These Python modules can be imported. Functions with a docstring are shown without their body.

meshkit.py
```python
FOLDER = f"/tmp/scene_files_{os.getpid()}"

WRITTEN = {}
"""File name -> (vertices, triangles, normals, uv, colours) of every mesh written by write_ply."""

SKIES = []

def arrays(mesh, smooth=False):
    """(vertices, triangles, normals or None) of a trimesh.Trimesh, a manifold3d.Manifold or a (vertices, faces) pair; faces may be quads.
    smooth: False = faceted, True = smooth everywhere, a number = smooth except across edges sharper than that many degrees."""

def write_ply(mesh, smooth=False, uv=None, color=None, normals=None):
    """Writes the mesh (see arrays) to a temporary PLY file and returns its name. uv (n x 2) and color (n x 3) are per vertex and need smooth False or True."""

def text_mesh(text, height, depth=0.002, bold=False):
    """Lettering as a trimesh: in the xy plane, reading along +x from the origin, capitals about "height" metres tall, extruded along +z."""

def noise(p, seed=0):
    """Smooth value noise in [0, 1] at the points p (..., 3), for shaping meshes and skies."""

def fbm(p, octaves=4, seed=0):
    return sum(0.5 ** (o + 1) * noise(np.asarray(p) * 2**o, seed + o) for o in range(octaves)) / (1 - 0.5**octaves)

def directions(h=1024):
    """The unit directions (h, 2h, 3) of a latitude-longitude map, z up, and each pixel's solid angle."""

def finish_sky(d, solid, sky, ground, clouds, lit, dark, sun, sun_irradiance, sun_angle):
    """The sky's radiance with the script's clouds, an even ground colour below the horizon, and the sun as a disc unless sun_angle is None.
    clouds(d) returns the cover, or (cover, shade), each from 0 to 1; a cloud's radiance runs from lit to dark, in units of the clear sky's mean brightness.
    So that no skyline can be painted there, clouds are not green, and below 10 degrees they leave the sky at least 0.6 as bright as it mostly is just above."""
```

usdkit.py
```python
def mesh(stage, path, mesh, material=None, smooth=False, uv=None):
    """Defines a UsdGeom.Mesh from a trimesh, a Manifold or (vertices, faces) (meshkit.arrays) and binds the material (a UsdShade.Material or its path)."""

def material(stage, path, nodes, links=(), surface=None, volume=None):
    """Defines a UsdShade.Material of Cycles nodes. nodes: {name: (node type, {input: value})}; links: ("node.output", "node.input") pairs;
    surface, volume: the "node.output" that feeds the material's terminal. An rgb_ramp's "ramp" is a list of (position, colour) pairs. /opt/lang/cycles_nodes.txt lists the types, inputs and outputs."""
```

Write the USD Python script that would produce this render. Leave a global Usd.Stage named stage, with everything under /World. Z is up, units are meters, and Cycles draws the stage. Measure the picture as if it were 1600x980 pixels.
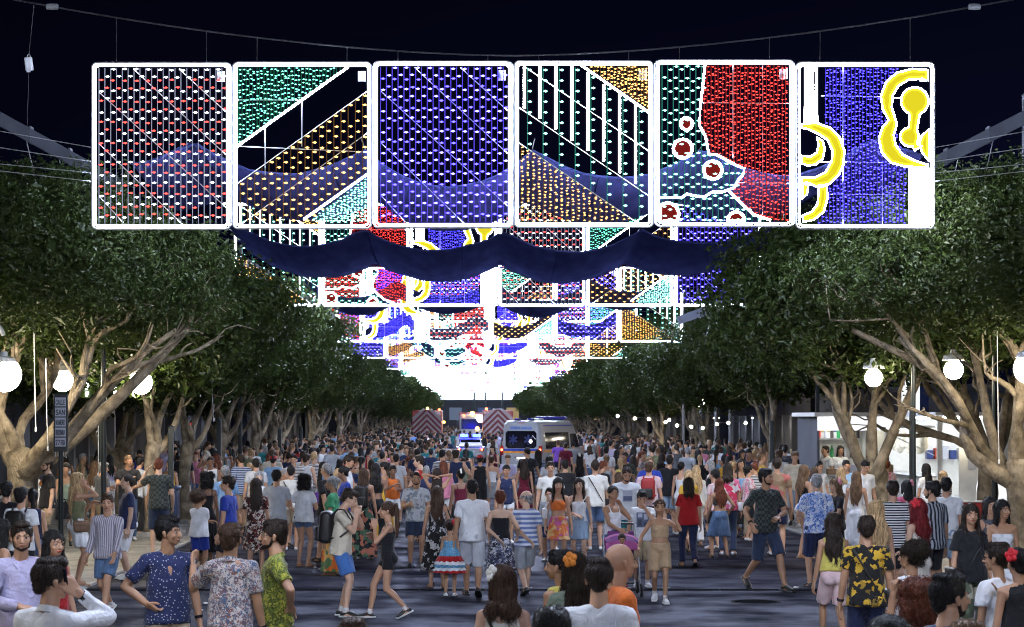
import math, random
import numpy as np, trimesh, shapely, usdkit, meshkit
import manifold3d as m3
from shapely.geometry import Polygon, LineString, Point, box as sbox
from scipy import sparse
from pxr import Usd, UsdGeom, UsdLux, UsdShade, Gf, Sdf, Vt

stage = Usd.Stage.CreateInMemory()
UsdGeom.SetStageUpAxis(stage, 'Z'); UsdGeom.SetStageMetersPerUnit(stage, 1.0)
UsdGeom.Xform.Define(stage, '/World'); UsdGeom.Scope.Define(stage, '/World/Looks')
PI = math.pi
# ------------------------------------------------------------------ camera
CAMH, FPX, VX, VY = 2.65, 3200.0, 737.0, 654.0          # eye height; focal length, vanishing point in photograph pixels (1600 x 980)
cam = UsdGeom.Camera.Define(stage, '/World/camera')
cam.AddTranslateOp().Set((0, 0, CAMH)); cam.AddRotateXOp().Set(90)
cam.CreateHorizontalApertureAttr(36.0); cam.CreateFocalLengthAttr(36.0 * FPX / 1600)
cam.CreateHorizontalApertureOffsetAttr((800 - VX) * 36 / 1600); cam.CreateVerticalApertureOffsetAttr((VY - 490) * 36 / 1600)
cam.CreateFStopAttr(6.3); cam.CreateFocusDistanceAttr(31.0)
cam.CreateClippingRangeAttr((0.1, 5000.0))
cam.CreateExposureAttr(1.5)
# ------------------------------------------------------------------ sky: a clear night
NIGHT = math.radians(-5.0)
usdkit.material(stage, '/World/Looks/night_sky', {
    'sky': ('sky_texture', {'sky_type': 'single_scattering', 'sun_disc': False, 'sun_elevation': NIGHT, 'sun_rotation': 0.6}),
    'bw': ('rgb_to_bw', {}), 'tint': ('mix_color', {'blend_type': 'multiply', 'fac': 1.0, 'b': (0.20, 0.24, 1.0), 'use_clamp': False}),
    'bg': ('background_shader', {'strength': 0.05})},
    [('sky.color', 'bw.color'), ('bw.val', 'tint.a'), ('tint.result', 'bg.color')], surface='bg.background')
sky = UsdLux.DomeLight.Define(stage, '/World/sky')
UsdShade.MaterialBindingAPI.Apply(sky.GetPrim()).Bind(UsdShade.Material.Get(stage, '/World/Looks/night_sky'))
sky.GetPrim().SetCustomDataByKey('kind', 'structure'); sky.GetPrim().SetCustomDataByKey('label', 'black navy night sky above the lit street')
sky.GetPrim().SetCustomDataByKey('category', 'sky')
EMIT = 1.0                                               # brightness of all festoon lamps together

# ------------------------------------------------------------------ helpers
_used = {}
def fresh(name, parent=None):
    base = (parent.GetPath().pathString if parent else '/World') + '/' + name
    n = _used.get(base, -1) + 1; _used[base] = n
    return base if n == 0 else f'{base}_{n:03d}'
_mats = {}
def M(name):
    return _mats[name]
def mk(name, nodes, links=(), surface=None, volume=None):
    _mats[name] = usdkit.material(stage, '/World/Looks/' + name, nodes, links, surface, volume); return name
def surf(name, col, rough=0.6, metal=0.0, var=0.15, scale=6.0, bump=0.0, bscale=60.0, spec=0.5, coat=0.0, sheen=0.0, trans=0.0, detail=4.0):
    """A plain surface: colour with noise variation and fine relief."""
    if name in _mats: return name
    c = np.array(col, float)
    nd = {'geo': ('geometry', {}), 'n': ('noise_texture', {'scale': scale, 'detail': detail}),
          'r': ('rgb_ramp', {'ramp': [(0.3, tuple(c * (1 - var))), (0.7, tuple(np.minimum(c * (1 + var), 1)))]}),
          'p': ('principled_bsdf', {'roughness': rough, 'metallic': metal, 'specular_ior_level': spec, 'coat_weight': coat, 'sheen_weight': sheen})}
    ln = [('geo.position', 'n.vector'), ('n.fac', 'r.fac'), ('r.color', 'p.base_color')]
    if bump:
        nd['bn'] = ('noise_texture', {'scale': bscale, 'detail': 4.0}); nd['b'] = ('bump', {'strength': bump, 'distance': 0.01})
        ln += [('geo.position', 'bn.vector'), ('bn.fac', 'b.height'), ('b.normal', 'p.normal')]
    out = 'p.BSDF'
    if trans:
        nd['t'] = ('translucent_bsdf', {}); nd['mx'] = ('mix_closure', {'fac': trans})
        ln += [('r.color', 't.color'), ('p.BSDF', 'mx.closure1'), ('t.BSDF', 'mx.closure2')]; out = 'mx.closure'
    return mk(name, nd, ln, out)
def glow(name, col, strength):
    if name in _mats: return name
    return mk(name, {'e': ('emission', {'color': tuple(col), 'strength': strength})}, [], 'e.emission')
def glass(name, tint=(0.05, 0.06, 0.08), fac=0.5):
    return mk(name, {'f': ('fresnel', {'IOR': 1.5}), 't': ('transparent_bsdf', {'color': tint}), 'g': ('glossy_bsdf', {'roughness': 0.03, 'color': (0.9, 0.9, 0.9)}), 'm': ('mix_closure', {})},
              [('f.fac', 'm.fac'), ('t.BSDF', 'm.closure1'), ('g.BSDF', 'm.closure2')], 'm.closure')

def setd(prim, label=None, cat=None, group=None, kind=None):
    for k, v in (('label', label), ('category', cat), ('group', group), ('kind', kind)):
        if v: prim.SetCustomDataByKey(k, v)
    return prim
def obj(name, mesh, mat, parent=None, smooth=40, label=None, cat=None, group=None, kind=None):
    m = usdkit.mesh(stage, fresh(name, parent), mesh, _mats[mat], smooth)
    return setd(m.GetPrim(), label, cat, group, kind)
def thing(name, label, cat, loc=(0, 0, 0), rz=0.0, group=None, sc=1.0):
    x = UsdGeom.Xform.Define(stage, fresh(name)); x.AddTranslateOp().Set(tuple(map(float, loc))); x.AddRotateZOp().Set(float(rz))
    if sc != 1.0: x.AddScaleOp().Set((sc, sc, sc))
    return setd(x.GetPrim(), label, cat, group)
def copy_of(src, label, loc, rz=0.0, sc=(1, 1, 1), group=None):
    was = src.GetCustomData()
    x = UsdGeom.Xform.Define(stage, fresh(src.GetName().rstrip('0123456789').rstrip('_')))
    p = x.GetPrim(); p.GetReferences().AddInternalReference(src.GetPath()); p.SetInstanceable(True)
    x.ClearXformOpOrder()
    x.AddTranslateOp().Set(tuple(map(float, loc))); x.AddRotateZOp().Set(float(rz)); x.AddScaleOp().Set(tuple(map(float, sc)))
    return setd(p, label, was['category'], group or was.get('group'))
def W(px, py, y):
    """The point of the photograph's pixel at depth y."""
    return np.array([(px - VX) * y / FPX, y, CAMH + (VY - py) * y / FPX])
cat_ = lambda ms: trimesh.util.concatenate(ms)
def bx(x0, x1, y0, y1, z0, z1):
    m = trimesh.creation.box([x1 - x0, y1 - y0, z1 - z0]); m.apply_translation([(x0 + x1) / 2, (y0 + y1) / 2, (z0 + z1) / 2]); return m
def rbx(x0, x1, y0, y1, z0, z1, r=0.02):
    """A box with rounded edges."""
    s = m3.Manifold.sphere(r, 8); pts = []
    for x in (x0 + r, x1 - r):
        for y in (y0 + r, y1 - r):
            for z in (z0 + r, z1 - r): pts.append(s.translate((x, y, z)))
    return tm(m3.Manifold.batch_hull(pts))
def tm(m):
    q = m.to_mesh(); return trimesh.Trimesh(q.vert_properties[:, :3], q.tri_verts, process=False)
def tube(points, radii, n=6, caps=True):
    p = np.asarray(points, float); k = len(p); r = np.broadcast_to(radii, (k,))
    t = np.gradient(p, axis=0); t /= np.linalg.norm(t, axis=1, keepdims=True) + 1e-12
    ref = np.array([0, 0, 1.0]) if abs(t[:, 2]).mean() < 0.8 else np.array([0, 1.0, 0])
    a = np.cross(t, ref); a /= np.linalg.norm(a, axis=1, keepdims=True) + 1e-12; b = np.cross(t, a)
    an = np.arange(n) * 2 * PI / n
    v = (p[:, None] + r[:, None, None] * (np.cos(an)[None, :, None] * a[:, None] + np.sin(an)[None, :, None] * b[:, None])).reshape(-1, 3)
    i, j = np.meshgrid(np.arange(k - 1), np.arange(n), indexing='ij')
    q = np.stack([i * n + j, i * n + (j + 1) % n, (i + 1) * n + (j + 1) % n, (i + 1) * n + j], -1).reshape(-1, 4)
    f = np.vstack([q[:, [0, 2, 1]], q[:, [0, 3, 2]]])
    if caps:
        c0, c1 = len(v), len(v) + 1; v = np.vstack([v, p[0], p[-1]]); jj = np.arange(n)
        f = np.vstack([f, np.stack([np.full(n, c0), jj, (jj + 1) % n], 1), np.stack([np.full(n, c1), (k - 1) * n + (jj + 1) % n, (k - 1) * n + jj], 1)])
    return trimesh.Trimesh(v, f, process=False)
def ring(points, r, n=6):
    """A closed tube."""
    p = np.asarray(points, float); k = len(p)
    t = np.roll(p, -1, 0) - np.roll(p, 1, 0); t /= np.linalg.norm(t, axis=1, keepdims=True) + 1e-12
    ref = np.array([0, 1.0, 0]) if np.ptp(p[:, 1]) < 1e-6 else np.array([0, 0, 1.0])
    a = np.cross(t, ref); a /= np.linalg.norm(a, axis=1, keepdims=True) + 1e-12; b = np.cross(t, a)
    an = np.arange(n) * 2 * PI / n
    v = (p[:, None] + r * (np.cos(an)[None, :, None] * a[:, None] + np.sin(an)[None, :, None] * b[:, None])).reshape(-1, 3)
    i, j = np.meshgrid(np.arange(k), np.arange(n), indexing='ij'); i2 = (i + 1) % k
    q = np.stack([i * n + j, i * n + (j + 1) % n, i2 * n + (j + 1) % n, i2 * n + j], -1).reshape(-1, 4)
    return trimesh.Trimesh(v, np.vstack([q[:, [0, 2, 1]], q[:, [0, 3, 2]]]), process=False)
def lathe(profile, n=16):
    """A body of revolution about z from (r, z) pairs going up."""
    return trimesh.creation.revolve(np.asarray(profile, float), sections=n)
def extr(poly, depth, axis='y'):
    """A polygon of the x-z plane given thickness along y (towards +y)."""
    ms = []
    for g in getattr(poly, 'geoms', [poly]):
        if g.is_empty or g.area < 1e-6: continue
        m = trimesh.creation.extrude_polygon(g, depth, engine='earcut')
        m.apply_transform(np.array([[1, 0, 0, 0], [0, 0, -1, depth], [0, 1, 0, 0], [0, 0, 0, 1.0]])); ms.append(m)
    return cat_(ms)
def text(s, h, depth=0.01, bold=True):
    """Lettering facing -y, centred on x, capitals from z=0 to h."""
    m = meshkit.text_mesh(s, h, depth, bold); m.apply_transform(trimesh.transformations.rotation_matrix(PI / 2, [1, 0, 0]))
    m.apply_translation([-(m.bounds[0][0] + m.bounds[1][0]) / 2, 0, 0]); return m

# ------------------------------------------------------------------ materials
surf('steel', (0.32, 0.33, 0.36), 0.45, 0.8, 0.1, 3)
surf('steel_beam', (0.10, 0.11, 0.14), 0.55, 0.2, 0.2, 2, 0.1, 20)
surf('white_cable', (0.62, 0.63, 0.66), 0.5, 0, 0.1)
surf('dark_paint', (0.012, 0.018, 0.02), 0.4, 0.2, 0.2, 4, 0.05, 40)
def netting(name, c, hole):
    mk(name, {'geo': ('geometry', {}), 'mp': ('mapping', {'scale': (1.0, 0.25, 1.0)}), 'n': ('noise_texture', {'scale': 3.0, 'detail': 5.0}), 'r': ('rgb_ramp', {'ramp': [(0.3, tuple(0.75 * np.array(c))), (0.7, tuple(1.2 * np.array(c)))]}),
        'w': ('wave_texture', {'bands_direction': 'x', 'scale': 0.42, 'distortion': 1.5}), 'b': ('bump', {'strength': 0.5, 'distance': 0.05}), 'd': ('diffuse_bsdf', {}), 't': ('translucent_bsdf', {}), 'm': ('mix_closure', {'fac': 0.35}), },
        [('geo.position', 'mp.vector'), ('mp.vector', 'n.vector'), ('n.fac', 'r.fac'), ('r.color', 'd.color'), ('r.color', 't.color'), ('n.fac', 'b.height'), ('b.normal', 'd.normal'), ('d.BSDF', 'm.closure1'), ('t.BSDF', 'm.closure2')], 'm.closure')
netting('awning_cloth', (0.050, 0.060, 0.19), 0.012); netting('awning_blue_lit', (0.12, 0.13, 0.44), 0.02)  # second is the same cloth with blue lamp light mixed into its colour
surf('black_cable', (0.05, 0.05, 0.06), 0.6)
surf('grey_cable', (0.07, 0.07, 0.08), 0.6)
surf('grey_box', (0.45, 0.47, 0.5), 0.5)
surf('white_plastic', (0.75, 0.76, 0.78), 0.4, 0, 0.05)
WHITE = (0.64, 0.75, 1.0)
glow('rope_white', WHITE, 58.0 * EMIT)
glow('bar_white', (1.0, 0.99, 0.93), 24.0 * EMIT)
for nm, c, s in (('white', (0.80, 0.90, 1.0), 3.4), ('red', (1.0, 0.045, 0.035), 2.2), ('green', (0.20, 1.0, 0.66), 1.6), ('teal', (0.30, 1.0, 0.85), 2.0), ('amber', (1.0, 0.48, 0.12), 1.8),
                 ('blue', (0.030, 0.024, 1.0), 7.0), ('violet', (0.085, 0.075, 1.0), 7.0), ('yellow', (1.0, 0.86, 0.03), 0.62)):
    glow('bulb_' + nm, c, s * EMIT)
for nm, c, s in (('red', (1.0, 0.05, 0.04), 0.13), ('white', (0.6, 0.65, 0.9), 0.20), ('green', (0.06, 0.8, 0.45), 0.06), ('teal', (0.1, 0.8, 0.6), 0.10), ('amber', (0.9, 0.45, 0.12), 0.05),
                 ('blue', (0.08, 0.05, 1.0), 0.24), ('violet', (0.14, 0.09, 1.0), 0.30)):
    glow('string_bloom_' + nm, c, s * EMIT)                    # glow put on the real cables in place of the bloom between bulbs
glow('disc_red', (0.22, 0.014, 0.012), 0.30); glow('bulb_olive', (0.80, 0.68, 0.02), 0.36)
# ------------------------------------------------------------------ festoon light panels
PW, PH = 2.46, 2.95
def bulb_mesh(pts, lx, rz):
    """Small horizontal lamps pointing to +x, one at each (u, v)."""
    b = np.array([[0, 0, 0], [lx * .45, -rz, 0], [lx * .45, rz * .9, rz * .6], [lx * .45, rz * .9, -rz * .6], [lx * .45, 0, rz], [lx * .45, 0, -rz], [lx, 0, 0]])
    b = np.array([[0, 0, 0], [lx * .6, -rz, 0], [lx * .6, 0, rz], [lx * .6, rz, 0], [lx * .6, 0, -rz], [lx, 0, 0]])
    f = np.array([[0, 2, 1], [0, 3, 2], [0, 4, 3], [0, 1, 4], [5, 1, 2], [5, 2, 3], [5, 3, 4], [5, 4, 1]])
    p = np.asarray(pts, float); v = (b[None] + np.stack([p[:, 0], np.zeros(len(p)), p[:, 1]], 1)[:, None]).reshape(-1, 3)
    return trimesh.Trimesh(v, (f[None] + 6 * np.arange(len(p))[:, None, None]).reshape(-1, 3), process=False)
def wire_mesh(segs, r=0.009, y=0.015):
    """Vertical wires as thin three-sided prisms."""
    a = np.arange(3) * 2 * PI / 3 + PI / 2; c = np.stack([np.cos(a), np.sin(a)], 1) * r
    s = np.asarray(segs, float); v = np.zeros((len(s), 2, 3, 3))
    v[..., 0] = s[:, 0, None, None] + c[None, None, :, 0]; v[..., 1] = y + c[None, None, :, 1]; v[:, 0, :, 2] = s[:, 1, None]; v[:, 1, :, 2] = s[:, 2, None]
    f = np.array([[0, 1, 4], [0, 4, 3], [1, 2, 5], [1, 5, 4], [2, 0, 3], [2, 3, 5]])
    return trimesh.Trimesh(v.reshape(-1, 3), (f[None] + 6 * np.arange(len(s))[:, None, None]).reshape(-1, 3), process=False)
def columns(poly, du, u0=0.0):
    poly = poly.buffer(0); x0, z0, x1, z1 = poly.bounds; out = []
    for u in np.arange(x0 + u0 + du * .3, x1, du):
        g = poly.intersection(LineString([(u, z0 - 1), (u, z1 + 1)]))
        for s in getattr(g, 'geoms', [g]):
            if s.geom_type == 'LineString' and s.length > 0.05: out.append((u, s.bounds[1], s.bounds[3]))
    return out
def roundrect(w, h, r, n=5):
    pts = []
    for cx, cz, a0 in ((w / 2 - r, h - r, 0), (-w / 2 + r, h - r, 90), (-w / 2 + r, r, 180), (w / 2 - r, r, 270)):
        for a in np.linspace(a0, a0 + 90, n): pts.append((cx + r * math.cos(math.radians(a)), 0, cz + r * math.sin(math.radians(a))))
    return pts
class Panel:
    """One festoon panel, described in the pixels of an enlarged view: left, right, bottom edge."""
    def __init__(self, x0, x1, yb):
        self.x0, self.yb, self.k = x0, yb, PW / (x1 - x0)
        self.bulbs, self.wires, self.thin, self.rope, self.bars, self.yellow, self.discs = {}, {}, [], [], [], [], []
        self.inside = sbox(-PW / 2 + .09, .09, PW / 2 - .09, PH - .09)
    def pt(self, x, y): return ((x - self.x0) * self.k - PW / 2, (self.yb - y) * self.k)
    def poly(self, *p): return Polygon([self.pt(*q) for q in p]).buffer(0).intersection(self.inside)
    def grid(self, poly, du, dv, fn, size=(0.10, 0.024)):
        """Strings hanging in a polygon; fn(i, j) is the colour of lamp j on string i and its shift along the string."""
        for i, (u, a, b) in enumerate(columns(poly, du)):
            top = PH; j = 0; first = None
            n = int((top - a) / dv) + 2
            for j in range(n):
                c, sh = fn(i, j); z = top - 0.12 - (j + sh) * dv
                if a <= z <= b and (i * 31 + j * 17) % 41:
                    z += .012 * math.sin(i * 12.9 + j * 78.2)
                    self.bulbs.setdefault((c,) + size, []).append((u + .006 * math.sin(i * 7.1 + j * 3.3), z)); first = first or c
            self.wires.setdefault(fn(i, 0)[0], []).append((u, a, b))
    def dense(self, poly, n, col, rng, du=0.075, size=(0.055, 0.017)):
        cs = columns(poly, du); tot = sum(b - a for _, a, b in cs)
        for u, a, b in cs:
            self.wires.setdefault(col, []).append((u + rng.uniform(-.01, .01), a, b))
            k = max(1, int(round(n * (b - a) / tot)))
            for q in range(k): self.bulbs.setdefault((col,) + size, []).append((u + rng.uniform(-.02, .01), a + (b - a) * (q + rng.uniform(.1, .9)) / k))
    def build(self, name, label, loc, group):
        t = thing(name, label, 'light panel', loc, 0, group)
        obj('frame', cat_([ring(roundrect(PW, PH, .09), .018, 6), ring(roundrect(PW - .03, PH - .03, .08), .010, 4).apply_translation([0, .05, 0])]), 'white_cable', t)
        obj('border_light', ring([(x, y, z + .055) for x, y, z in roundrect(PW - .11, PH - .11, .06)], .017, 6), 'rope_white', t)
        for a, b in self.thin:
            obj('strut', tube([(a[0], .03, a[1]), (b[0], .03, b[1])], .008, 5), 'white_cable', t)
        for pts in self.rope:
            obj('rope_light', tube([(p[0], -.01, p[1]) for p in pts], .021, 6), 'rope_white', t)
        for a, b in self.bars:
            obj('light_bar', tube([(a[0], -.01, a[1]), (b[0], -.01, b[1])], .022, 6), 'bar_white', t)
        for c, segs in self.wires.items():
            obj(c + '_light_strings', wire_mesh(segs), 'string_bloom_' + c, t, False, kind='stuff')
        for (c, lx, rz), pts in self.bulbs.items():
            obj(c + '_bulbs', bulb_mesh(pts, lx, rz), 'bulb_' + c, t, False, kind='stuff')
        for p in self.yellow:
            for g in getattr(p, 'geoms', [p]):
                y = obj('yellow_shape', extr(g.buffer(-.012), .02), 'bulb_yellow', t, False)
                core = g.buffer(-.055)
                for cg in getattr(core, 'geoms', [core]):
                    if cg.area > .01: obj('core', extr(cg, .02).apply_translation([0, -.008, 0]), 'bulb_olive', y, False)
                obj('outline', ring([(q[0], -.01, q[1]) for q in list(g.simplify(.006).exterior.coords)[:-1]], .016, 5), 'rope_white', y)
        for (cx, cz), r in self.discs:
            g = Point(cx, cz).buffer(r, 24).intersection(self.inside)
            d = obj('red_disc', extr(g, .02), 'disc_red', t, False)
            obj('rim_light', ring([(q[0], -.01, q[1]) for q in list(g.exterior.coords)[:-1]], .024, 6), 'rope_white', d)
        w = obj('power_box', bx(PW / 2 - .24, PW / 2 - .11, .03, .10, PH - .32, PH - .15), 'grey_box', t)
        return t
rng = random.Random(7)
def make_panels():
    P = {}
    for key, cols in (('A', ('white', 'red')), ('C', ('violet', 'blue'))):
        p = Panel(75, 785, 912)
        def fn(i, j, c=cols):
            return (c[0], 0.0 + (0.68 if i % 2 else 0) * 1) if j % 2 == 0 else (c[1], (0.0 if i % 2 == 0 else 0.72))
        p.grid(p.inside, 0.104, 0.188, fn, (0.085, 0.020) if key == 'A' else (0.085, 0.021))
        for a in ((285, 90, 760, 530), (520, 90, 760, 310), (110, 210, 760, 800), (110, 475, 540, 890), (110, 745, 235, 880)): p.thin.append((p.pt(a[0], a[1]), p.pt(a[2], a[3])))
        P[key] = p
    p = Panel(795, 1510, 915); P['B'] = p
    p.dense(p.poly((815, 80), (1385, 80), (815, 490)), 250, 'green', rng, 0.062, (0.05, 0.013))
    p.grid(p.poly((815, 690), (1495, 205), (1495, 630), (1160, 880), (815, 880)), 0.128, 0.185, lambda i, j: ('amber', 0.5 * (i % 2)), (0.085, 0.021))
    p.dense(p.poly((1180, 880), (1495, 645), (1495, 880)), 190, 'teal', rng, 0.062, (0.05, 0.012))
    p.rope += [[p.pt(812, 495), p.pt(1390, 82)], [p.pt(1160, 870), p.pt(1495, 632)]]
    for a in ((815, 685, 1495, 200), (840, 890, 1490, 420), (1150, 250, 1150, 490), (960, 395, 960, 640), (815, 490, 1490, 520), (815, 250, 1150, 250)): p.thin.append((p.pt(a[0], a[1]), p.pt(a[2], a[3])))
    p = Panel(808, 1518, 912); P['D'] = p
    for x, a, b in ((858, 85, 305), (938, 85, 355), (1020, 85, 410), (1102, 85, 470), (1185, 120, 520), (1266, 180, 575), (1348, 230, 635), (1430, 285, 690)): p.bars.append((p.pt(x, a), p.pt(x, b)))
    p.rope.append([p.pt(1150, 82), p.pt(1498, 325)])
    p.dense(p.poly((1165, 80), (1500, 80), (1500, 315)), 130, 'amber', rng, 0.06, (0.05, 0.014))
    p.dense(p.poly((822, 478), (1460, 905), (822, 905)), 220, 'amber', rng, 0.1, (0.05, 0.013))
    for i, x in enumerate((875, 955, 1038, 1120, 1200, 1284, 1365, 1448)):
        top, bot = max(92, (x - 1150) * .7 + 95), 300 + (x - 822) * .685 + (180 if x < 1460 else 0)
        u, z1 = p.pt(x, top); z0 = p.pt(x, min(bot, 890))[1]
        p.wires.setdefault('teal', []).append((u, z0, z1))
        p.bulbs.setdefault(('teal', .08, .022), []).extend([(u, z) for z in np.arange(z1 - .05, z0, -.188)])
    for a in ((870, 95, 1495, 520), (820, 290, 1495, 750), (825, 475, 1455, 900)): p.thin.append((p.pt(a[0], a[1]), p.pt(a[2], a[3])))
    p = Panel(88, 798, 910); P['E'] = p
    line = [(342, 85), (330, 200), (318, 300), (312, 390), (345, 450), (362, 540), (405, 545), (450, 570), (495, 595), (545, 615), (535, 650), (515, 670), (490, 715), (430, 735), (380, 735), (340, 760), (290, 755), (250, 745), (220, 765), (110, 765)]
    low = [(465, 730), (520, 785), (590, 850), (680, 880)]
    p.rope += [[p.pt(*q) for q in line], [p.pt(*q) for q in low]]
    p.grid(p.poly((100, 80), *line[:13], (465, 730), *low, (600, 900), (100, 900)), 0.10, 0.19, lambda i, j: ('teal', 0.28 * (i % 2)), (0.085, 0.02))
    p.dense(p.poly(*line[:13], (465, 730), *low, (790, 885), (790, 80)), 640, 'red', rng, 0.066, (0.045, 0.011))
    for x, y, r in ((247, 385, 30), (228, 513, 48), (383, 623, 46), (150, 850, 58), (502, 880, 42)): p.discs.append((p.pt(x, y), r * p.k))
    for a in ((487, 85, 487, 560), (640, 85, 640, 850), (330, 275, 790, 280), (510, 685, 790, 690)): p.thin.append((p.pt(a[0], a[1]), p.pt(a[2], a[3])))
    p = Panel(800, 1502, 914); P['F'] = p
    ell = lambda x, y, r: Point(*p.pt(x, y)).buffer(r * p.k, 12)
    ye = [p.poly((830, 385), (900, 378), (975, 405), (1020, 450), (1045, 520), (1040, 590), (1015, 645), (965, 690), (900, 700), (850, 680), (830, 690), (830, 655), (900, 655), (950, 630), (982, 570), (985, 520), (960, 465), (915, 435), (860, 410), (830, 405)),
          p.poly((830, 545), (870, 552), (905, 530), (915, 490), (905, 450), (935, 470), (945, 510), (935, 560), (900, 590), (860, 595), (830, 585)),
          p.poly((915, 705), (955, 700), (960, 760), (940, 830), (890, 870), (835, 882), (832, 850), (880, 830), (910, 790)),
          p.poly((832, 690), (862, 695), (855, 740), (832, 765)),
          p.poly((1470, 110), (1390, 105), (1310, 125), (1255, 175), (1230, 245), (1240, 310), (1270, 365), (1240, 400), (1220, 460), (1235, 530), (1280, 580), (1350, 600), (1470, 605), (1470, 592), (1400, 570), (1340, 540), (1305, 490), (1295, 440), (1312, 385), (1285, 300), (1290, 240), (1320, 190), (1370, 160), (1440, 155), (1470, 165)),
          ell(1402, 268, 70).union(p.poly((1375, 320), (1430, 320), (1412, 420), (1372, 430))).union(ell(1375, 450, 48)).union(p.poly((1385, 480), (1440, 495), (1400, 520))).buffer(.03).buffer(-.03).intersection(p.inside),
          p.poly((1475, 410), (1440, 440), (1425, 480), (1440, 530), (1475, 575))]
    p.yellow = ye; solid = shapely.union_all(ye).buffer(.03)
    dark = p.poly((830, 400), (915, 430), (985, 520), (950, 630), (830, 660), (830, 880)).union(p.poly((1312, 385), (1285, 300), (1320, 190), (1480, 160), (1480, 600), (1350, 540)))
    p.dense(p.poly((935, 85), (1480, 85), (1480, 600), (1355, 600), (1355, 900), (905, 900), (960, 640), (985, 520), (935, 400)).difference(solid).difference(dark), 650, 'blue', rng, 0.066, (0.045, 0.011))
    for x in (848, 866, 884, 902): p.bars.append((p.pt(x, 90), p.pt(x + (x - 870) * .1, 380)))
    for k, x in enumerate((1378, 1395, 1412, 1429, 1446, 1463, 1478)): p.bars.append((p.pt(x, 612), p.pt(x, 893)))
    for a in ((830, 575, 980, 575), (1290, 250, 1330, 250), (930, 240, 1230, 245), (1040, 575, 1240, 580), (960, 740, 1355, 742), (1040, 90, 1040, 900), (1240, 600, 1240, 900)): p.thin.append((p.pt(a[0], a[1]), p.pt(a[2], a[3])))
    return P
DES = make_panels()
DESC = {'A': 'red and white bulb grid light panel', 'B': 'green and amber light panel with dark band', 'C': 'violet bulb grid light panel',
        'D': 'light panel with white bars', 'E': 'red light panel with jagged outline', 'F': 'blue light panel with yellow scrolls'}
ORD = 'nearest second third fourth fifth sixth seventh eighth ninth tenth eleventh twelfth thirteenth fourteenth fifteenth sixteenth'.split()
POS = 'left end of|second in|third in|fourth in|fifth in|right end of'.split('|')
CX, ROW0, ROWD, NROW = 0.74, 36.4, 21.8, 14
protos = {}
GROUPP = 'light panels hung in rows across the street'
rowz = [6.02, 5.83, 5.62, 5.62, 5.6] + [5.65] * 20
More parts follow.
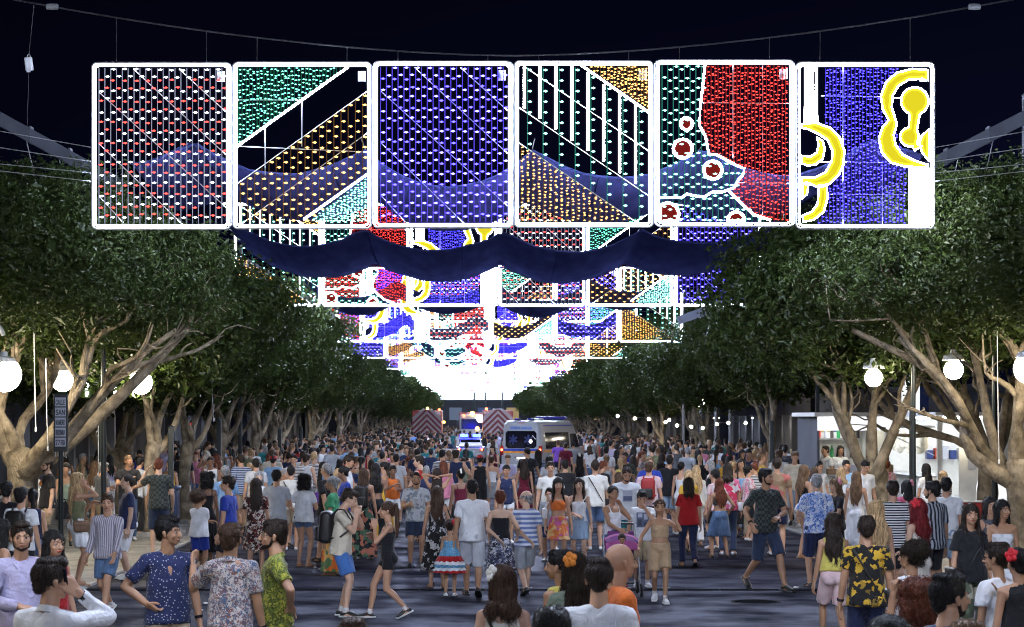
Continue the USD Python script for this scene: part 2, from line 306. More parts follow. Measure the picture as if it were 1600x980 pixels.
for r in range(-2, NROW):
    d = ROW0 + ROWD * r
    seq = 'ABCDEF' if r % 2 == 0 else 'DEFABC'
    if r == 2: seq = 'EFABCD'
    if r == 3: seq = 'CDEFAB'
    if r > 3: seq = ('ABCDEF' * 2)[(r * 5) % 6:][:6]
    for i, k in enumerate(seq):
        where = {-1: 'row overhead', -2: 'row behind the viewer'}.get(r) or ORD[r] + ' row of lights'
        lab = f'{DESC[k]}, {POS[i]} the {where}'
        loc = (CX + (i - 2.5) * 2.503, d + .02 * (i % 2), (rowz[r] if r >= 0 else 6.02) + (.012 * i if r == 0 else 0) - (.05 if (r, i) == (0, 5) else 0))
        order = range(6)
        if k not in protos and r == -2:
            protos[k] = DES[k].build('light_panel', lab, loc, GROUPP)
        else:
            copy_of(protos[k], lab, loc)
    # the wire that carries the row
    if r >= 0:
        L, H = 10.6, 1.35 if r == 0 else 1.0
        xs = np.linspace(-L, L, 25); zt = (rowz[r] + PH + .13) + H * (np.abs(xs) / L) ** 1.7
        w = thing('carrying_wire', f'steel wire carrying the {ORD[r]} row of light panels between tall masts', 'wire', (CX, d + .02, 0), 0, 'wires carrying the light panels')
        obj('cable', tube(np.stack([xs, 0 * xs, zt], 1), .020 if r else .016, 5), 'grey_cable', w)
        if r: obj('cable', tube(np.stack([xs, 0 * xs + .04, (rowz[r] + PH + .08) + .55 * H * (np.abs(xs) / L) ** 1.5], 1), .009, 4), 'grey_cable', w)
        hg = []
        for i in range(6):
            for o in (-.8, .8):
                x = (i - 2.5) * 2.503 + o; z1 = rowz[r] + PH + .13 + H * (abs(x) / L) ** 1.7
                hg.append(tube([(x, 0, rowz[r] + PH - .02), (x, 0, z1)], .008, 4))
        for h in hg: obj('hanger', h, 'grey_cable', w)
        if r == 0:
            for s, zz in ((-1, 1), (1, 1)):
                obj('insulator', lathe([(0, -.12), (.05, -.1), (.06, 0), (.05, .1), (0, .12)], 10).apply_transform(trimesh.transformations.rotation_matrix(PI / 2, [0, 1, 0])).apply_translation([s * 8.2, 0, rowz[0] + PH + .13 + H * (8.2 / L) ** 1.7]), 'grey_box', w)
            for s in (-1, 1):
                for q, (zi, zo) in enumerate(((1.45, 1.75), (1.2, 1.42), (1.0, 1.05), (.85, .95))):
                    zi, zo = rowz[0] + zi, rowz[0] + zo + .25
                    obj('guy_wire', tube([(s * 7.5, .01 * q, zi), (s * (10.6), .01 * q, zo)], .007, 4), 'white_cable', w)
# ------------------------------------------------------------------ shade cloths hung across the street
def awning(d0, d1, z0, x0, x1, sag, first, label, period=3.3, edge=0.5, slope=.35, mat='awning_cloth'):
    n = int((x1 - x0) / period) + 2; nx, ny = n * 16, 10; rs = random.Random(int(d0))
    k0 = (first - x0) % period
    xs = np.linspace(x0, x1, nx); ys = np.linspace(d0, d1, ny); X, Y = np.meshgrid(xs, ys, indexing='ij')
    ph = ((X - first) / period); t = ph - np.floor(ph); sg = np.array([rs.uniform(.8, 1.2) for _ in range(60)])[(np.floor(ph).astype(int)) % 60]
    ly = (Y - d0) / (d1 - d0)
    Z = z0 - sag * sg * 4 * t * (1 - t) - .06 * np.sin(ly * PI) - slope * ly - edge * np.maximum(0, np.abs(X - CX) / ((x1 - x0) / 2) - .62) ** 1.3 * 0 \
        + .03 * (meshkit.noise(np.stack([X * 1.5, Y * 1.2, 0 * X], -1), int(d0)) - .5) + .07 * (meshkit.fbm(np.stack([X * 3.0, Y * .7, 0 * X], -1), 3, int(d0)) - .5) + .35 * np.maximum(0, (np.abs(X - CX) / ((x1 - x0) / 2)) ** 3)
    Yw = Y + (.25 * np.sin(t * PI)) * (1 - 2 * ly) * .8
    v = np.stack([X, Yw, Z], -1).reshape(-1, 3); i, j = np.meshgrid(np.arange(nx - 1), np.arange(ny - 1), indexing='ij')
    q = np.stack([i * ny + j, (i + 1) * ny + j, (i + 1) * ny + j + 1, i * ny + j + 1], -1).reshape(-1, 4)
    a = thing('shade_cloth', label, 'shade cloth', (0, 0, 0), 0, 'shade cloths hung across the street')
    obj('cloth', (v, q), mat, a, True)
    for e, nm in ((0, 'hem'), (ny - 1, 'hem')):
        obj(nm, tube(v.reshape(nx, ny, 3)[::2, e], .022, 5), 'awning_cloth', a)
    for e in range(8, nx - 1, 16):
        obj('seam', tube(v.reshape(nx, ny, 3)[e] - [0, 0, .006], .012, 4), 'awning_cloth', a)
    for kx in np.arange(first - 5 * period, x1, period):
        if x0 < kx < x1: obj('support_cable', tube([(kx, d0 - .6, z0 + .12), (kx, d1 + .6, z0 + .12)], .010, 4), 'black_cable', a)
awning(39.6, 45.6, 7.85, -6.6, 8.8, .62, 1.2, 'purple lit shade cloth behind the nearest row of light panels', mat='awning_blue_lit')
awning(48.6, 54.6, 7.1, -5.9, 7.6, .5, .75, 'dark navy shade cloth sagging in front of the second row of lights')
awning(69.5, 74.0, 7.3, -5.9, 7.6, .6, .75, 'dark shade cloth between the second and third row of lights')
awning(91.5, 95.5, 7.35, -5.9, 7.6, .75, .2, 'dark scalloped shade cloth in front of the fourth row of lights')
awning(113.5, 117.5, 7.35, -5.9, 7.6, .75, .2, 'small dark scalloped shade cloth before the fifth row of lights')
awning(135.5, 139.5, 7.3, -5.9, 7.6, .75, .2, 'far scalloped shade cloth before the sixth row of lights')
# raking steel arms and their masts
def arm(sx, d, zo, zi, xi, xo, label, pw=.14, pm='steel_beam'):
    t = thing('steel_mast', label, 'mast', (CX, d, 0), 0, 'steel masts with raking arms')
    a, b = np.array([sx * xo, 0, zo]), np.array([sx * xi, 0, zi]); dr = (b - a) / np.linalg.norm(b - a)
    R = trimesh.geometry.align_vectors([1, 0, 0], dr); m = rbx(0, np.linalg.norm(b - a), -.11, .11, -.14, .14, .015); m.apply_transform(R); m.apply_translation(a)
    obj('arm', m, 'steel_beam', t); obj('post', rbx(sx * xo - pw, sx * xo + pw, -pw, pw, 0, zo + .45, .02), pm, t)
    for f in (.25, .5, .75):
        p = a + (b - a) * f; obj('stay', tube([p, p + np.array([-.25 * sx, 0, -1.1])], .010, 4), 'white_cable', t)
    for f in (.3, .6):
        p = a + (b - a) * f; obj('bracket', bx(p[0] - .02, p[0] + .02, -.15, .15, p[2] - .16, p[2] + .2), 'steel_beam', t)
arm(-1, 43.8, 9.15, 7.6, 8.2, 11.0, 'grey steel mast with arm raking down to the left end panel')
arm(1, 43.8, 9.15, 7.6, 8.2, 11.2, 'grey steel mast with arm raking down to the right end panel')
arm(1, 66.0, 7.37, 5.8, 5.9, 10.4, 'steel arm under the violet panel ending the second row', .06, 'dark_paint')
arm(-1, 66.0, 7.8, 5.9, 5.2, 8.2, 'steel arm at the left end of the second row of lights', .06, 'dark_paint')
for k, (x, y0, y1) in enumerate(((1068, 450, 600), (1095, 465, 595), (1118, 470, 590), (1140, 455, 600))):
    d = 80 + 4 * k; a, b = W(x, y0, d), W(x, y1, d)
    t = thing('festoon_mast', 'thin grey steel mast beside the right tree row, ' + ('first', 'second', 'third', 'fourth')[k] + ' of four', 'mast', (a[0], d, 0), 0, 'thin masts beside the right trees')
    obj('post', tube([(0, 0, 0), (0, 0, a[2])], .06, 8), 'steel', t); obj('cap', lathe([(0, a[2]), (.08, a[2]), (.08, a[2] + .06), (0, a[2] + .1)], 10), 'steel', t)
# banner cloth hanging at the left end of the third row
m = []
g = np.linspace(0, 1, 9); X, Z = np.meshgrid(g, np.linspace(0, 1, 9), indexing='ij')
p0 = W(483, 486, 76); ww, hh = 28 / (FPX / 76), 66 / (FPX / 76)
v = np.stack([p0[0] + X * ww + .1 * Z, 76 + .12 * np.sin(X * 7 + Z), p0[2] - Z * hh], -1).reshape(-1, 3)
i, j = np.meshgrid(np.arange(8), np.arange(8), indexing='ij')
surf('lilac_cloth', (0.42, 0.38, 0.66), 0.9, 0, 0.1, trans=0.35)
obj('hanging_banner', (v, np.stack([i * 9 + j, i * 9 + j + 1, (i + 1) * 9 + j + 1, (i + 1) * 9 + j], -1).reshape(-1, 4)), 'lilac_cloth', None, True, 'plain lilac cloth banner hanging below the third row, above the left trees', 'banner')
# far dark flag masts against the lights
for k, (x, y0) in enumerate(((741, 606), (759, 606), (785, 606))):
    d = 235; a = W(x, y0, d)
    t = thing('dark_mast', ('leftmost', 'middle', 'rightmost')[k] + ' of three dark masts against the farthest lights', 'mast', (a[0], d, 0), 0, 'dark masts at the far end')
    obj('post', tube([(0, 0, 0), (0, 0, a[2])], [.16, .12], 8), 'dark_paint', t); obj('arm', bx(-.17, .17, -.1, .1, a[2] - .3, a[2]), 'dark_paint', t)
# small floodlight box on a drop wire
p = W(45, 100, 40)
t = thing('hanging_lamp_box', 'small pale box hanging on a wire at the top left', 'lamp', tuple(p), 0)
m = rbx(-.075, .075, -.05, .05, -.13, .13, .02); m.apply_transform(trimesh.transformations.rotation_matrix(-.12, [0, 1, 0])); obj('housing', m, 'white_plastic', t)
obj('hook', ring([(.03 * math.cos(a), 0, .15 + .03 * math.sin(a)) for a in np.linspace(0, 2 * PI, 10, endpoint=False)], .008, 4), 'white_cable', t)
obj('wire', tube([(0, 0, .17), (.1, 0, 1.15)], .006, 4), 'grey_cable', t); obj('cable', tube([(0, 0, -.13), (-.04, 0, -1.6)], .004, 4), 'grey_cable', t)
obj('bracket', bx(-.03, .05, -.06, -.05, -.17, -.1), 'white_cable', t)
# ------------------------------------------------------------------ ground
def sheet(x0, x1, y0, y1, z):
    return (np.array([[x0, y0, z], [x1, y0, z], [x1, y1, z], [x0, y1, z]], float), np.array([[0, 1, 2, 3]]))
mk('asphalt', {'geo': ('geometry', {}), 'n1': ('noise_texture', {'scale': 0.55, 'detail': 6.0, 'roughness': 0.6}), 'n2': ('noise_texture', {'scale': 85.0, 'detail': 3.0}), 'n3': ('noise_texture', {'scale': 0.9, 'detail': 5.0}),
    'v': ('voronoi_texture', {'scale': 140.0}), 'gl': ('glossy_bsdf', {'color': (0.75, 0.75, 0.85)}), 'gm': ('rgb_ramp', {'ramp': [(0.36, (0.12, 0.12, 0.12)), (0.5, (0.055, 0.055, 0.055)), (0.64, (0.008, 0.008, 0.008))]}), 'gw': ('rgb_to_bw', {}), 'mm': ('mix_closure', {}), 'c': ('rgb_ramp', {'ramp': [(0.3, (0.010, 0.010, 0.016)), (0.55, (0.020, 0.020, 0.029)), (0.75, (0.036, 0.036, 0.046))]}),
    'g': ('mix_color', {'blend_type': 'overlay', 'fac': 0.5}), 'rr': ('rgb_ramp', {'ramp': [(0.34, (0.30, 0.30, 0.30)), (0.5, (0.45, 0.45, 0.45)), (0.68, (0.6, 0.6, 0.6))]}),
    'b': ('bump', {'strength': 0.45, 'distance': 0.006}), 'p': ('diffuse_bsdf', {})},
    [('geo.position', 'n1.vector'), ('geo.position', 'n2.vector'), ('geo.position', 'n3.vector'), ('geo.position', 'v.vector'), ('n1.fac', 'c.fac'), ('c.color', 'g.a'), ('n2.color', 'g.b'), ('g.result', 'p.color'),
     ('n3.fac', 'rr.fac'), ('rr.color', 'gl.roughness'), ('n3.fac', 'gm.fac'), ('gm.color', 'gw.color'), ('gw.val', 'mm.fac'), ('v.distance', 'b.height'), ('b.normal', 'p.normal'), ('b.normal', 'gl.normal'), ('p.BSDF', 'mm.closure1'), ('gl.BSDF', 'mm.closure2')], 'mm.closure')
mk('paving', {'geo': ('geometry', {}), 'bk': ('brick_texture', {'scale': 1.0, 'brick_width': 0.6, 'row_height': 0.4, 'mortar_size': 0.008, 'color1': (0.30, 0.28, 0.245), 'color2': (0.24, 0.225, 0.20), 'mortar': (0.10, 0.095, 0.09)}),
    'n': ('noise_texture', {'scale': 1.6, 'detail': 6.0}), 'd': ('rgb_ramp', {'ramp': [(0.35, (0.45, 0.43, 0.4)), (0.62, (1, 1, 1))]}), 'mx': ('mix_color', {'blend_type': 'multiply', 'fac': 0.9}),
    'b': ('bump', {'strength': 0.5, 'distance': 0.005}), 'p': ('principled_bsdf', {'roughness': 0.62})},
    [('geo.position', 'bk.vector'), ('geo.position', 'n.vector'), ('n.fac', 'd.fac'), ('bk.color', 'mx.a'), ('d.color', 'mx.b'), ('mx.result', 'p.base_color'), ('bk.fac', 'b.height'), ('b.normal', 'p.normal')], 'p.BSDF')
surf('kerb_stone', (0.30, 0.29, 0.27), 0.75, 0, 0.25, 5, 0.3, 50)
surf('earth', (0.10, 0.075, 0.05), 0.95, 0, 0.4, 8, 0.6, 60)
mk('water_film', {'geo': ('geometry', {}), 'n': ('noise_texture', {'scale': 3.0, 'detail': 4.0}), 'b': ('bump', {'strength': 0.4, 'distance': 0.01}), 'd': ('diffuse_bsdf', {'color': (0.012, 0.012, 0.018)}), 'g': ('glossy_bsdf', {'roughness': 0.28, 'color': (0.7, 0.7, 0.8)}), 'm': ('mix_closure', {'fac': 0.10})}, [('geo.position', 'n.vector'), ('n.fac', 'b.height'), ('b.normal', 'g.normal'), ('d.BSDF', 'm.closure1'), ('g.BSDF', 'm.closure2')], 'm.closure')
def matt(name, c1, c2, sc): mk(name, {'geo': ('geometry', {}), 'n': ('noise_texture', {'scale': sc, 'detail': 5.0}), 'r': ('rgb_ramp', {'ramp': [(0.35, c1), (0.65, c2)]}), 'd': ('diffuse_bsdf', {})}, [('geo.position', 'n.vector'), ('n.fac', 'r.fac'), ('r.color', 'd.color')], 'd.BSDF')
matt('cast_iron', (0.008, 0.008, 0.010), (0.02, 0.02, 0.022), 20.0); matt('road_paint', (0.06, 0.06, 0.06), (0.30, 0.30, 0.29), 9.0); matt('ring_stone', (0.03, 0.03, 0.032), (0.06, 0.06, 0.06), 9.0)
obj('ground', sheet(-400, 400, -60, 1500, -0.03), 'asphalt', None, False, 'dark flat ground reaching the horizon', 'ground', kind='structure')
obj('road', sheet(-6.0, 7.5, -40, 420, 0.0), 'asphalt', None, False, 'worn damp asphalt street full of people', 'road', kind='structure')
for nm, x0, x1, lab in (('pavement', -16.0, -6.12, 'pale stone pavement under the left trees'), ('pavement', 7.62, 18.0, 'pale stone pavement under the right trees')):
    pv = setd(UsdGeom.Xform.Define(stage, fresh(nm)).GetPrim(), lab, 'pavement', None, 'structure')
    obj('surface', bx(x0, x1, -40, 420, -.05, .03), 'paving', pv, False)
    kx = x1 if x1 < 0 else x0 - .12
    for k in range(40):
        obj('kerb_stone', bx(kx + .001, kx + .119, 20 + k * 1.0 + .006, 21 + k * 1.0 - .006, -.05, .034 + .003 * (k % 3)), 'kerb_stone', pv, False)
    obj('far_kerb', bx(kx + .001, kx + .119, 60.01, 420, -.05, .035), 'kerb_stone', pv, False)
# transverse drain channel, painted patches, puddle
dr = setd(UsdGeom.Xform.Define(stage, fresh('drain_channel')).GetPrim(), 'dark drain channel crossing the street in front of the crowd', 'drain')
for k in range(26):
    if -6 + .52 * k + .5 < 7.4: obj('grating', bx(-5.95 + k * .515, -5.95 + k * .515 + .50, 31.5, 31.78, -.02, .005), 'cast_iron', dr, False)
def blob(cx, cy, rx, ry, seed, n=40):
    a = np.linspace(0, 2 * PI, n, endpoint=False); r = .65 + .6 * meshkit.noise(np.stack([np.cos(a) * 1.3 + seed, np.sin(a) * 1.3, 0 * a], 1), seed)
    v = np.stack([cx + rx * r * np.cos(a), cy + ry * r * np.sin(a), 0 * a + .004], 1); v = np.vstack([v, [cx, cy, .004]])
    return (v, np.stack([np.full(n, n), np.arange(n), (np.arange(n) + 1) % n], 1))
for px, py, rx, ry, s, l in ((640, 920, 1.0, .55, 3, 'long shallow puddle beside the girl in black'), (835, 880, .9, 2.0, 5, 'bright wet patch below the man in the striped polo')):
    y = CAMH * FPX / (py - VY); x = (px - VX) * y / FPX
    obj('puddle', blob(x, y, rx, ry, s), 'water_film', None, False, l, 'puddle', kind='structure')
ln = setd(UsdGeom.Xform.Define(stage, fresh('road_marking')).GetPrim(), 'worn white painted dashes along the drain channel', 'road marking', None, 'structure')
for k, (x, w) in enumerate(((-.3, .5), (.55, .4), (2.05, .45), (2.75, .35), (-1.9, .45))):
    obj('dash', sheet(x, x + w, 31.95, 32.18, .004), 'road_paint', ln, False)
# litter on the ground near the left pavement
surf('paper', (0.7, 0.69, 0.66), 0.8); rl = random.Random(5)
for k in range(26):
    x = rl.uniform(-5.9, -2.5) if k % 3 else rl.uniform(4.0, 8.5); y = rl.uniform(24, 37)
    m = trimesh.creation.icosphere(1, rl.uniform(.03, .07)); m.vertices *= [1, 1, .35]; m.vertices += .01 * (np.array([[rl.random() for _ in range(3)] for _ in m.vertices]) - .5)
    m.apply_translation([x, y, .035 if x < -6.1 or x > 7.6 else .018]); obj('litter', m, 'paper', None, False, 'crumpled white paper litter on the ground near the kerb', 'litter', 'paper litter on the ground')
# ------------------------------------------------------------------ trees
mk('bark', {'geo': ('geometry', {}), 'n': ('noise_texture', {'scale': 5.0, 'detail': 7.0}), 'n2': ('noise_texture', {'scale': 34.0, 'detail': 5.0}), 'mp': ('mapping', {'scale': (1, 1, 0.35)}),
    'n4': ('noise_texture', {'scale': 1.7, 'detail': 5.0}), 'bl': ('rgb_ramp', {'ramp': [(0.38, (0.45, 0.44, 0.42)), (0.58, (1, 1, 1))]}), 'mu': ('mix_color', {'blend_type': 'multiply', 'fac': 1.0}), 'r': ('rgb_ramp', {'ramp': [(0.30, (0.13, 0.10, 0.065)), (0.5, (0.29, 0.235, 0.16)), (0.70, (0.42, 0.35, 0.25))]}), 'b': ('bump', {'strength': 1.0, 'distance': 0.045}), 'p': ('principled_bsdf', {'roughness': 0.8})},
    [('geo.position', 'n.vector'), ('geo.position', 'mp.vector'), ('mp.vector', 'n2.vector'), ('n.fac', 'r.fac'), ('geo.position', 'n4.vector'), ('n4.fac', 'bl.fac'), ('r.color', 'mu.a'), ('bl.color', 'mu.b'), ('mu.result', 'p.base_color'), ('n2.fac', 'b.height'), ('b.normal', 'p.normal')], 'p.BSDF')
mk('leaf', {'geo': ('geometry', {}), 'r': ('rgb_ramp', {'ramp': [(0.0, (0.035, 0.055, 0.012)), (0.5, (0.08, 0.115, 0.024)), (0.85, (0.13, 0.17, 0.036)), (1.0, (0.20, 0.21, 0.055))]}),
    'p': ('principled_bsdf', {'roughness': 0.42, 'specular_ior_level': 0.4}), 't': ('translucent_bsdf', {}), 'mx': ('mix_closure', {'fac': 0.28})},
    [('geo.random_per_island', 'r.fac'), ('r.color', 'p.base_color'), ('r.color', 't.color'), ('p.BSDF', 'mx.closure1'), ('t.BSDF', 'mx.closure2')], 'mx.closure')
def leaves(centres, normals, n, size, spread, rs):
    """n leaves round each centre: folded blades that look outwards."""
    c = np.repeat(centres, n, 0) + rs.normal(0, 1, (len(centres) * n, 3)) * spread
    nr = np.repeat(normals, n, 0) + rs.normal(0, .75, (len(c), 3)); nr /= np.linalg.norm(nr, axis=1, keepdims=True)
    u = np.cross(nr, rs.normal(0, 1, (len(c), 3))); u /= np.linalg.norm(u, axis=1, keepdims=True); w = np.cross(nr, u)
    s = size * rs.uniform(.7, 1.3, (len(c), 1)); L, Wd = s, s * .27
    a, b = c - u * L * .5, c + u * L * .5 - nr * L * .15
    p, q = c + w * Wd + nr * Wd * .5, c - w * Wd + nr * Wd * .5
    v = np.stack([a, p, b, q], 1).reshape(-1, 3)
    i = 4 * np.arange(len(c))[:, None]
    return v, np.vstack([i + [0, 1, 2], i + [0, 2, 3]])
def crown_mesh(seed, rx, ry, rz, nclump, nleaf, size, flat=.55, spr=.17):
    rs = np.random.RandomState(seed)
    d = rs.normal(0, 1, (nclump, 3)); d /= np.linalg.norm(d, axis=1, keepdims=True)
    lob = .72 + .55 * meshkit.fbm(d * 1.6 + seed * 3.1, 3, seed)
    rad = lob * rs.uniform(.78, 1.04, nclump) ** .7
    c = d * rad[:, None] * [rx, ry, rz]; c[:, 2] = np.where(c[:, 2] < 0, c[:, 2] * flat, c[:, 2])
    v, f = leaves(c, d * [1, 1, 1.3] + [0, 0, .25], nleaf, size, spr, rs)
    d2 = rs.normal(0, 1, (nclump // 3, 3)); d2 /= np.linalg.norm(d2, axis=1, keepdims=True); c2 = d2 * (rs.uniform(.3, .72, (len(d2), 1))) * [rx, ry, rz]; c2[:, 2] = np.where(c2[:, 2] < 0, c2[:, 2] * flat, c2[:, 2])
    v2, f2 = leaves(c2, d2, 26, size * 2.6, .3, rs)
    return np.vstack([v, v2]), np.vstack([f, f2 + len(v)])
def limb(a, b, r0, r1, rs, bend=.25, n=9, sides=9):
    a, b = np.asarray(a, float), np.asarray(b, float); L = np.linalg.norm(b - a); t = np.linspace(0, 1, n)[:, None]
    p = a + (b - a) * t; off = rs.normal(0, 1, 3) * L * bend * .35; off2 = rs.normal(0, 1, 3) * L * bend * .15
    p = p + np.sin(t * PI) * off + np.sin(t * 2 * PI) * off2
    r = (r0 + (r1 - r0) * t[:, 0]) * (1 + .12 * rs.normal(0, 1, n)); r[0] *= 1.12
    return p, tube(p, r, sides)
def tree_wood(seed, fork, r, limbs, lean=(0, 0)):
    """Trunk to the fork height, then limbs given as end points; each splits into branches and twigs."""
    rs = np.random.RandomState(seed); ms = []
    z = np.concatenate([np.linspace(0, fork, 9), [fork + .09, fork + .15]]); flare = (1 + .5 * np.exp(-z / .18)) * np.array([1.0] * 9 + [.72, .25])
    p = np.stack([lean[0] * z / fork + .04 * np.sin(z * 3 + seed), lean[1] * z / fork + .03 * np.cos(z * 2.3), z], 1)
    v = tube(p, r * flare * (1 + .06 * rs.normal(0, 1, 11)) * (1 + .12 * np.minimum(1, z / fork) ** 4), 14)
    v.vertices += (meshkit.fbm(v.vertices * 5 + seed, 3, seed)[:, None] - .5) * .16 * r / .3 * [1, 1, 0]
    ms.append(v); top = p[8] - [0, 0, min(.5, r * 1.5)]
    knots = [lathe([(0, -.5), (.7, -.4), (1, .1), (.75, .35), (.45, .2), (0, .1)], 9).apply_scale(r * .34) for _ in range(3)]
    for k, m in enumerate(knots):
        a = rs.uniform(0, 2 * PI); m.apply_transform(trimesh.geometry.align_vectors([0, 0, 1], [math.cos(a), math.sin(a), .3])); m.apply_translation(np.array([p[7 - k][0] + r * .95 * math.cos(a), p[7 - k][1] + r * .95 * math.sin(a), p[7 - k][2] - .12])); ms.append(m)
    for e in limbs:
        e = np.asarray(e, float); q, m = limb(top, e, r * .58, r * .17, rs); ms.append(m)
        for s in range(3):
            st = q[4 + s]; en = st + (e - top) * rs.uniform(.25, .42) + rs.normal(0, .35, 3) + [0, 0, .15]
            q2, m2 = limb(st, en, r * .23, r * .07, rs, .35, 7, 6); ms.append(m2)
            for w in range(3):
                st2 = q2[3 + w]; q3, m3_ = limb(st2, st2 + (en - st) * .5 + rs.normal(0, .25, 3), r * .08, r * .025, rs, .4, 5, 4); ms.append(m3_)
    return cat_(ms)
CROWNS = [crown_mesh(1, 4.5, 3.6, 2.2, 1550, 34, .105, .6, .115), crown_mesh(2, 4.8, 3.8, 2.35, 1600, 34, .105, .6, .115), crown_mesh(3, 4.1, 4.2, 2.0, 720, 36, .15, .9), crown_mesh(4, 3.3, 4.2, 1.9, 720, 36, .15, .9)]
def tree(x, y, label, crown, crz, fork=1.9, r=.26, limbs=None, lean=(0, 0), seed=1, group='trees lining the street', off=(0, 0)):
    t = thing('street_tree', label, 'tree', (x, y, 0.0), 0, group)
    limbs = limbs or [(2.4, -.4, 4.4), (-2.3, .6, 4.5), (.7, 2.0, 4.6), (-.5, -2.2, 4.3), (1.2, .8, 5.0)]
    obj('trunk', tree_wood(seed, fork, r, limbs, lean), 'bark', t, True)
    v, f = CROWNS[crown]; obj('crown', (v + [off[0], off[1], crz], f), 'leaf', t, False)
    pl = obj('planter_ring', lathe([(.62, 0), (.78, 0), (.78, .13), (.62, .13), (.62, 0)], 20), 'kerb_stone', t); obj('soil', lathe([(0, .07), (.62, .07), (.62, .09), (0, .09)], 16), 'earth', pl)
    return t
tree(-8.85, 39.5, 'big pale trunked ficus tree at the left edge beside the globe lamp', 0, 5.35, 1.95, .29, [(3.2, -.3, 4.35), (1.5, -.8, 4.7), (.35, -.2, 4.4), (-2.2, .2, 4.4), (.6, 2.0, 4.7), (3.4, .6, 4.5)], (.25, 0), 11, off=(-.45, .3))
tree(10.5, 39.5, 'big ficus tree at the right edge with limbs reaching left', 1, 5.5, 1.75, .29, [(-2.3, -.2, 4.2), (-.45, -.5, 4.3), (.9, 0, 4.4), (-3.0, .9, 4.4), (1.8, 1.2, 4.8), (-.6, 1.9, 4.9)], (.15, 0), 12, off=(.95, .3))
sp = tree(-9.4, 54.5, 'lamp lit knotty ficus tree behind the man in navy', 2, 4.85, 1.7, .24, seed=13)
sp2 = tree(-7.2, 46.0, 'slim grey ficus trunk rising from a stone planter ring', 3, 4.95, 2.0, .15, [(1.2, -.3, 4.3), (-1.5, .4, 4.4), (.3, 1.5, 4.5), (-.6, -1.2, 4.4)], seed=14, off=(-.75, 0))
tree(12.3, 48.5, 'dark ficus tree with low crooked limbs before the white trailer', 3, 5.7, 1.75, .25, [(-3.0, -.2, 3.5), (-1.8, .2, 4.2), (.5, .3, 4.4), (1.6, -.3, 4.4), (-2.0, -.6, 4.3)], (-.1, 0), 15)
sp3 = tree(9.5, 46.2, 'dark leaning ficus tree in front of the food kiosk', 2, 5.5, 1.5, .26, [(-1.9, 0, 3.7), (-.3, .2, 4.2), (1.0, -.2, 4.4), (.3, 1.6, 4.6)], (-.5, 0), 16)
inner = [(-7.2, 51.6), (-7.3, 59.5), (-9.0, 76.0), (-7.2, 68.0)]
k = 0
spots = [(x, y) for x, y in inner] + [(10.2, 69.5)]
y = 78.0
while y < 262:
    spots += [(-7.6 - .5 * (k % 2), y), (9.2 + .5 * (k % 2), y + 2.5)]; y += 9.0 + (k % 3); k += 1
rt = random.Random(3); nl = nr = 0
NTH = 'first second third fourth fifth sixth seventh eighth ninth tenth eleventh twelfth thirteenth fourteenth fifteenth sixteenth seventeenth eighteenth nineteenth twentieth'.split()
NTH += ['twenty-' + n for n in NTH[:9]]
for x, y in sorted(spots, key=lambda q: q[1]):
    s = sp if rt.random() < .5 and not (x < 0 and y < 90 and x > -8.5) else sp2
    if x > 0: lab = f'rounded ficus tree, {NTH[nr]} beyond the kiosk in the right row'; nr += 1
    else: lab = f'rounded ficus tree, {NTH[nl]} beyond the planter ring in the left row'; nl += 1
    q = rt.uniform(.94, 1.08)
    copy_of(s, lab, (x, y, 0), (180 if x > 0 else 0) + rt.uniform(-25, 25), (q * rt.uniform(.92, 1.0), q * rt.uniform(.92, 1.0), q * rt.uniform(.95, 1.05)))

mc = thing('manhole_cover', 'round iron manhole cover in the road before the girl in tan', 'manhole cover', (4.1, 29.6, 0)); obj('cover', lathe([(0, .005), (.30, .005), (.31, .001), (0, .001)], 24), 'cast_iron', mc); obj('rim', lathe([(.32, .0005), (.36, .0005), (.36, .007), (.32, .007), (.32, .0005)], 24), 'ring_stone', mc)
# ------------------------------------------------------------------ street lamps
glow('globe', (1.0, 0.86, 0.62), 38.0)
glow('bulb_warm', (1.0, 0.86, 0.62), 22.0)
def globe_lamp(x, y, label, side, z=3.42, n=1, R=.3):
    t = thing('street_lamp', label, 'street lamp', (x, y, 0), 0, 'globe street lamps under the trees')
    H = z + .75
    obj('post', lathe([(0, 0), (.13, 0), (.13, .25), (.085, .4), (.06, .9), (.05, H - .1), (.05, H), (0, H)], 12), 'dark_paint', t)
    for s in ([side] if n == 1 else (-1, 1)):
        a = np.linspace(0, PI * .95, 10); px = s * (.42 - .42 * np.cos(a)); pz = H - .1 + .38 * np.sin(a)
        obj('arm', tube(np.stack([px, 0 * px, pz], 1), .04, 8), 'white_plastic', t)
        o = np.array([s * .84, 0, z])
        obj('cap', lathe([(0, .42), (.06, .42), (.08, .34), (.2, .30), (.24, .2), (.19, .2), (0, .24)], 16).apply_translation(o), 'white_plastic', t)
        g = obj('globe', lathe([(0.001, -R)] + [(R * math.cos(b), R * math.sin(b)) for b in np.linspace(-1.45, .85, 14)] + [(0.001, .24)], 20).apply_translation(o), 'globe', t)
        obj('seam', ring([(o[0] + (R + .002) * math.cos(b), o[1] + (R + .002) * math.sin(b), o[2] - .0) for b in np.linspace(0, 2 * PI, 20, endpoint=False)], .008, 4), 'grey_box', g)
    return t
LX = lambda px, y: (px - VX) * y / FPX
globe_lamp(LX(6, 37.3) - .84, 37.3, 'white globe lamp at the left edge before the pale trunk', 1, 3.45, R=.32)
globe_lamp(LX(220, 43.5) - .84, 43.5, 'white globe lamp among leaves right of the street name sign', 1, 3.41, R=.25)
globe_lamp(LX(98, 42) + .84, 42.0, 'white globe lamp half hidden by leaves above the street name sign', -1, 3.42, R=.22)
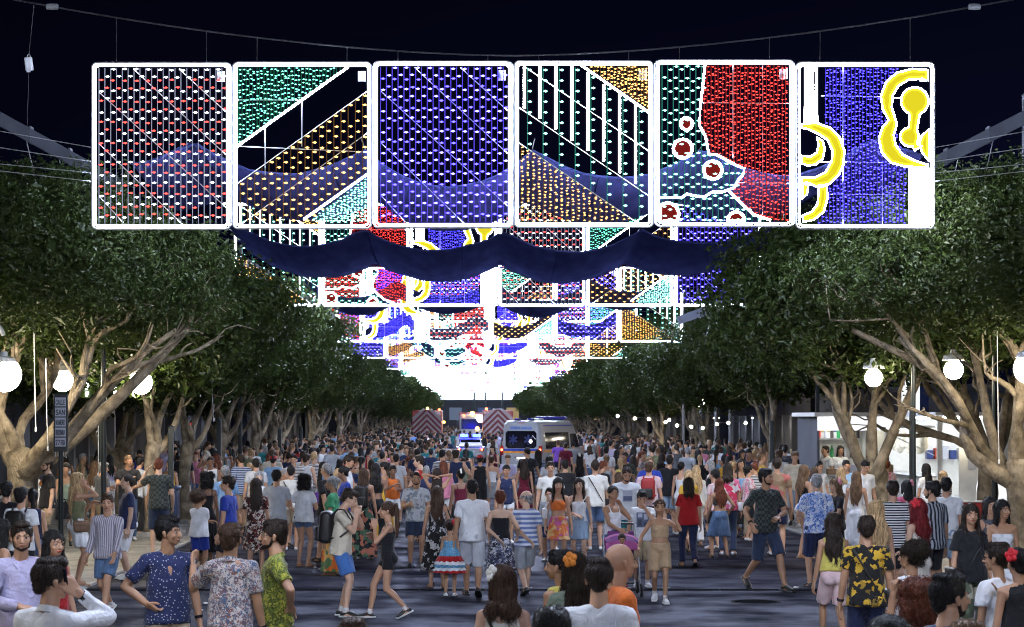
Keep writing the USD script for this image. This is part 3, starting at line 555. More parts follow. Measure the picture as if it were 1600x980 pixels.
globe_lamp(LX(1365, 43.4) + .84, 43.4, 'globe lamp shining through leaves left of the white and blue sign box', -1, 3.51, R=.19)
globe_lamp(LX(1490, 42.2) + .84, 42.2, 'globe lamp between limbs right of the white and blue sign box', -1, 3.65, R=.2)
globe_lamp(LX(1608, 37.3) + .84, 37.3, 'globe lamp cut by the right edge of the picture', -1, 3.56, R=.28)
for k, (x, y, s) in enumerate(((-8.9, 13.0, 1), (10.6, 13.0, -1), (-8.9, -8.0, 1), (10.6, -8.0, -1))):
    globe_lamp(x, y, 'globe lamp of the ' + ('left' if x < 0 else 'right') + ' row ' + ('nearest' if y > 0 else 'behind') + ' the viewer', s, 3.45)
for k, (x, y) in enumerate(((-9.8, 92), (11.6, 97))):
    globe_lamp(x, y, f'distant globe lamp far down the {"left" if x < 0 else "right"} tree row', 1 if x < 0 else -1, 3.5)
# dark square posts, one with a twin tube fitting
glow('tube_white', (0.85, 0.95, 1.0), 14.0)
def post(px, ytop, y, label, tubes=False):
    x = LX(px, y); H = CAMH + (VY - ytop) * y / FPX
    t = thing('lamp_post', label, 'lamp post', (x, y, 0), 0, 'dark posts beside the pavement')
    obj('post', rbx(-.06, .06, -.06, .06, 0.2, H, .012), 'dark_paint', t); obj('base', rbx(-.1, .1, -.1, .1, 0, .22, .015), 'dark_paint', t)
    obj('cap', lathe([(.075, H), (.075, H + .03), (0, H + .06)], 12), 'dark_paint', t)
    if tubes:
        obj('crossarm', bx(-.34, .34, -.03, .03, H - .17, H - .12), 'white_plastic', t)
        for s in (-1, 1):
            l = obj('tube_lamp', lathe([(0, -.20), (.028, -.19), (.028, .12), (0, .13)], 8).apply_translation([s * .31, -.02, H - .2]), 'tube_white', t)
            obj('holder', lathe([(0, .12), (.04, .12), (.04, .18), (0, .18)], 8).apply_translation([s * .31, -.02, H - .2]), 'white_plastic', l)
    return t
tp = post(158, 592, 45, 'black post with twin white tube lamps and a tied white strip', True)
H = CAMH + (VY - 600) * 45 / FPX
obj('cable', tube([(-.045, -.075, H), (-.05, -.075, 1.0)], .008, 4), 'white_cable', tp); obj('cable', tube([(.14, -.08, H), (.08, -.075, 2.4), (.06, -.075, .8)], .009, 4), 'white_cable', tp)
obj('tied_strip', tube([(-.09, -.08, 2.35), (-.02, -.09, 2.42), (.1, -.09, 2.32), (.06, -.08, 2.28), (-.08, -.08, 2.27)], .012, 4), 'white_cable', tp)
post(267, 668, 46, 'black post beside the dark blue litter bin'); post(342, 655, 55, 'black post right of the bin between lit trunks')
post(1425, 575, 50, 'tall black post in front of the white food trailer'); post(1298, 655, 57, 'black post in front of the food kiosk counter'); post(1206, 660, 62, 'black post beside the lit right trunk')
post(437, 672, 70, 'thin black post among the left trees, farther back'); post(470, 668, 80, 'thin black post at the back of the left trees')
# street name sign: dark frame with five printed plates
y = 36.0; s = y / FPX; x = LX(95, y); zt, zb = CAMH + (VY - 615) * s, CAMH + (VY - 706) * s
t = thing('street_sign', 'narrow dark upright sign with five pale lettered plates at the left', 'sign', (x, y, 0))
surf('plate_pale', (0.44, 0.46, 0.54), 0.5, 0, 0.08); surf('ink', (0.03, 0.035, 0.06), 0.5)
obj('frame', rbx(-.125, .125, -.03, .03, zb, zt, .012), 'dark_paint', t); obj('pole', lathe([(0, 0), (.045, 0), (.045, zb), (0, zb)], 10), 'dark_paint', t)
hgt = (zt - zb - .14) / 5
for k, words in enumerate((('CALLE',), ('SAN',), ('NUMERO',), ('RINCONADA',), ('27', 'FERIA'))):
    z1 = zt - .07 - k * hgt; p = obj('plate', bx(-.095, .095, -.036, -.03, z1 - hgt * .88, z1), 'plate_pale', t, False)
    for q, w in enumerate(words):
        m = text(w, .055); wd = m.bounds[1][0] - m.bounds[0][0]; m.apply_scale([min(1.4, (.17 / len(words) - .01) / wd), 1, 1.6]); m.apply_translation([(q - (len(words) - 1) / 2) * .09, -.046, z1 - hgt * .72]); obj('lettering', m, 'ink', p, False)
for k in range(5): obj('wire_end', tube([(-.1 + .05 * k, 0, zb), (-.09 + .045 * k, -.02, zb - .05), (-.1 + .05 * k + .02 * (k % 2), -.02, zb - .09 - .02 * (k % 3))], .006, 4), 'white_cable', t)
# litter bin
surf('bin_blue', (0.012, 0.03, 0.085), 0.45)
t = thing('litter_bin', 'dark blue litter bin beside the black post', 'bin', (LX(258, 47), 47.0, .03))
obj('body', rbx(-.3, .3, -.28, .28, .06, .98, .04), 'bin_blue', t); obj('lid', rbx(-.33, .33, -.31, .31, .98, 1.08, .03), 'bin_blue', t); obj('flap', rbx(-.2, .2, -.312, -.30, .8, .93, .005), 'dark_paint', t)
obj('lettering', trimesh.util.concatenate([text(c, .05).apply_translation([.12, -.285, .72 - .07 * k]) for k, c in enumerate('RESIDUOS')]), 'plate_pale', t, False)
# ------------------------------------------------------------------ food trailer and kiosk on the right
surf('wall_dark', (0.06, 0.065, 0.085), 0.8, 0, 0.25, 1.0); surf('trailer_white', (0.72, 0.73, 0.74), 0.45, 0, 0.06, 1.5); surf('inside_white', (0.82, 0.82, 0.80), 0.6, 0, 0.05); surf('steel_counter', (0.5, 0.51, 0.53), 0.3, 0.7); surf('barrier_red', (0.30, 0.03, 0.02), 0.5)
surf('sign_blue', (0.02, 0.045, 0.20), 0.4); glow('sign_lit', (0.95, 0.97, 1.0), 0.4); glow('lamp_strip', (0.94, 0.98, 1.0), 9.0); glow('lamp_strip_warm', (1.0, 0.9, 0.66), 8.0)
tr = thing('food_trailer', 'white food trailer with lit serving hatch behind the dark crooked tree', 'food trailer', (0, 0, 0))
X0, X1, Y0, Y1, Z0, Z1 = 11.9, 16.4, 52.3, 58.4, .45, 2.72
for nm, b in (('end_wall', (X0 + 1.35, X1, Y0, Y0 + .06, Z0, Z1)), ('back_wall', (X0, X1, Y1 - .06, Y1, Z0, Z1)), ('roof', (X0 - .05, X1 + .05, Y0 - .05, Y1 + .05, Z1 + .002, Z1 + .09)), ('floor', (X0, X1, Y0, Y1, Z0 - .12, Z0 - .002)),
              ('partition', (X0 + 2.2, X0 + 2.26, Y0 + .07, Y1 - .07, Z0, Z1 - .01)), ('side_wall', (X0, X0 + .05, Y0 + .4, Y1 - .07, Z0, 1.12)), ('corner_post', (X0, X0 + .12, Y0, Y0 + .12, Z0, Z1 - .004))):
    obj(nm, bx(*b), 'trailer_white' if nm in ('end_wall', 'roof', 'floor') else 'inside_white', tr, False)
for k in range(7): obj('wall_panel', rbx(X0 + 1.42 + k * .44, X0 + 1.42 + k * .44 + .42, Y0 - .018, Y0 + .01, Z0 + .04, Z1 - .06, .006), 'trailer_white', tr)
obj('corner_trim', bx(X0 + 1.30, X0 + 1.40, Y0 - .03, Y0 + .07, Z0, Z1 - .003), 'steel', tr)
dj = obj('door', rbx(X0 + .62, X0 + 1.26, Y0 + .3, Y0 + .34, Z0 + .02, 2.3, .01), 'inside_white', tr); obj('door_window', bx(X0 + .84, X0 + 1.06, Y0 + .288, Y0 + .298, 1.35, 1.68), 'plate_pale', dj, False)
cn = obj('counter', rbx(X0 - .35, X0 + .35, Y0 + .5, Y1 - .3, 1.125, 1.17, .01), 'steel_counter', tr)
hd = obj('hatch', rbx(X0 - 2.0, X0 - .01, Y0 + .2, Y1 - .2, 2.40, 2.47, .015), 'trailer_white', tr)
for yy in (Y0 + .25, Y1 - .25): obj('hatch_stay', tube([(X0 - 1.5, yy, 2.4), (X0 - .02, yy, 1.7)], .015, 6), 'white_cable', hd)
for yy in (Y0 + 1.2, Y0 + 3.0, Y0 + 4.8): obj('strip_lamp', bx(X0 + .5, X0 + 2.0, yy - .05, yy + .05, Z1 - .07, Z1 - .02), 'lamp_strip', tr, False)
obj('hatch_lamp', bx(X0 - .9, X0 - .8, Y0 + .6, Y1 - .6, 2.36, 2.395), 'lamp_strip', hd, False)
obj('bulkhead_lamp', trimesh.creation.icosphere(2, 1).apply_scale([.2, .06, .11]).apply_translation([LX(1512, Y0), Y0 - .05, CAMH + (VY - 675) * Y0 / FPX]), 'bulb_warm', tr)
for k in range(3): w = obj('wheel', trimesh.creation.cylinder(.3, .2, sections=20).apply_transform(trimesh.transformations.rotation_matrix(PI / 2, [1, 0, 0])).apply_translation([X0 + 1.8 + k * .75, Y0 + .2, .3]), 'dark_paint', tr)
for k in range(5): obj('shelf_item', rbx(11.9 + 1.0 + .22 * k, 11.9 + 1.17 + .22 * k, 58.0, 58.25, 1.5, 1.75 + .06 * (k % 3), .01), ('sign_blue', 'barrier_red', 'plate_pale', 'sign_blue', 'steel_counter')[k], tr)
for k in range(4): obj('menu_board', bx(11.952, 11.962, 52.9 + k * 1.25, 53.8 + k * 1.25, .62, 1.02), ('sign_blue', 'barrier_red', 'plate_pale', 'sign_blue')[k], tr, False)
surf('sweets', (0.75, 0.72, 0.62), 0.8, 0, 0.2, 12, 0.8, 20)
for k in range(7):
    m = trimesh.creation.icosphere(2, 1); m.vertices *= [.13, .13, .26]; m.vertices *= 1 + .35 * (meshkit.noise(m.vertices * 9, k)[:, None] - .5); m.apply_translation([X0 - .2 + .05 * (k % 2), Y0 + .7 + k * .62, 2.05 - .1 * (k % 2)])
    obj('candy_floss_bag', m, 'sweets', None, True, f'pale candy floss bag hanging in the trailer hatch, {NTH[k]} from the near end', 'candy floss')
sb = thing('sign_box', 'lit white sign box with dark blue side strip on the trailer roof', 'sign', tuple(W(1430, 654, 55) * [1, 1, 0]))
s = 55 / FPX; obj('lit_face', bx(-20 * s, 6 * s, -.1, .12, Z1 + .10, CAMH + 64 * s), 'sign_lit', sb, False); obj('blue_strip', bx(6 * s + .002, 20 * s, -.1, .12, Z1 + .10, CAMH + 60 * s), 'sign_blue', sb, False)
ps = thing('lit_poster', 'bright lit white panel with curved top beside the right trunk', 'poster', (LX(1555, 50), 50.0, .5)); s = 50 / FPX
pol = Polygon([(-30 * s, 0), (30 * s, 0), (30 * s, 40 * s), (24 * s, 58 * s), (8 * s, 66 * s), (-12 * s, 60 * s), (-26 * s, 46 * s), (-30 * s, 30 * s)])
obj('panel', extr(pol, .06), 'sign_lit', ps); obj('frame', ring([(q[0], .02, q[1]) for q in list(pol.exterior.coords)[:-1]], .02, 6), 'white_plastic', ps); obj('printed_mark', extr(sbox(-12 * s, 24 * s, 4 * s, 27 * s), .006).apply_translation([0, -.008, 0]), 'sign_blue', ps)
obj('bar', bx(18 * s, 19.5 * s, -.012, -.002, .02, 50 * s), 'steel', ps)
br = thing('barrier', 'low dark red barrier panel below the white trailer', 'barrier', (0, 46.4, .03))
for k in range(3):
    x = LX(1488, 46.4) + k * .72; obj('panel', rbx(x, x + .70, -.03, .03, .12, .72, .01), 'barrier_red', br); obj('foot', bx(x + .1, x + .16, -.2, .2, 0, .12), 'dark_paint', br)
obj('ledge', rbx(LX(1488, 46.4), LX(1488, 46.4) + 2.15, -.08, .08, .722, .76, .01), 'trailer_white', br)
kk = thing('food_kiosk', 'brightly lit open food kiosk with counter and two staff', 'kiosk', (0, 0, 0))
X0, X1, Y0, Y1, Z0, Z1 = LX(1280, 51), LX(1382, 51), 51.0, 54.0, .25, 2.7
for nm, b in (('back_wall', (X0, X1, Y1, Y1 + .06, 0, Z1)), ('side_wall', (X0 - .05, X0, Y0, Y1 + .06, 0, Z1)), ('side_wall', (X1, X1 + .05, Y0, Y1 + .06, 0, Z1)), ('roof', (X0 - .2, X1 + .2, Y0 - .5, Y1 + .1, Z1 + .002, Z1 + .1)), ('floor', (X0 + .002, X1 - .002, Y0, Y1, .04, Z0)), ('counter_front', (X0 + .002, X1 - .002, Y0 - .05, Y0, .04, 1.2))):
    obj(nm, bx(*b), 'wall_dark' if b[0] == X0 - .05 else 'inside_white', kk, False)
obj('counter_top', rbx(X0, X1, Y0 - .25, Y0 + .3, 1.205, 1.25, .01), 'steel_counter', kk)
obj('fascia', rbx(X0 - .1, X1 + .1, Y0 - .42, Y0 - .3, Z1 - .35, Z1 - .003, .01), 'sign_lit', kk)
for yy in (Y0 + .8, Y0 + 2.4): obj('strip_lamp', bx(X0 + .3, X1 - .3, yy - .05, yy + .05, Z1 - .06, Z1 - .01), 'lamp_strip_warm' if yy < Y0 + 1 else 'lamp_strip', kk, False)
surf('drink_red', (0.4, 0.03, 0.02), 0.3); surf('drink_green', (0.03, 0.25, 0.08), 0.3); surf('shelf_dark', (0.06, 0.05, 0.05), 0.5)
for r in range(2):
    sh = obj('shelf', bx(X0 + .15, X1 - .3, Y1 - .35, Y1 - .01, 1.6 + .5 * r, 1.63 + .5 * r), 'steel_counter', kk, False)
    for k in range(8): obj('bottle', lathe([(0, 0), (.045, 0), (.045, .2), (.018, .26), (.018, .32), (0, .32)], 8).apply_translation([X0 + .3 + k * .17, Y1 - .2, 1.631 + .5 * r]), ('drink_red', 'drink_green', 'shelf_dark', 'plate_pale')[(k * 3 + r) % 4], kk)
surf('menu_yellow', (.55, .40, .08), .6); surf('box_brown', (.30, .19, .10), .7)
for k, mt in enumerate(('drink_red', 'menu_yellow', 'sign_blue', 'plate_pale')): obj('menu_board', bx(X0 + .06 + k * .38, X0 + .40 + k * .38, Y1 - .03, Y1 - .004, 2.30, 2.62), mt, kk, False)
for k in range(6): obj('stock_box', rbx(X0 + .2 + k * .28, X0 + .43 + k * .28, Y0 - .1, Y0 + .15, 1.255, 1.40 + .05 * (k % 3), .01), ('box_brown', 'drink_red', 'plate_pale', 'menu_yellow', 'drink_green', 'box_brown')[k], kk)
for k in range(3): obj('price_card', bx(X0 + .25 + k * .6, X0 + .6 + k * .6, Y0 - .07, Y0 - .055, .75, 1.1), ('menu_yellow', 'drink_red', 'sign_blue')[k], kk, False)
fr = obj('fridge', rbx(X0 + .04, X0 + .34, Y1 - 1.1, Y1 - .5, Z0, 2.2, .02), 'shelf_dark', kk); obj('fridge_door', bx(X0 + .07, X0 + .31, Y1 - 1.115, Y1 - 1.105, Z0 + .3, 2.1), 'plate_pale', fr, False)
# ------------------------------------------------------------------ low buildings and booths behind the trees
surf('wall_pale', (0.45, 0.45, 0.47), 0.8, 0, 0.15, 1.0); surf('wall_blue', (0.03, 0.05, 0.13), 0.7); surf('awning_green', (0.02, 0.18, 0.12), 0.8); surf('interior', (0.6, 0.57, 0.5), 0.8, 0, 0.2)
glow('booth_light', (1.0, 0.88, 0.68), 14.0); glow('booth_light_cool', (0.9, 0.95, 1.0), 14.0)
def booth(x, y, L, side, wall, label, H=3.6, lit=True, cool=False, green=False):
    """A one-storey building whose open front looks across the street (side -1: left of the street)."""
    t = thing('booth', label, 'booth', (x, y, 0), 0, 'low booths behind the tree rows')
    s = side; D = 5.0; n = max(2, int(L / 2.6)); bw = L / n
    B = lambda a, b, c, d, e, f: bx(min(s * a, s * b), max(s * a, s * b), c, d, e, f)
    obj('back_wall', B(D - .1, D, 0, L, 0, H), 'interior', t, False); obj('side_wall', B(.02, D - .1, 0, .12, 0, H), wall, t, False); obj('side_wall', B(.02, D - .1, L - .12, L, 0, H), wall, t, False)
    obj('roof', B(-.3, D + .1, -.1, L + .1, H + .002, H + .2), wall, t, False); obj('lintel', B(-.05, .15, 0.002, L - .002, H - .8, H), wall, t, False)
    for k in range(n + 1):
        yy = min(max(k * bw, .16), L - .16); obj('pillar', B(-.08, .18, yy - .15, yy + .15, .0, H - .801), wall, t, False)
    for k in range(n):
        if green and k % 2 == 0: obj('awning', (np.array([[s * -.06, k * bw + .2, 2.75], [s * -.06, k * bw + bw - .2, 2.75], [s * -.9, k * bw + bw - .2, 2.3], [s * -.9, k * bw + .2, 2.3]]), np.array([[0, 1, 2, 3]])), 'awning_green', t, False)
        if lit and (k % 2 == 0): obj('ceiling_lamp', B(1.2, 1.5, k * bw + .4, k * bw + bw - .4, H - .95, H - .9), 'booth_light_cool' if cool else 'booth_light', t, False)
        if (k % 2): obj('counter', B(.3, .8, k * bw + .3, k * bw + bw - .3, 0, 1.1), 'interior', t, False)
    return t
for k, (y, L, w, lit, cool, gr) in enumerate(((40, 9, 'wall_pale', True, True, True), (50, 10, 'wall_blue', True, False, True), (62, 11, 'wall_dark', True, True, False), (75, 12, 'wall_pale', False, False, False), (89, 12, 'wall_dark', True, False, False), (104, 13, 'wall_dark', True, True, False), (120, 14, 'wall_dark', False, False, False), (138, 16, 'wall_dark', True, False, False), (158, 24, 'wall_dark', True, False, False), (186, 30, 'wall_dark', True, False, False))):
    booth(-15.2, y, L, -1, w, f'low {"pale" if w == "wall_pale" else "dark blue" if w == "wall_blue" else "dark"} booth behind the left trees, {NTH[k]} along the street', lit=lit, cool=cool, green=gr)
for k, (y, L, lit, cool) in enumerate(((68, 10, True, False), (80, 12, True, True), (94, 13, True, False), (110, 14, True, True), (128, 18, True, False), (150, 24, True, False), (180, 34, True, False))):
    booth(15.6, y, L, 1, 'wall_dark', f'low dark booth behind the right trees, {NTH[k]} beyond the kiosk', lit=lit, cool=cool)
surf('far_building', (0.010, 0.011, 0.016), 0.8); glow('window_lit', (1.0, 0.75, 0.4), .12); glow('window_cool', (.5, .65, 1.0), .08)
fb = thing('gate_building', 'dark low building closing the far end of the street', 'building', (0, 330, 0)); obj('wall', bx(-40, 40, 0, 10, 0, 7.2), 'far_building', fb, False); obj('parapet', bx(-40.3, 40.3, -.3, 10.3, 7.21, 7.9), 'far_building', fb, False)
for k in range(10): obj('window', bx(-22 + 4.6 * k, -20 + 4.6 * k, -.05, .05, 2.4, 4.4), 'window_lit' if k % 3 == 0 else 'window_cool' if k % 3 == 1 else 'wall_blue', fb, False)
# festoon bulbs on the right
fs = thing('festoon_string', 'string of small white bulbs under the right trees', 'string lights', (0, 0, 0))
pts = [W(px, py, 74 - .02 * (px - 960)) for px, py in ((965, 650), (992, 654), (1014, 655), (1040, 660), (1046, 656), (1058, 665), (1080, 667), (1098, 669), (1120, 663), (1138, 661), (1165, 661))]
obj('cable', tube(sorted([tuple(p + [0, 0, .04]) for p in pts]), .01, 4), 'black_cable', fs)
for p in pts: obj('bulb', trimesh.creation.icosphere(1, .055).apply_translation(p), 'bulb_warm', fs)
# red lantern and small green sign among the left trees
glow('lamp_red', (1.0, .03, .02), 3.0); glow('lamp_green', (.05, 1.0, .5), 2.0)
ml = thing('red_lamp', 'small red lamp glowing among the left trees', 'lamp', tuple(W(302, 664, 66))); obj('lens', trimesh.creation.icosphere(2, .09), 'lamp_red', ml); obj('housing', rbx(-.1, .1, .05, .14, -.14, .14, .02), 'dark_paint', ml)
ml = thing('green_sign', 'small round green lit sign behind the left tree', 'sign', tuple(W(75, 712, 50) + [0, 0, 0])); obj('lens', trimesh.creation.icosphere(2, .15).apply_scale([.7, .3, 1.2]), 'lamp_green', ml); obj('bracket', bx(-.02, .02, .04, .3, -.02, .02), 'dark_paint', ml)
# drop cords hanging below the crowns
for k, (px, y0, y1, y) in enumerate(((53, 490, 670, 38.2), (331, 580, 655, 50), (1558, 480, 720, 38.5), (72, 560, 700, 37.6))):
    a, b = W(px, y0, y), W(px + 3, y1, y); t = thing('drop_cord', ('pale cord hanging in front of the big left tree', 'pale cord hanging below the dark left crowns', 'pale cord hanging in front of the right tree', 'second thin cord hanging by the street name sign')[k], 'cord', tuple(a))
    obj('cord', tube([(0, 0, 0), (.01, 0, (b - a)[2] / 2), (b - a)], .008, 4), 'white_cable', t); obj('plug', lathe([(0, -.06), (.02, -.05), (.02, .02), (0, .03)], 8).apply_translation(b - a), 'white_plastic', t)
# ------------------------------------------------------------------ vehicles
surf('van_white', (0.36, 0.37, 0.40), 0.30, 0, 0.03, 2, coat=0.4); surf('rubber', (0.018, 0.018, 0.02), 0.8); surf('rim', (0.4, 0.4, 0.42), 0.35, 0.8); surf('stripe_blue', (0.025, 0.06, 0.42), 0.4); surf('stripe_orange', (0.75, 0.30, 0.04), 0.45)
surf('plate_white', (0.6, 0.6, 0.58), 0.5); mk('dark_glass', {'p': ('principled_bsdf', {'base_color': (0.008, 0.009, 0.016), 'roughness': 0.06, 'specular_ior_level': 0.7})}, [], 'p.BSDF')
glow('tail_red', (1.0, 0.08, 0.03), 7.0); surf('lens_red', (0.35, 0.015, 0.01), 0.25, coat=0.5); glow('plate_lamp', (1.0, 0.85, 0.6), 4.0); glow('blue_beacon', (0.003, 0.006, 1.0), 75.0); surf('beacon_off', (0.03, 0.03, 0.22), 0.25, coat=0.5); surf('text_blue', (0.04, 0.16, 0.65), 0.45)
glow('cabin_lamp', (1.0, .95, .8), 10.0)
def wheel(t, x, y, r=.35, w=.24):
    a = obj('wheel', trimesh.creation.cylinder(r, w, sections=24).apply_transform(trimesh.transformations.rotation_matrix(PI / 2, [0, 1, 0])).apply_translation([x, y, r]), 'rubber', t)
    obj('rim', trimesh.creation.cylinder(r * .62, w + .02, sections=20).apply_transform(trimesh.transformations.rotation_matrix(PI / 2, [0, 1, 0])).apply_translation([x, y, r]), 'rim', a)
def loft(sections):
    """Hull between neighbouring outlines: each a list of points."""
    return tm(m3.Manifold.batch_boolean([m3.Manifold.hull_points(np.vstack([a, b])) for a, b in zip(sections, sections[1:])], m3.OpType.Add))
def van_ring(y, w, wt, z0, z1, r=.16):
    """A rounded van section at y: half width w at the waist and wt at the roof."""
    p = []
    for s in (1, -1):
        p += [(s * (w - .04), y, z0), (s * w, y, z0 + .1), (s * w, y, min(1.1, z1 - .2)), (s * (wt + .01), y, z1 - r)]
        p += [(s * (wt - r + r * math.cos(a)), y, z1 - r + r * math.sin(a)) for a in (.4, .8, 1.2, PI / 2)]
    return np.array(p)
A = thing('ambulance', 'white ambulance van seen from behind with blue and orange stripes', 'ambulance', (2.22, 92.0, 0), -24)
body = loft([van_ring(0, .95, .80, .42, 2.44, .2), van_ring(.10, .99, .87, .36, 2.52, .2), van_ring(.35, 1.0, .89, .34, 2.56), van_ring(3.9, 1.0, .89, .34, 2.56), van_ring(4.4, .99, .84, .34, 2.40, .2), van_ring(5.2, .97, .80, .34, 1.42, .12), van_ring(5.75, .90, .70, .38, 1.16, .12)])
obj('body', body, 'van_white', A, 35)
wn = Polygon([(-.72, 1.42), (-.62, 1.34), (.62, 1.34), (.72, 1.42), (.72, 1.98), (.64, 2.06), (-.64, 2.06), (-.72, 1.98)]).buffer(.03)
def on_rear(poly, d=.012, y=-.012):
    return extr(poly, d).apply_translation([0, y, 0])
g = obj('rear_window', on_rear(wn, .02, -.02), 'dark_glass', A); surf('star_blue', (.02, .03, .12), .4)
for cx in (-.38, .36):
    st = shapely.union_all([shapely.affinity.rotate(sbox(cx - .05, 1.48, cx + .05, 1.92), a, origin=(cx, 1.70)) for a in (0, 60, 120)]); obj('star_of_life', on_rear(st, .004, -.026), 'star_blue', g, False)
obj('wiper', tube([(.55, -.035, 1.90), (.72, -.035, 1.72)], .012, 4), 'white_plastic', g); obj('cabin_lamp', on_rear(Point(.47, 1.62).buffer(.07), .006, -.03), 'cabin_lamp', g)
obj('door_seam', on_rear(sbox(-.006, .5, .006, 1.33)), 'ink', A, False); obj('blue_stripe', on_rear(sbox(-.94, 1.19, .94, 1.28)), 'stripe_blue', A, False); obj('orange_stripe', on_rear(sbox(-.94, 1.09, .94, 1.185)), 'stripe_orange', A, False)
obj('lettering', text('AMBULANCIA', .115).apply_translation([0, -.025, 2.17]), 'text_blue', A, False)
obj('roof_lamp', on_rear(sbox(-.18, 2.435, .18, 2.465), .03, -.005), 'lens_red', A)
obj('plate', on_rear(sbox(-.26, .74, .26, .85)), 'plate_white', A, False); obj('plate_lamp', on_rear(sbox(-.2, .865, .2, .885), .02, -.02), 'plate_lamp', A, False); obj('plate_recess', on_rear(sbox(-.32, .89, .32, .93), .025, -.02), 'ink', A, False)
obj('handle', on_rear(sbox(.12, 1.03, .34, 1.07), .03, -.03), 'ink', A); obj('bumper', rbx(-1.0, 1.0, -.08, .14, .36, .60, .04), 'grey_box', A)
for s in (-1, 1):
    tl = obj('tail_lamp', rbx(s * .93 - .07, s * .93 + .07, -.03, .10, 1.0, 1.42, .02), 'lens_red', A); obj('lit_bulb', on_rear(Point(s * .93, 1.24).buffer(.055), .01, -.042), 'tail_red', tl)
    for (y0, y1, z0, z1, nm) in ((.55, 3.45, 1.28, 2.02, 'side_window'), (3.62, 4.55, 1.32, 1.95, 'door_window')):
        xw = lambda z: 1.0 - .11 * (z - 1.1) / 1.3 + .008
        v = [(s * xw(z), y, z) for y, z in (((y0, z0), (y1, z0), (y1, z1), (y0, z1)) if nm == 'side_window' else ((y0, z0), (y1 + .25, z0), (y1 - .15, z1), (y0, z1)))]
        hw = m3.Manifold.hull_points(np.array(v + [(q[0] - s * .03, q[1], q[2]) for q in v])); obj(nm, tm(hw), 'dark_glass', A, False)
    obj('side_stripe', bx(min(s * .985, s * 1.004), max(s * .985, s * 1.004), .3, 4.6, 1.12, 1.24), 'stripe_orange', A, False)
    obj('roof_stripe', bx(min(s * .88, s * .934), max(s * .88, s * .934), .35, 3.9, 2.30, 2.36), 'stripe_blue', A, False)
    mr = obj('mirror', rbx(s * 1.12 - .09, s * 1.12 + .09, 4.55, 4.65, 1.35, 1.7, .03), 'ink', A); obj('mirror_arm', tube([(s * .96, 4.65, 1.45), (s * 1.08, 4.62, 1.47)], .02, 5), 'ink', mr)
    wheel(A, s * .86, 1.1); wheel(A, s * .86, 4.75)
obj('windscreen', tm(m3.Manifold.hull_points(np.array([(s * .78, 4.50, 2.28) for s in (-1, 1)] + [(s * .86, 5.17, 1.50) for s in (-1, 1)] + [(s * .78, 4.46, 2.26) for s in (-1, 1)] + [(s * .86, 5.12, 1.47) for s in (-1, 1)])).translate((0, .04, .02))), 'dark_glass', A)
lb = obj('light_bar', rbx(-.75, .75, 3.5, 3.85, 2.60, 2.74, .04), 'beacon_off', A); obj('mount', bx(-.6, .6, 3.6, 3.75, 2.56, 2.602), 'ink', lb)
lb = obj('light_bar', rbx(-.45, -.2, .3, .5, 2.57, 2.66, .02), 'beacon_off', A); obj('light_bar', rbx(.2, .45, .3, .5, 2.57, 2.66, .02), 'beacon_off', A); obj('roof_vent', rbx(-.3, .3, 1.4, 2.0, 2.57, 2.66, .03), 'van_white', A)
obj('antenna', tube([(.5, 2.6, 2.56), (.5, 2.55, 2.95)], .012, 4), 'ink', A)
# police car
C = thing('police_car', 'police car seen from behind with flashing blue roof lights', 'police car', (LX(735, 122), 122.0, 0))
def car_ring(y, w, z0, z1): return np.array([(s * a, y, z) for s in (-1, 1) for a, z in ((w - .06, z0), (w, z0 + .12), (w, z1 - .12), (w - .08, z1))])
obj('body', loft([car_ring(0, .80, .38, .86), car_ring(.18, .90, .28, .95), car_ring(.7, .92, .24, .97), car_ring(3.3, .92, .24, .95), car_ring(4.0, .90, .26, .82), car_ring(4.4, .78, .34, .66)]), 'van_white', C, 35)
obj('cabin', loft([car_ring(.25, .70, .90, .99), car_ring(.75, .66, .92, 1.42), car_ring(1.2, .66, .92, 1.48), car_ring(2.2, .66, .92, 1.47), car_ring(3.1, .74, .90, .98)]), 'van_white', C, 35)
obj('rear_window', tm(m3.Manifold.hull_points(np.array([(s * .62, .32, 1.0) for s in (-1, 1)] + [(s * .57, .70, 1.38) for s in (-1, 1)] + [(s * .62, .30, 1.02) for s in (-1, 1)] + [(s * .57, .68, 1.40) for s in (-1, 1)]))), 'dark_glass', C, False)
for s in (-1, 1):
    obj('side_window', bx(min(s * .655, s * .68), max(s * .655, s * .68), .9, 2.5, 1.02, 1.38), 'dark_glass', C, False); wheel(C, s * .82, .85, .32, .2); wheel(C, s * .82, 3.4, .32, .2)
    tl = obj('tail_lamp', rbx(s * .68 - .14, s * .68 + .14, -.03, .1, .72, .88, .02), 'lens_red', C); obj('lit_bulb', on_rear(Point(s * .68, .8).buffer(.06), .01, -.045), 'tail_red', tl)
obj('bumper', rbx(-.88, .88, -.08, .1, .34, .58, .04), 'van_white', C); obj('plate', on_rear(sbox(-.26, .62, .26, .73), .01, -.05), 'plate_white', C, False); obj('blue_band', on_rear(sbox(-.6, .9, .6, .95), .02, .0), 'stripe_blue', C, False)
br_ = obj('roof_bar', rbx(-.62, .62, 1.0, 1.25, 1.49, 1.53, .01), 'ink', C)
for s in (-1, 1): obj('blue_light', rbx(s * .38 - .24, s * .38 + .24, .98, 1.24, 1.535, 1.70, .05), 'blue_beacon', C)
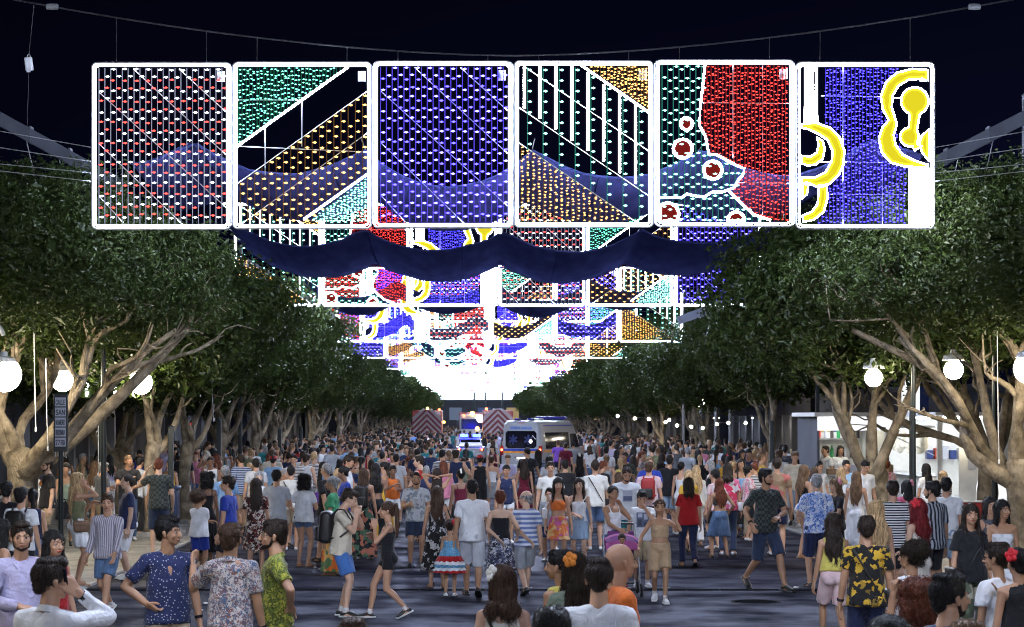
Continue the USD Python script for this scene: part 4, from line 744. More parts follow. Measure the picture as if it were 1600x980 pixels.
# fire engines
surf('engine_red', (0.30, 0.02, 0.015), 0.35, coat=.4); surf('chevron_white', (0.34, 0.27, 0.29), 0.6); surf('chevron_red', (0.15, 0.012, 0.018), 0.6); glow('beacon_amber', (1.0, .5, .05), 9.0)
def engine(x, y, label, lamps):
    t = thing('fire_engine', label, 'fire engine', (x, y, 0), 0, 'fire engines parked across the far street'); w, z0, z1 = 1.2, .95, 3.25
    obj('body', rbx(-w, w, 0, 6.0, .5, 3.3, .08), 'engine_red', t); obj('cab', rbx(-w, w, 6.05, 7.6, .5, 2.9, .1), 'engine_red', t); obj('windscreen', bx(-1.05, 1.05, 7.58, 7.64, 1.7, 2.7), 'dark_glass', t, False)
    full = Polygon([(-w + .05, z0), (w - .05, z0), (w - .05, 2.75), (.45, 3.35), (-.45, 3.35), (-w + .05, 2.75)])
    obj('rear_panel', extr(full, .03).apply_translation([0, -.04, 0]), 'chevron_white', t, False)
    for k in range(-3, 8):
        a = -0.2 + k * .46
        st = Polygon([(-1.4, a - 1.15), (0, a + .25), (1.4, a - 1.15), (1.4, a - .92), (0, a + .48), (-1.4, a - .92)]).intersection(full)
        if st.area > .02: obj('chevron_stripe', extr(st, .006).apply_translation([0, -.05, 0]), 'chevron_red', t, False)
    obj('bumper', rbx(-w, w, -.2, 0, .45, .75, .03), 'chevron_white', t)
    for s in (-1, 1):
        wheel(t, s * 1.05, 1.6, .5, .3); wheel(t, s * 1.05, 6.6, .5, .3); obj('tail_lamp', rbx(s * 1.08 - .06, s * 1.08 + .06, -.07, .0, .98, 1.25, .02), 'tail_red', t)
    obj('ladder', cat_([bx(-.35, -.29, .2, 6, 3.36, 3.44), bx(.29, .35, .2, 6, 3.36, 3.44)] + [bx(-.29, .29, .4 + k * .35, .44 + k * .35, 3.38, 3.42) for k in range(16)]), 'steel', t)
    for lx, lz, m in lamps: obj('beacon', trimesh.creation.icosphere(2, .10).apply_translation([lx, .1, lz]), m, t)
engine(LX(667, 165), 165, 'fire engine with red and white chevron rear, left of the police car', ((0.05, 3.46, 'beacon_amber'), (1.0, 3.35, 'tail_red'), (1.38, 2.35, 'beacon_amber')))
engine(LX(778, 160), 160, 'fire engine with chevron rear, partly behind the ambulance', ((-.9, 3.4, 'tail_red'),))
V = thing('rescue_truck', 'rescue truck facing the viewer with bright amber and white lamps, far centre', 'truck', (LX(738, 185), 185.0, 0))
obj('cab', rbx(-1.15, 1.15, 0, 2.2, .5, 3.0, .15), 'grey_box', V); obj('box', rbx(-1.2, 1.2, 2.25, 7, .6, 3.2, .06), 'engine_red', V); obj('windscreen', bx(-1.0, 1.0, -.02, .03, 1.7, 2.6), 'dark_glass', V, False); obj('bumper', rbx(-1.15, 1.15, -.15, 0, .4, .8, .04), 'grey_box', V)
glow('work_lamp', (1.0, .97, .9), 14.0)
for lx, lz, r, m in ((-.75, 2.9, .12, 'tail_red'), (0, 3.1, .2, 'beacon_amber'), (.72, 2.6, .30, 'work_lamp'), (.45, 1.75, .16, 'beacon_amber'), (-.8, 1.0, .14, 'work_lamp'), (.8, 1.0, .14, 'work_lamp')): obj('lamp', trimesh.creation.icosphere(2, r).apply_scale([1, .4, 1]).apply_translation([lx, -.06, lz]), m, V)
for s in (-1, 1): wheel(V, s * 1.0, 1.0, .48, .3); wheel(V, s * 1.0, 5.2, .48, .3); obj('mirror', rbx(s * 1.32 - .1, s * 1.32 + .1, .1, .2, 1.9, 2.5, .03), 'ink', V)
# ------------------------------------------------------------------ cloth, skin and hair
def cloth(name, c1, c2=None, pat=None, sc=1.0, c3=None):
    name = 'cloth_' + name
    if name in _mats: return name
    a = np.array(c1, float); nd = {'tc': ('texture_coordinate', {}), 'fine': ('noise_texture', {'scale': 240.0, 'detail': 2.0}), 'big': ('noise_texture', {'scale': 7.0, 'detail': 3.0}),
        'fold': ('noise_texture', {'scale': 8.0, 'detail': 3.0, 'distortion': 1.8}), 'fb': ('bump', {'strength': 0.55, 'distance': 0.035}), 'b': ('bump', {'strength': 0.25, 'distance': 0.004}), 'p': ('principled_bsdf', {'roughness': 0.85, 'sheen_weight': 0.15, 'specular_ior_level': 0.25})}
    ln = [('tc.object', 'fine.vector'), ('tc.object', 'big.vector'), ('fine.fac', 'b.height'), ('tc.object', 'fold.vector'), ('fold.fac', 'fb.height'), ('fb.normal', 'b.normal'), ('b.normal', 'p.normal')]
    if pat is None:
        nd['r'] = ('rgb_ramp', {'ramp': [(0.3, tuple(a * .85)), (0.7, tuple(np.minimum(a * 1.12, 1)))]}); ln += [('big.fac', 'r.fac'), ('r.color', 'p.base_color')]
    elif pat in ('hstripe', 'vstripe'):
        nd['w'] = ('wave_texture', {'bands_direction': 'z' if pat == 'hstripe' else 'x', 'scale': sc, 'distortion': 0.6, 'detail': 1.0})
        nd['r'] = ('rgb_ramp', {'ramp': [(0.42, c1), (0.52, c2)]}); ln += [('tc.object', 'w.vector'), ('w.fac', 'r.fac'), ('r.color', 'p.base_color')]
    elif pat == 'dots':
        nd['w'] = ('voronoi_texture', {'scale': sc, 'randomness': 0.75}); nd['r'] = ('rgb_ramp', {'ramp': [(0.15, c2), (0.24, c1)]}); ln += [('tc.object', 'w.vector'), ('w.distance', 'r.fac'), ('r.color', 'p.base_color')]
    elif pat == 'check':
        nd['w'] = ('checker_texture', {'scale': sc, 'color1': c1, 'color2': c2}); ln += [('tc.object', 'w.vector'), ('w.color', 'p.base_color')]
    else:                                   # floral: blotches in two or three colours
        nd['ns'] = ('noise_texture', {'scale': sc * .8, 'detail': 2.0}); nd['ad'] = ('mix_vector', {'fac': 0.12}); nd['w'] = ('voronoi_texture', {'scale': sc}); nd['bw'] = ('separate_color', {})
        c3 = c3 or c2
        nd['r'] = ('rgb_ramp', {'ramp': [(0.0, c1), (0.42, c1), (0.45, c2), (0.70, c2), (0.73, c3), (1.0, c3)]})
        ln += [('tc.object', 'ns.vector'), ('tc.object', 'ad.a'), ('ns.color', 'ad.b'), ('ad.result', 'w.vector'), ('w.color', 'bw.color'), ('bw.r', 'r.fac'), ('r.color', 'p.base_color')]
    return mk(name, nd, ln, 'p.BSDF')
COLS = dict(white=(.74, .75, .77), offwhite=(.66, .64, .58), cream=(.60, .54, .42), grey=(.30, .32, .34), lightgrey=(.48, .50, .53), darkgrey=(.09, .095, .105), black=(.014, .014, .017), navy=(.018, .026, .075), royal=(.02, .045, .30), blue=(.06, .16, .42), sky=(.24, .40, .62), denim=(.10, .17, .30), lightdenim=(.28, .38, .50),
    darkdenim=(.03, .045, .09), khaki=(.42, .33, .21), beige=(.52, .42, .30), tan=(.45, .31, .18), olive=(.16, .17, .09), green=(.05, .28, .13), sage=(.24, .30, .22), teal=(.03, .20, .22), yellow=(.62, .54, .12), mustard=(.55, .32, .03), orange=(.72, .17, .03), red=(.42, .015, .018), wine=(.14, .012, .03), pink=(.62, .22, .32), palepink=(.62, .45, .45), lilac=(.45, .42, .60), purple=(.16, .06, .36), brown=(.14, .075, .04))
def C(name): return cloth(name, COLS[name])
PATT = {}
for nm, a, b, p, sc, c in (('navy_dots', (.018, .026, .085), (.55, .56, .6), 'dots', 40, None), ('white_floral', (.50, .46, .43), (.22, .10, .08), 'floral', 52, (.07, .11, .18)), ('green_floral', (.07, .09, .02), (.42, .40, .05), 'floral', 46, (.16, .20, .03)),
    ('pale_vstripe', (.50, .48, .52), (.22, .20, .27), 'vstripe', 11, None), ('bw_hstripe', (.70, .70, .70), (.02, .02, .03), 'hstripe', 9, None), ('blue_hstripe', (.62, .65, .72), (.15, .21, .42), 'hstripe', 4.5, None), ('dark_vstripe', (.015, .018, .025), (.30, .32, .36), 'vstripe', 6, None),
    ('brown_floral', (.04, .014, .012), (.62, .56, .5), 'floral', 30, (.16, .04, .03)), ('dark_floral', (.015, .02, .02), (.08, .16, .10), 'floral', 13, (.45, .16, .10)), ('orange_floral', (.70, .19, .05), (.62, .12, .30), 'floral', 16, (.75, .48, .20)), ('white_splash', (.62, .64, .67), (.30, .34, .38), 'floral', 20, (.62, .64, .67)),
    ('bw_leaf', (.02, .02, .02), (.55, .55, .56), 'floral', 22, (.02, .02, .02)), ('bw_geo', (.03, .03, .05), (.55, .56, .6), 'floral', 34, (.10, .11, .2)), ('red_floral', (.60, .04, .09), (.60, .54, .54), 'floral', 14, (.62, .14, .24)), ('blue_floral', (.62, .66, .74), (.07, .16, .48), 'floral', 34, (.30, .42, .70)),
    ('baroque', (.012, .012, .012), (.55, .34, .03), 'floral', 20, (.012, .012, .012)), ('camo', (.05, .07, .04), (.35, .33, .25), 'floral', 10, (.10, .12, .08)), ('dark_check', (.02, .026, .026), (.055, .065, .06), 'check', 22, None), ('brown_floral_tee', (.26, .17, .10), (.42, .12, .10), 'floral', 12, (.30, .22, .13)),
    ('navy_wave', (.02, .03, .09), (.40, .46, .58), 'hstripe', 8, None), ('pink_floral', (.62, .48, .46), (.60, .18, .24), 'floral', 24, (.62, .5, .5)), ('orange_skirt', (.66, .16, .03), (.10, .20, .08), 'floral', 9, (.72, .38, .10)), ('flamenco_blue', (.13, .34, .52), (.6, .64, .7), 'dots', 34, None), ('white_lace', (.62, .58, .52), (.40, .34, .28), 'dots', 60, None), ('blue_print', (.04, .12, .33), (.16, .30, .50), 'floral', 20, (.03, .06, .2))):
    PATT[nm] = (a, b, p, sc, c)
def CL(name):
    if name in PATT: a, b, p, sc, c = PATT[name]; return cloth(name, a, b, p, sc, c)
    return C(name)
SKINS = dict(fair=(.56, .35, .24), tan=(.49, .275, .17), olive=(.41, .225, .13), dark=(.20, .10, .06), brown=(.27, .145, .09))
for n_, c_ in SKINS.items(): surf('skin_' + n_, c_, 0.48, 0, 0.10, 9, 0.1, 120, 0.4)
HAIRS = dict(black=(.009, .008, .008), darkbrown=(.022, .014, .010), brown=(.055, .030, .018), lightbrown=(.13, .075, .04), blonde=(.36, .24, .12), auburn=(.11, .03, .014), red=(.13, .010, .012), grey=(.22, .22, .22), whiteblonde=(.55, .50, .40))
for n_, c_ in HAIRS.items():
    c_ = np.array(c_); mk('hair_' + n_, {'tc': ('texture_coordinate', {}), 'mp': ('mapping', {'scale': (95, 95, 9)}), 'n': ('noise_texture', {'scale': 1.0, 'detail': 4.0}), 'r': ('rgb_ramp', {'ramp': [(.32, tuple(c_ * .35)), (.68, tuple(np.minimum(1, c_ * 2.0)))]}), 'b': ('bump', {'strength': 1.0, 'distance': .014}), 'p': ('principled_bsdf', {'roughness': .52, 'specular_ior_level': .28})},
       [('tc.object', 'mp.vector'), ('mp.vector', 'n.vector'), ('n.fac', 'r.fac'), ('r.color', 'p.base_color'), ('n.fac', 'b.height'), ('b.normal', 'p.normal')], 'p.BSDF')
surf('eye_dark', (.012, .009, .008), 0.2); surf('eye_white', (.36, .34, .32), .3); surf('lips', (.30, .07, .06), .4); surf('lips_red', (.35, .02, .025), .35); surf('shoe_white', (.66, .66, .66), .5); surf('shoe_black', (.015, .015, .017), .5); surf('shoe_tan', (.28, .15, .07), .55); surf('sole_white', (.62, .62, .6), .6)
surf('leather_black', (.015, .014, .014), .4); surf('leather_brown', (.18, .09, .04), .45); surf('leather_white', (.68, .68, .68), .4); surf('print_slate', (.10, .12, .20), .7); surf('phone_black', (.012, .012, .02), .15); surf('petal_white', (.75, .74, .68), .6); surf('petal_red', (.55, .01, .02), .6); surf('petal_pink', (.7, .25, .35), .6); surf('petal_orange', (.75, .25, .03), .6); surf('metal_gold', (.7, .5, .2), .3, .9); surf('cup_clear', (.55, .58, .6), .2); surf('backpack_red', (.30, .02, .02), .6); surf('strap_white', (.65, .65, .66), .6)
# ------------------------------------------------------------------ people
def usph(n, m):
    p = [(0, 0, 1), (0, 0, -1)]
    for i in range(1, m):
        t = PI * i / m
        for j in range(n): a = 2 * PI * (j + .5 * (i % 2)) / n; p.append((math.sin(t) * math.cos(a), math.sin(t) * math.sin(a), math.cos(t)))
    return np.array(p)
US = {'hi': usph(12, 7), 'mid': usph(9, 6), 'lo': usph(7, 4), 'tiny': usph(6, 3)}
HP = m3.Manifold.hull_points; ADD = m3.OpType.Add
def U(ms): return m3.Manifold.batch_boolean(ms, ADD)
def disc(c, rx, ry, nrm=(0, 0, 1), n=14):
    nrm = np.array(nrm, float); nrm /= np.linalg.norm(nrm); a = np.cross(nrm, [0, 1, 0.01]); a /= np.linalg.norm(a); b = np.cross(nrm, a)
    t = np.arange(n) * 2 * PI / n; return np.array(c) + np.cos(t)[:, None] * a * rx + np.sin(t)[:, None] * b * ry
def rotx(a): c, s = math.cos(a), math.sin(a); return np.array([[1, 0, 0], [0, c, -s], [0, s, c]])
def rotz(a): c, s = math.cos(a), math.sin(a); return np.array([[c, -s, 0], [s, c, 0], [0, 0, 1.0]])
def ik(S, T, l1, l2, pole):
    d = T - S; L = np.linalg.norm(d); mx = (l1 + l2) * .995
    if L > mx: T = S + d / L * mx; d = T - S; L = mx
    if L < abs(l1 - l2) + .02: L = abs(l1 - l2) + .02
    u = d / np.linalg.norm(d); a = (l1 * l1 - l2 * l2 + L * L) / (2 * L); hh = math.sqrt(max(l1 * l1 - a * a, 0))
    p = np.array(pole, float); p = p - u * (p @ u); p /= np.linalg.norm(p) + 1e-9
    return S + u * a + p * hh, S + u * L
def smooth_mesh(m, edge, it, wr=0.0, seed=0, lam=.5, freq=9.0):
    if edge: m = m.refine_to_length(edge)
    t = tm(m)
    if it:
        n = len(t.vertices); e = t.edges_unique; A = sparse.coo_matrix((np.ones(len(e)), (e[:, 0], e[:, 1])), (n, n)); A = (A + A.T).tocsr(); dg = np.asarray(A.sum(1)).ravel(); dg[dg == 0] = 1
        Dm = sparse.diags(1 / dg) @ A; v = np.array(t.vertices)
        for i in range(it): v = v + lam * (Dm @ v - v); v = v - (lam + .03) * (Dm @ v - v)
        t.vertices = v
    if wr:
        v = np.array(t.vertices); nn = np.array(t.vertex_normals); f = meshkit.fbm(v * [freq, freq, freq * .6] + seed * 7.7, 3, seed) - .5
        t.vertices = v + nn * (f * 2 * wr)[:, None]
    return t
ARMS = {'down': ((.27, .05, .845), (.25, -1, -.1)), 'relax': ((.25, .14, .90), (.3, -1, 0)), 'swingf': ((.235, .27, .93), (.2, -1, -.2)), 'swingb': ((.26, -.22, .90), (.3, -.9, 0)), 'hip': ((.185, .06, 1.02), (1, -.5, 0)), 'hipback': ((.15, -.13, 1.03), (1, -.3, 0)),
    'ear': ((.125, .10, 1.56), (.5, .4, -1)), 'mouth': ((.05, .17, 1.45), (.7, .1, -1)), 'chin': ((.03, .20, 1.40), (.5, 0, -1)), 'chest': ((.03, .24, 1.27), (.8, -.2, -.6)), 'belly': ((.05, .24, 1.08), (.9, -.3, -.3)), 'cross': ((-.13, .20, 1.17), (1, -.1, -.4)), 'raise': ((.24, .20, 1.50), (.4, -.2, -1)), 'wave': ((.30, .12, 1.62), (.5, -.1, -1)),
    'headback': ((.09, -.08, 1.60), (1, .6, 0)), 'reach': ((.30, .52, 1.35), (.5, 0, -1)), 'side': ((.72, .12, 1.36), (.1, -.2, -1)), 'behind': ((.02, -.17, .98), (1, -.5, 0)), 'push': ((.16, .38, 1.05), (.6, -.6, -.4)), 'out': ((.40, .12, .95), (.4, -1, 0)), 'hold': ((.13, .30, 1.18), (.5, -.7, -.6)), 'fwd': ((.20, .42, 1.20), (.4, -.3, -1)), 'link': ((.30, .10, 1.02), (.4, -1, 0))}
class Body:
    def __init__(s, h=1.75, sex='m', fat=1.0, lean=0, yaw=0, pitch=0, al='down', ar='down', legs='stand', lod='hi', seed=0):
        s.h, s.sex, s.fat, s.lod, s.seed = h, sex, fat, lod, seed
        hd = (h / 1.75) ** .5 * 1.09; s.hd = hd; s.k = k = (h - .285 * hd) / (1.75 - .310); f = sex == 'f'; s.f = f; ch = h < 1.45; s.ch = ch; s.r = r = (k ** .85 if not ch else k ** .75) * (.90 if f else 1.0)
        s.P = lambda *p: np.array(p) * k
        drop = {'walk': .025, 'walkl': .025, 'stride': .05}.get(legs, 0)
        s.pel = s.P(0, 0, .95 - drop); s.RT = rotx(-math.radians(lean)); s.rs = random.Random(seed)
        s.tor = lambda p: s.pel + s.RT @ (np.asarray(p, float) * k - s.P(0, 0, .95))
        sw = .158 if f else .182
        if ch: sw = .155
        s.sh = {q: s.tor((q * sw, -.005, 1.388)) for q in (-1, 1)}
        s.neck = s.tor((0, -.012, 1.455)); s.hb = s.tor((0, .014, 1.448)) ; s.RH = s.RT @ rotz(math.radians(yaw)) @ rotx(-math.radians(pitch))
        s.head = lambda p: s.hb + s.RH @ (np.asarray(p, float) * hd)
        s.el, s.wr, s.armname = {}, {}, {-1: al, 1: ar}
        for q, nm in ((-1, al), (1, ar)):
            T, pole = ARMS[nm] if isinstance(nm, str) else nm
            T = np.array([T[0] * q * (.92 if f else 1), T[1], T[2]]) * k; T = s.pel + s.RT @ (T - s.P(0, 0, .95)) if T[2] > 1.0 * k else T - [0, 0, drop * k]
            s.el[q], s.wr[q] = ik(s.sh[q], T, .285 * k, .255 * k, (pole[0] * q, pole[1], pole[2]))
        hw = .088
        s.hip = {q: s.pel + s.P(q * hw, -.005, -.03) for q in (-1, 1)}
        A = {'stand': ((-.105, 0, .085), (.105, 0, .085)), 'close': ((-.06, .02, .085), (.06, -.02, .085)), 'wide': ((-.17, .03, .085), (.17, -.03, .085)), 'walk': ((-.075, .27, .085), (.075, -.27, .15)), 'walkl': ((-.075, -.27, .15), (.075, .27, .085)), 'stride': ((-.07, .38, .09), (.08, -.38, .17)), 'rest': ((-.09, -.02, .085), (.15, .09, .085)), 'sit': ((-.1, .42, .10), (.1, .42, .10))}[legs]
        s.ank = {-1: s.P(*A[0]), 1: s.P(*A[1])}; s.kn = {}
        for q in (-1, 1):
            s.kn[q], s.ank[q] = ik(s.hip[q], s.ank[q], .445 * k, .425 * k, (q * .06, 1, .1))
        # torso stations: height, half width, half depth, forward shift, half height
        W_ = (1.0 if not f else .97) * (.93 if ch else 1)
        wa = (.138 if not f else .118) * (1.12 if ch else 1); ft = fat
        s.st = [(.93, .160 if not f else .166, .112, -.012, .08), (1.02, (.148 if not f else .140) * ft, .100 * ft ** 1.3, .002 * ft, .07), (1.12, wa * ft, .092 * ft ** 1.4, .008 * ft, .07), (1.24, .150 * (.5 + .5 * ft) if not f else .134 * (.5 + .5 * ft), .104 * (.5 + .5 * ft), .008, .08), (1.33, .160 if not f else .142, .100, .0, .07), (1.385, .150 if not f else .130, .080, -.008, .05)]
        if ch: s.st = [(z, a * 1.02, b * 1.05, c, d) for z, a, b, c, d in s.st]
    def ell(s, c, r, lod=None): return np.asarray(c) + US[lod or s.lod] * np.asarray(r)
    def stell(s, i, g):
        z, a, b, c, d = s.st[i]; r = s.r / (.90 if s.f else 1); p = US[s.lod] * [(a * r + g), (b * r + g), d * s.k + g * .5]
        return s.tor((0, c, z)) + p @ s.RT.T
    def bone(s, a, b, ra, rb): return HP(np.vstack([s.ell(a, ra), s.ell(b, rb)]))
    def torso(s, g=0.0, i0=0, i1=6, shoulders=True, bust=True):
        E = [s.stell(i, g) for i in range(6)]; ms = [HP(np.vstack([E[i], E[i + 1]])) for i in range(i0, min(i1, 6) - 1)]
        if shoulders:
            for q in (-1, 1): ms.append(HP(np.vstack([s.ell(s.sh[q], (.053 * s.r + g * .8)), s.ell(s.tor((q * .03, -.02, 1.45)), np.array([.035, .045, .022]) * s.r + g * .4), E[4]])))
        if s.f and not s.ch and bust:
            for q in (-1, 1): ms.append(HP(np.vstack([s.ell(s.tor((q * .068, .075, 1.265)), .060 * s.r + g * .8), s.ell(s.tor((q * .05, .02, 1.33)), .05 * s.r + g * .6)])))
        return ms
    def buttocks(s, g): return [s.bone(s.pel + s.P(q * .07, -.055, -.03), s.pel + s.P(q * .06, -.02, .03), .085 * s.r * (1.08 if s.f else 1) + g, .07 * s.r + g) for q in (-1, 1)]
    def leg(s, q, g=0.0):
        th = (.088 if s.f else .084) * s.r * (.6 + .4 * s.fat); h, kn, an = s.hip[q], s.kn[q], s.ank[q]
        m = h + (kn - h) * .5; back = np.cross(np.cross(an - kn, [0, 1, 0]), an - kn); back = -back / (np.linalg.norm(back) + 1e-9); cf = kn + (an - kn) * .30 + (-back * -.012)
        return [s.bone(h, m, th + g, th * .86 + g), s.bone(m, kn, th * .86 + g, .054 * s.r + g), s.bone(kn, cf, .052 * s.r + g, .055 * s.r + g), s.bone(cf, an, .055 * s.r + g, .035 * s.r + g)]
    def arm(s, q, g=0.0):
        S, E, Wt = s.sh[q], s.el[q], s.wr[q]; r = s.r * (.65 + .35 * s.fat) * (.92 if s.f else 1); m = S + (E - S) * .45
        return [s.bone(S, m, .050 * r + g, .047 * r + g), s.bone(m, E, .047 * r + g, .038 * r + g), s.bone(E, E + (Wt - E) * .3, .038 * r + g, .040 * r + g), s.bone(E + (Wt - E) * .3, Wt, .040 * r + g, .026 * r + g)]
    def footpts(s, q):
        a = s.ank[q]; lift = a[2] - .085 * s.k; al = math.atan2(max(lift, 0), .14 * s.k) ; R = rotz(-q * .12) @ rotx(-al * 1.0)
        L = .205 * s.k ** .9; o = a + [0, 0, -.085 * s.k]
        f = lambda y, z, x=0: a + R @ np.array([x * s.k, y * s.k, z * s.k - .085 * s.k])
        return f
    def hand(s, q, curl=.45):
        Wt, E = s.wr[q], s.el[q]; d = Wt - E; d = d / np.linalg.norm(d); k = s.hd * (.92 if s.f else 1.0)
        nm = s.armname[q]
        up = np.array([-q, 0, 0.0]) if abs(d[0]) < .7 else np.array([0, -.3, -1.0])      # palm faces the body
        n = up - d * (up @ d); n /= np.linalg.norm(n); w = np.cross(d, n)               # n: palm side, w: across
        if w @ np.array([0, 1, .2]) < 0: w = -w                                          # thumb side looks forward or up
        T = lambda a, b, c: Wt + (d * a + w * b + n * c) * k
        lo = s.lod != 'hi'; us = US['tiny'] if s.lod != 'hi' else US['lo']
        B = lambda a, b, ra, rb: HP(np.vstack([a + us * ra * k, b + us * rb * k]))
        ms = [HP(np.vstack([T(*c) + us * .013 * k for c in ((-.01, .018, 0), (-.01, -.018, 0), (.085, .034, 0), (.08, -.034, .004), (.04, .036, 0), (.04, -.032, 0))]))]
        if nm in ('ear', 'mouth', 'hold', 'push', 'hip', 'fist'): curl = 1.0
        for j, (b, L) in enumerate(((.030, .072), (.010, .080), (-.011, .074), (-.031, .058))):
            c = curl * (1 + .12 * j); p0 = T(.085, b, .0)
            if lo:
                ms.append(B(p0, T(.085 + L * math.cos(c), b * 1.2, L * math.sin(c) * .8), .010, .008)); continue
            p1 = T(.085 + L * .5 * math.cos(c * .5), b * 1.08, L * .5 * math.sin(c * .5)); p2 = T(.085 + L * (.5 * math.cos(c * .5) + .5 * math.cos(c * 1.5)), b * 1.12, L * (.5 * math.sin(c * .5) + .5 * math.sin(c * 1.5)))
            ms += [B(p0, p1, .0105, .0095), B(p1, p2, .0095, .0075)]
        t0, t1, t2 = T(.015, .026, .006), T(.048, .058, .016), T(.075, .064, .028); ms += [B(t0, t1, .014, .011), B(t1, t2, .011, .009)]
        return ms
    def headm(s):
        lod = s.lod; H = s.head; R = s.RH; k = s.hd
        e = lambda c, r: H(c) + (US[lod] * np.asarray(r) * k) @ R.T
        z = lambda *a: HP(np.vstack(a))
        cr = e((0, -.008, .195), (.074, .094, .088)); fa = e((0, .030, .150), (.060, .066, .065)); jw = e((0, .032, .105), (.050, .052, .035)); chn = e((0, .066, .082), (.020, .018, .016))
        ms = [z(cr, fa), z(fa, jw), z(jw, chn), z(jw, fa, chn)]
        ms.append(HP(np.vstack([s.ell(s.neck, np.array([.060, .058, .04]) * s.r * (.90 if s.f else 1.06)), e((0, .0, .10), (.052, .052, .03))])))
        if lod in ('hi', 'mid'):
            ms += [z(e((0, .096, .172), (.009, .008, .008)), e((0, .114, .138), (.014, .011, .010)), e((0, .092, .134), (.016, .01, .008))), z(e((0, .090, .112), (.022, .010, .007)), e((0, .086, .104), (.020, .010, .007)))]
            ms += [z(e((-.035, .082, .186), (.016, .012, .006)), e((.035, .082, .186), (.016, .012, .006)))]
            for q in (-1, 1): ms.append(z(e((q * .074, -.002, .165), (.010, .016, .018)), e((q * .073, .004, .138), (.008, .010, .010)))); ms.append(e((q * .040, .070, .138), (.018, .016, .018)) is None or z(e((q * .038, .066, .140), (.020, .016, .018)), e((q * .030, .06, .12), (.02, .016, .012))))
        return ms
    def skin(s, bare_feet=True):
        body = s.torso() + s.buttocks(0.0)
        for q in (-1, 1):
            body += s.leg(q) + s.arm(q); f = s.footpts(q); us = US['tiny']
            body.append(HP(np.vstack([f(-.035, .035) + us * .03 * s.k, f(.03, .05) + us * .03 * s.k, f(.12, .022, q * .008) + us * [.036 * s.k, .03 * s.k, .018 * s.k], s.ank[q] + us * .034 * s.k])))
        b = U(body)
        if s.lod == 'hi':
            fine = U(s.headm()).refine_to_length(.016); hands = U(s.hand(-1) + s.hand(1)).refine_to_length(.014)
            return smooth_mesh(U([b.refine_to_length(.045), fine, hands]), 0, 3, .0)
        x = U([b] + s.headm() + s.hand(-1) + s.hand(1))
        return smooth_mesh(x.refine_to_length(.06), 0, 2) if s.lod == 'mid' else tm(x)
    # ---------------- clothes
    def planez(s, m, z0=None, z1=None):
        """Keeps what lies between two heights of the (leaning) torso."""
        n = s.RT @ np.array([0, 0, 1.0])
        if z0 is not None: p = s.tor((0, 0, z0)); m = m.trim_by_plane(tuple(n), float(n @ p))
        if z1 is not None: p = s.tor((0, 0, z1)); m = m.trim_by_plane(tuple(-n), float(-n @ p))
        return m
    def hem(s, z, rx, ry, y=0.0): return s.tor((0, y, z)) + (disc((0, 0, 0), rx, ry, n=18)) @ s.RT.T
    def top(s, kind, g=.014, loose=.02, hemz=None):
        ms = []; f = s.r / (.90 if s.f else 1)
        if kind in ('tee', 'shirt', 'long', 'tank', 'cami', 'strapless', 'crop', 'dresstop', 'blouse'):
            sleeve = {'tee': .62, 'shirt': .72, 'blouse': .62, 'long': 2.0}.get(kind, 0)
            t = s.torso(g, 0 if kind not in ('crop',) else 2, 6, shoulders=sleeve > 0 or kind == 'tank')
            z0 = hemz or {'crop': 1.16, 'cami': .90, 'strapless': .93, 'tank': .88, 'dresstop': .98}.get(kind, .85)
            if kind not in ('crop', 'dresstop', 'cami', 'strapless'):
                w = s.st[0][1] * f + g + loose; d = s.st[0][2] * f * max(1, s.fat ** .8) + g + loose
                t.append(HP(np.vstack([s.stell(3, g + .004), s.hem(z0 - .03, w, d, -.005 + .012 * (s.fat - 1) * 5)])))
                t += s.buttocks(g + .004)
            m = s.planez(U(t), z0, None)
            if sleeve == 0:
                zc = {'tank': None, 'cami': 1.335, 'strapless': 1.325, 'crop': 1.345, 'dresstop': 1.335}[kind]
                if zc:
                    m = s.planez(m, None, zc)
                    if kind != 'strapless':
                        for q in (-1, 1): m = m + U([HP(np.vstack([s.ell(s.tor(a), r_ * s.r) for a, r_ in ((p, .013), (p2, .013))])) for p, p2 in (((q * .085, .09, 1.31), (q * .10, .035, 1.425)), ((q * .10, .035, 1.425), (q * .095, -.05, 1.42)), ((q * .095, -.05, 1.42), (q * .075, -.10, 1.30)))])
            if kind == 'tank':
                for q in (-1, 1): m = m - HP(s.ell(s.sh[q] + s.P(q * .012, 0, -.01), (.052 * s.k, .12 * s.k, .10 * s.k)))
            for q in (-1, 1):
                if sleeve:
                    S, E, Wt = s.sh[q], s.el[q], s.wr[q]; r = s.r * (.65 + .35 * s.fat); u = (E - S) / np.linalg.norm(E - S)
                    gs = .016 if kind != 'blouse' else .030
                    if sleeve < 1: e = S + (E - S) * sleeve; m = m + HP(np.vstack([s.ell(S, .050 * r + g * .8), disc(e, .052 * r + gs, .052 * r + gs, u)]))
                    else:
                        v = (Wt - E) / np.linalg.norm(Wt - E); m = m + HP(np.vstack([s.ell(S, .050 * r + g * .8), s.ell(E, .042 * r + g * .7)])) + HP(np.vstack([s.ell(E, .042 * r + g * .7), disc(E + (Wt - E) * .88, .031 * r + .012, .031 * r + .012, v)]))
            if sleeve or kind == 'tank':
                nk = s.neck + s.RT @ s.P(0, .02, .03); m = m - HP(s.ell(nk, (.070 * s.r, .075 * s.r, .050 * s.r)))
                if kind in ('shirt', 'long'): m = m - HP(np.vstack([s.tor((0, .12, 1.27)) + US['tiny'] * .012, s.tor((-.03, .10, 1.44)) + US['tiny'] * .02, s.tor((.03, .10, 1.44)) + US['tiny'] * .02]))
        return m
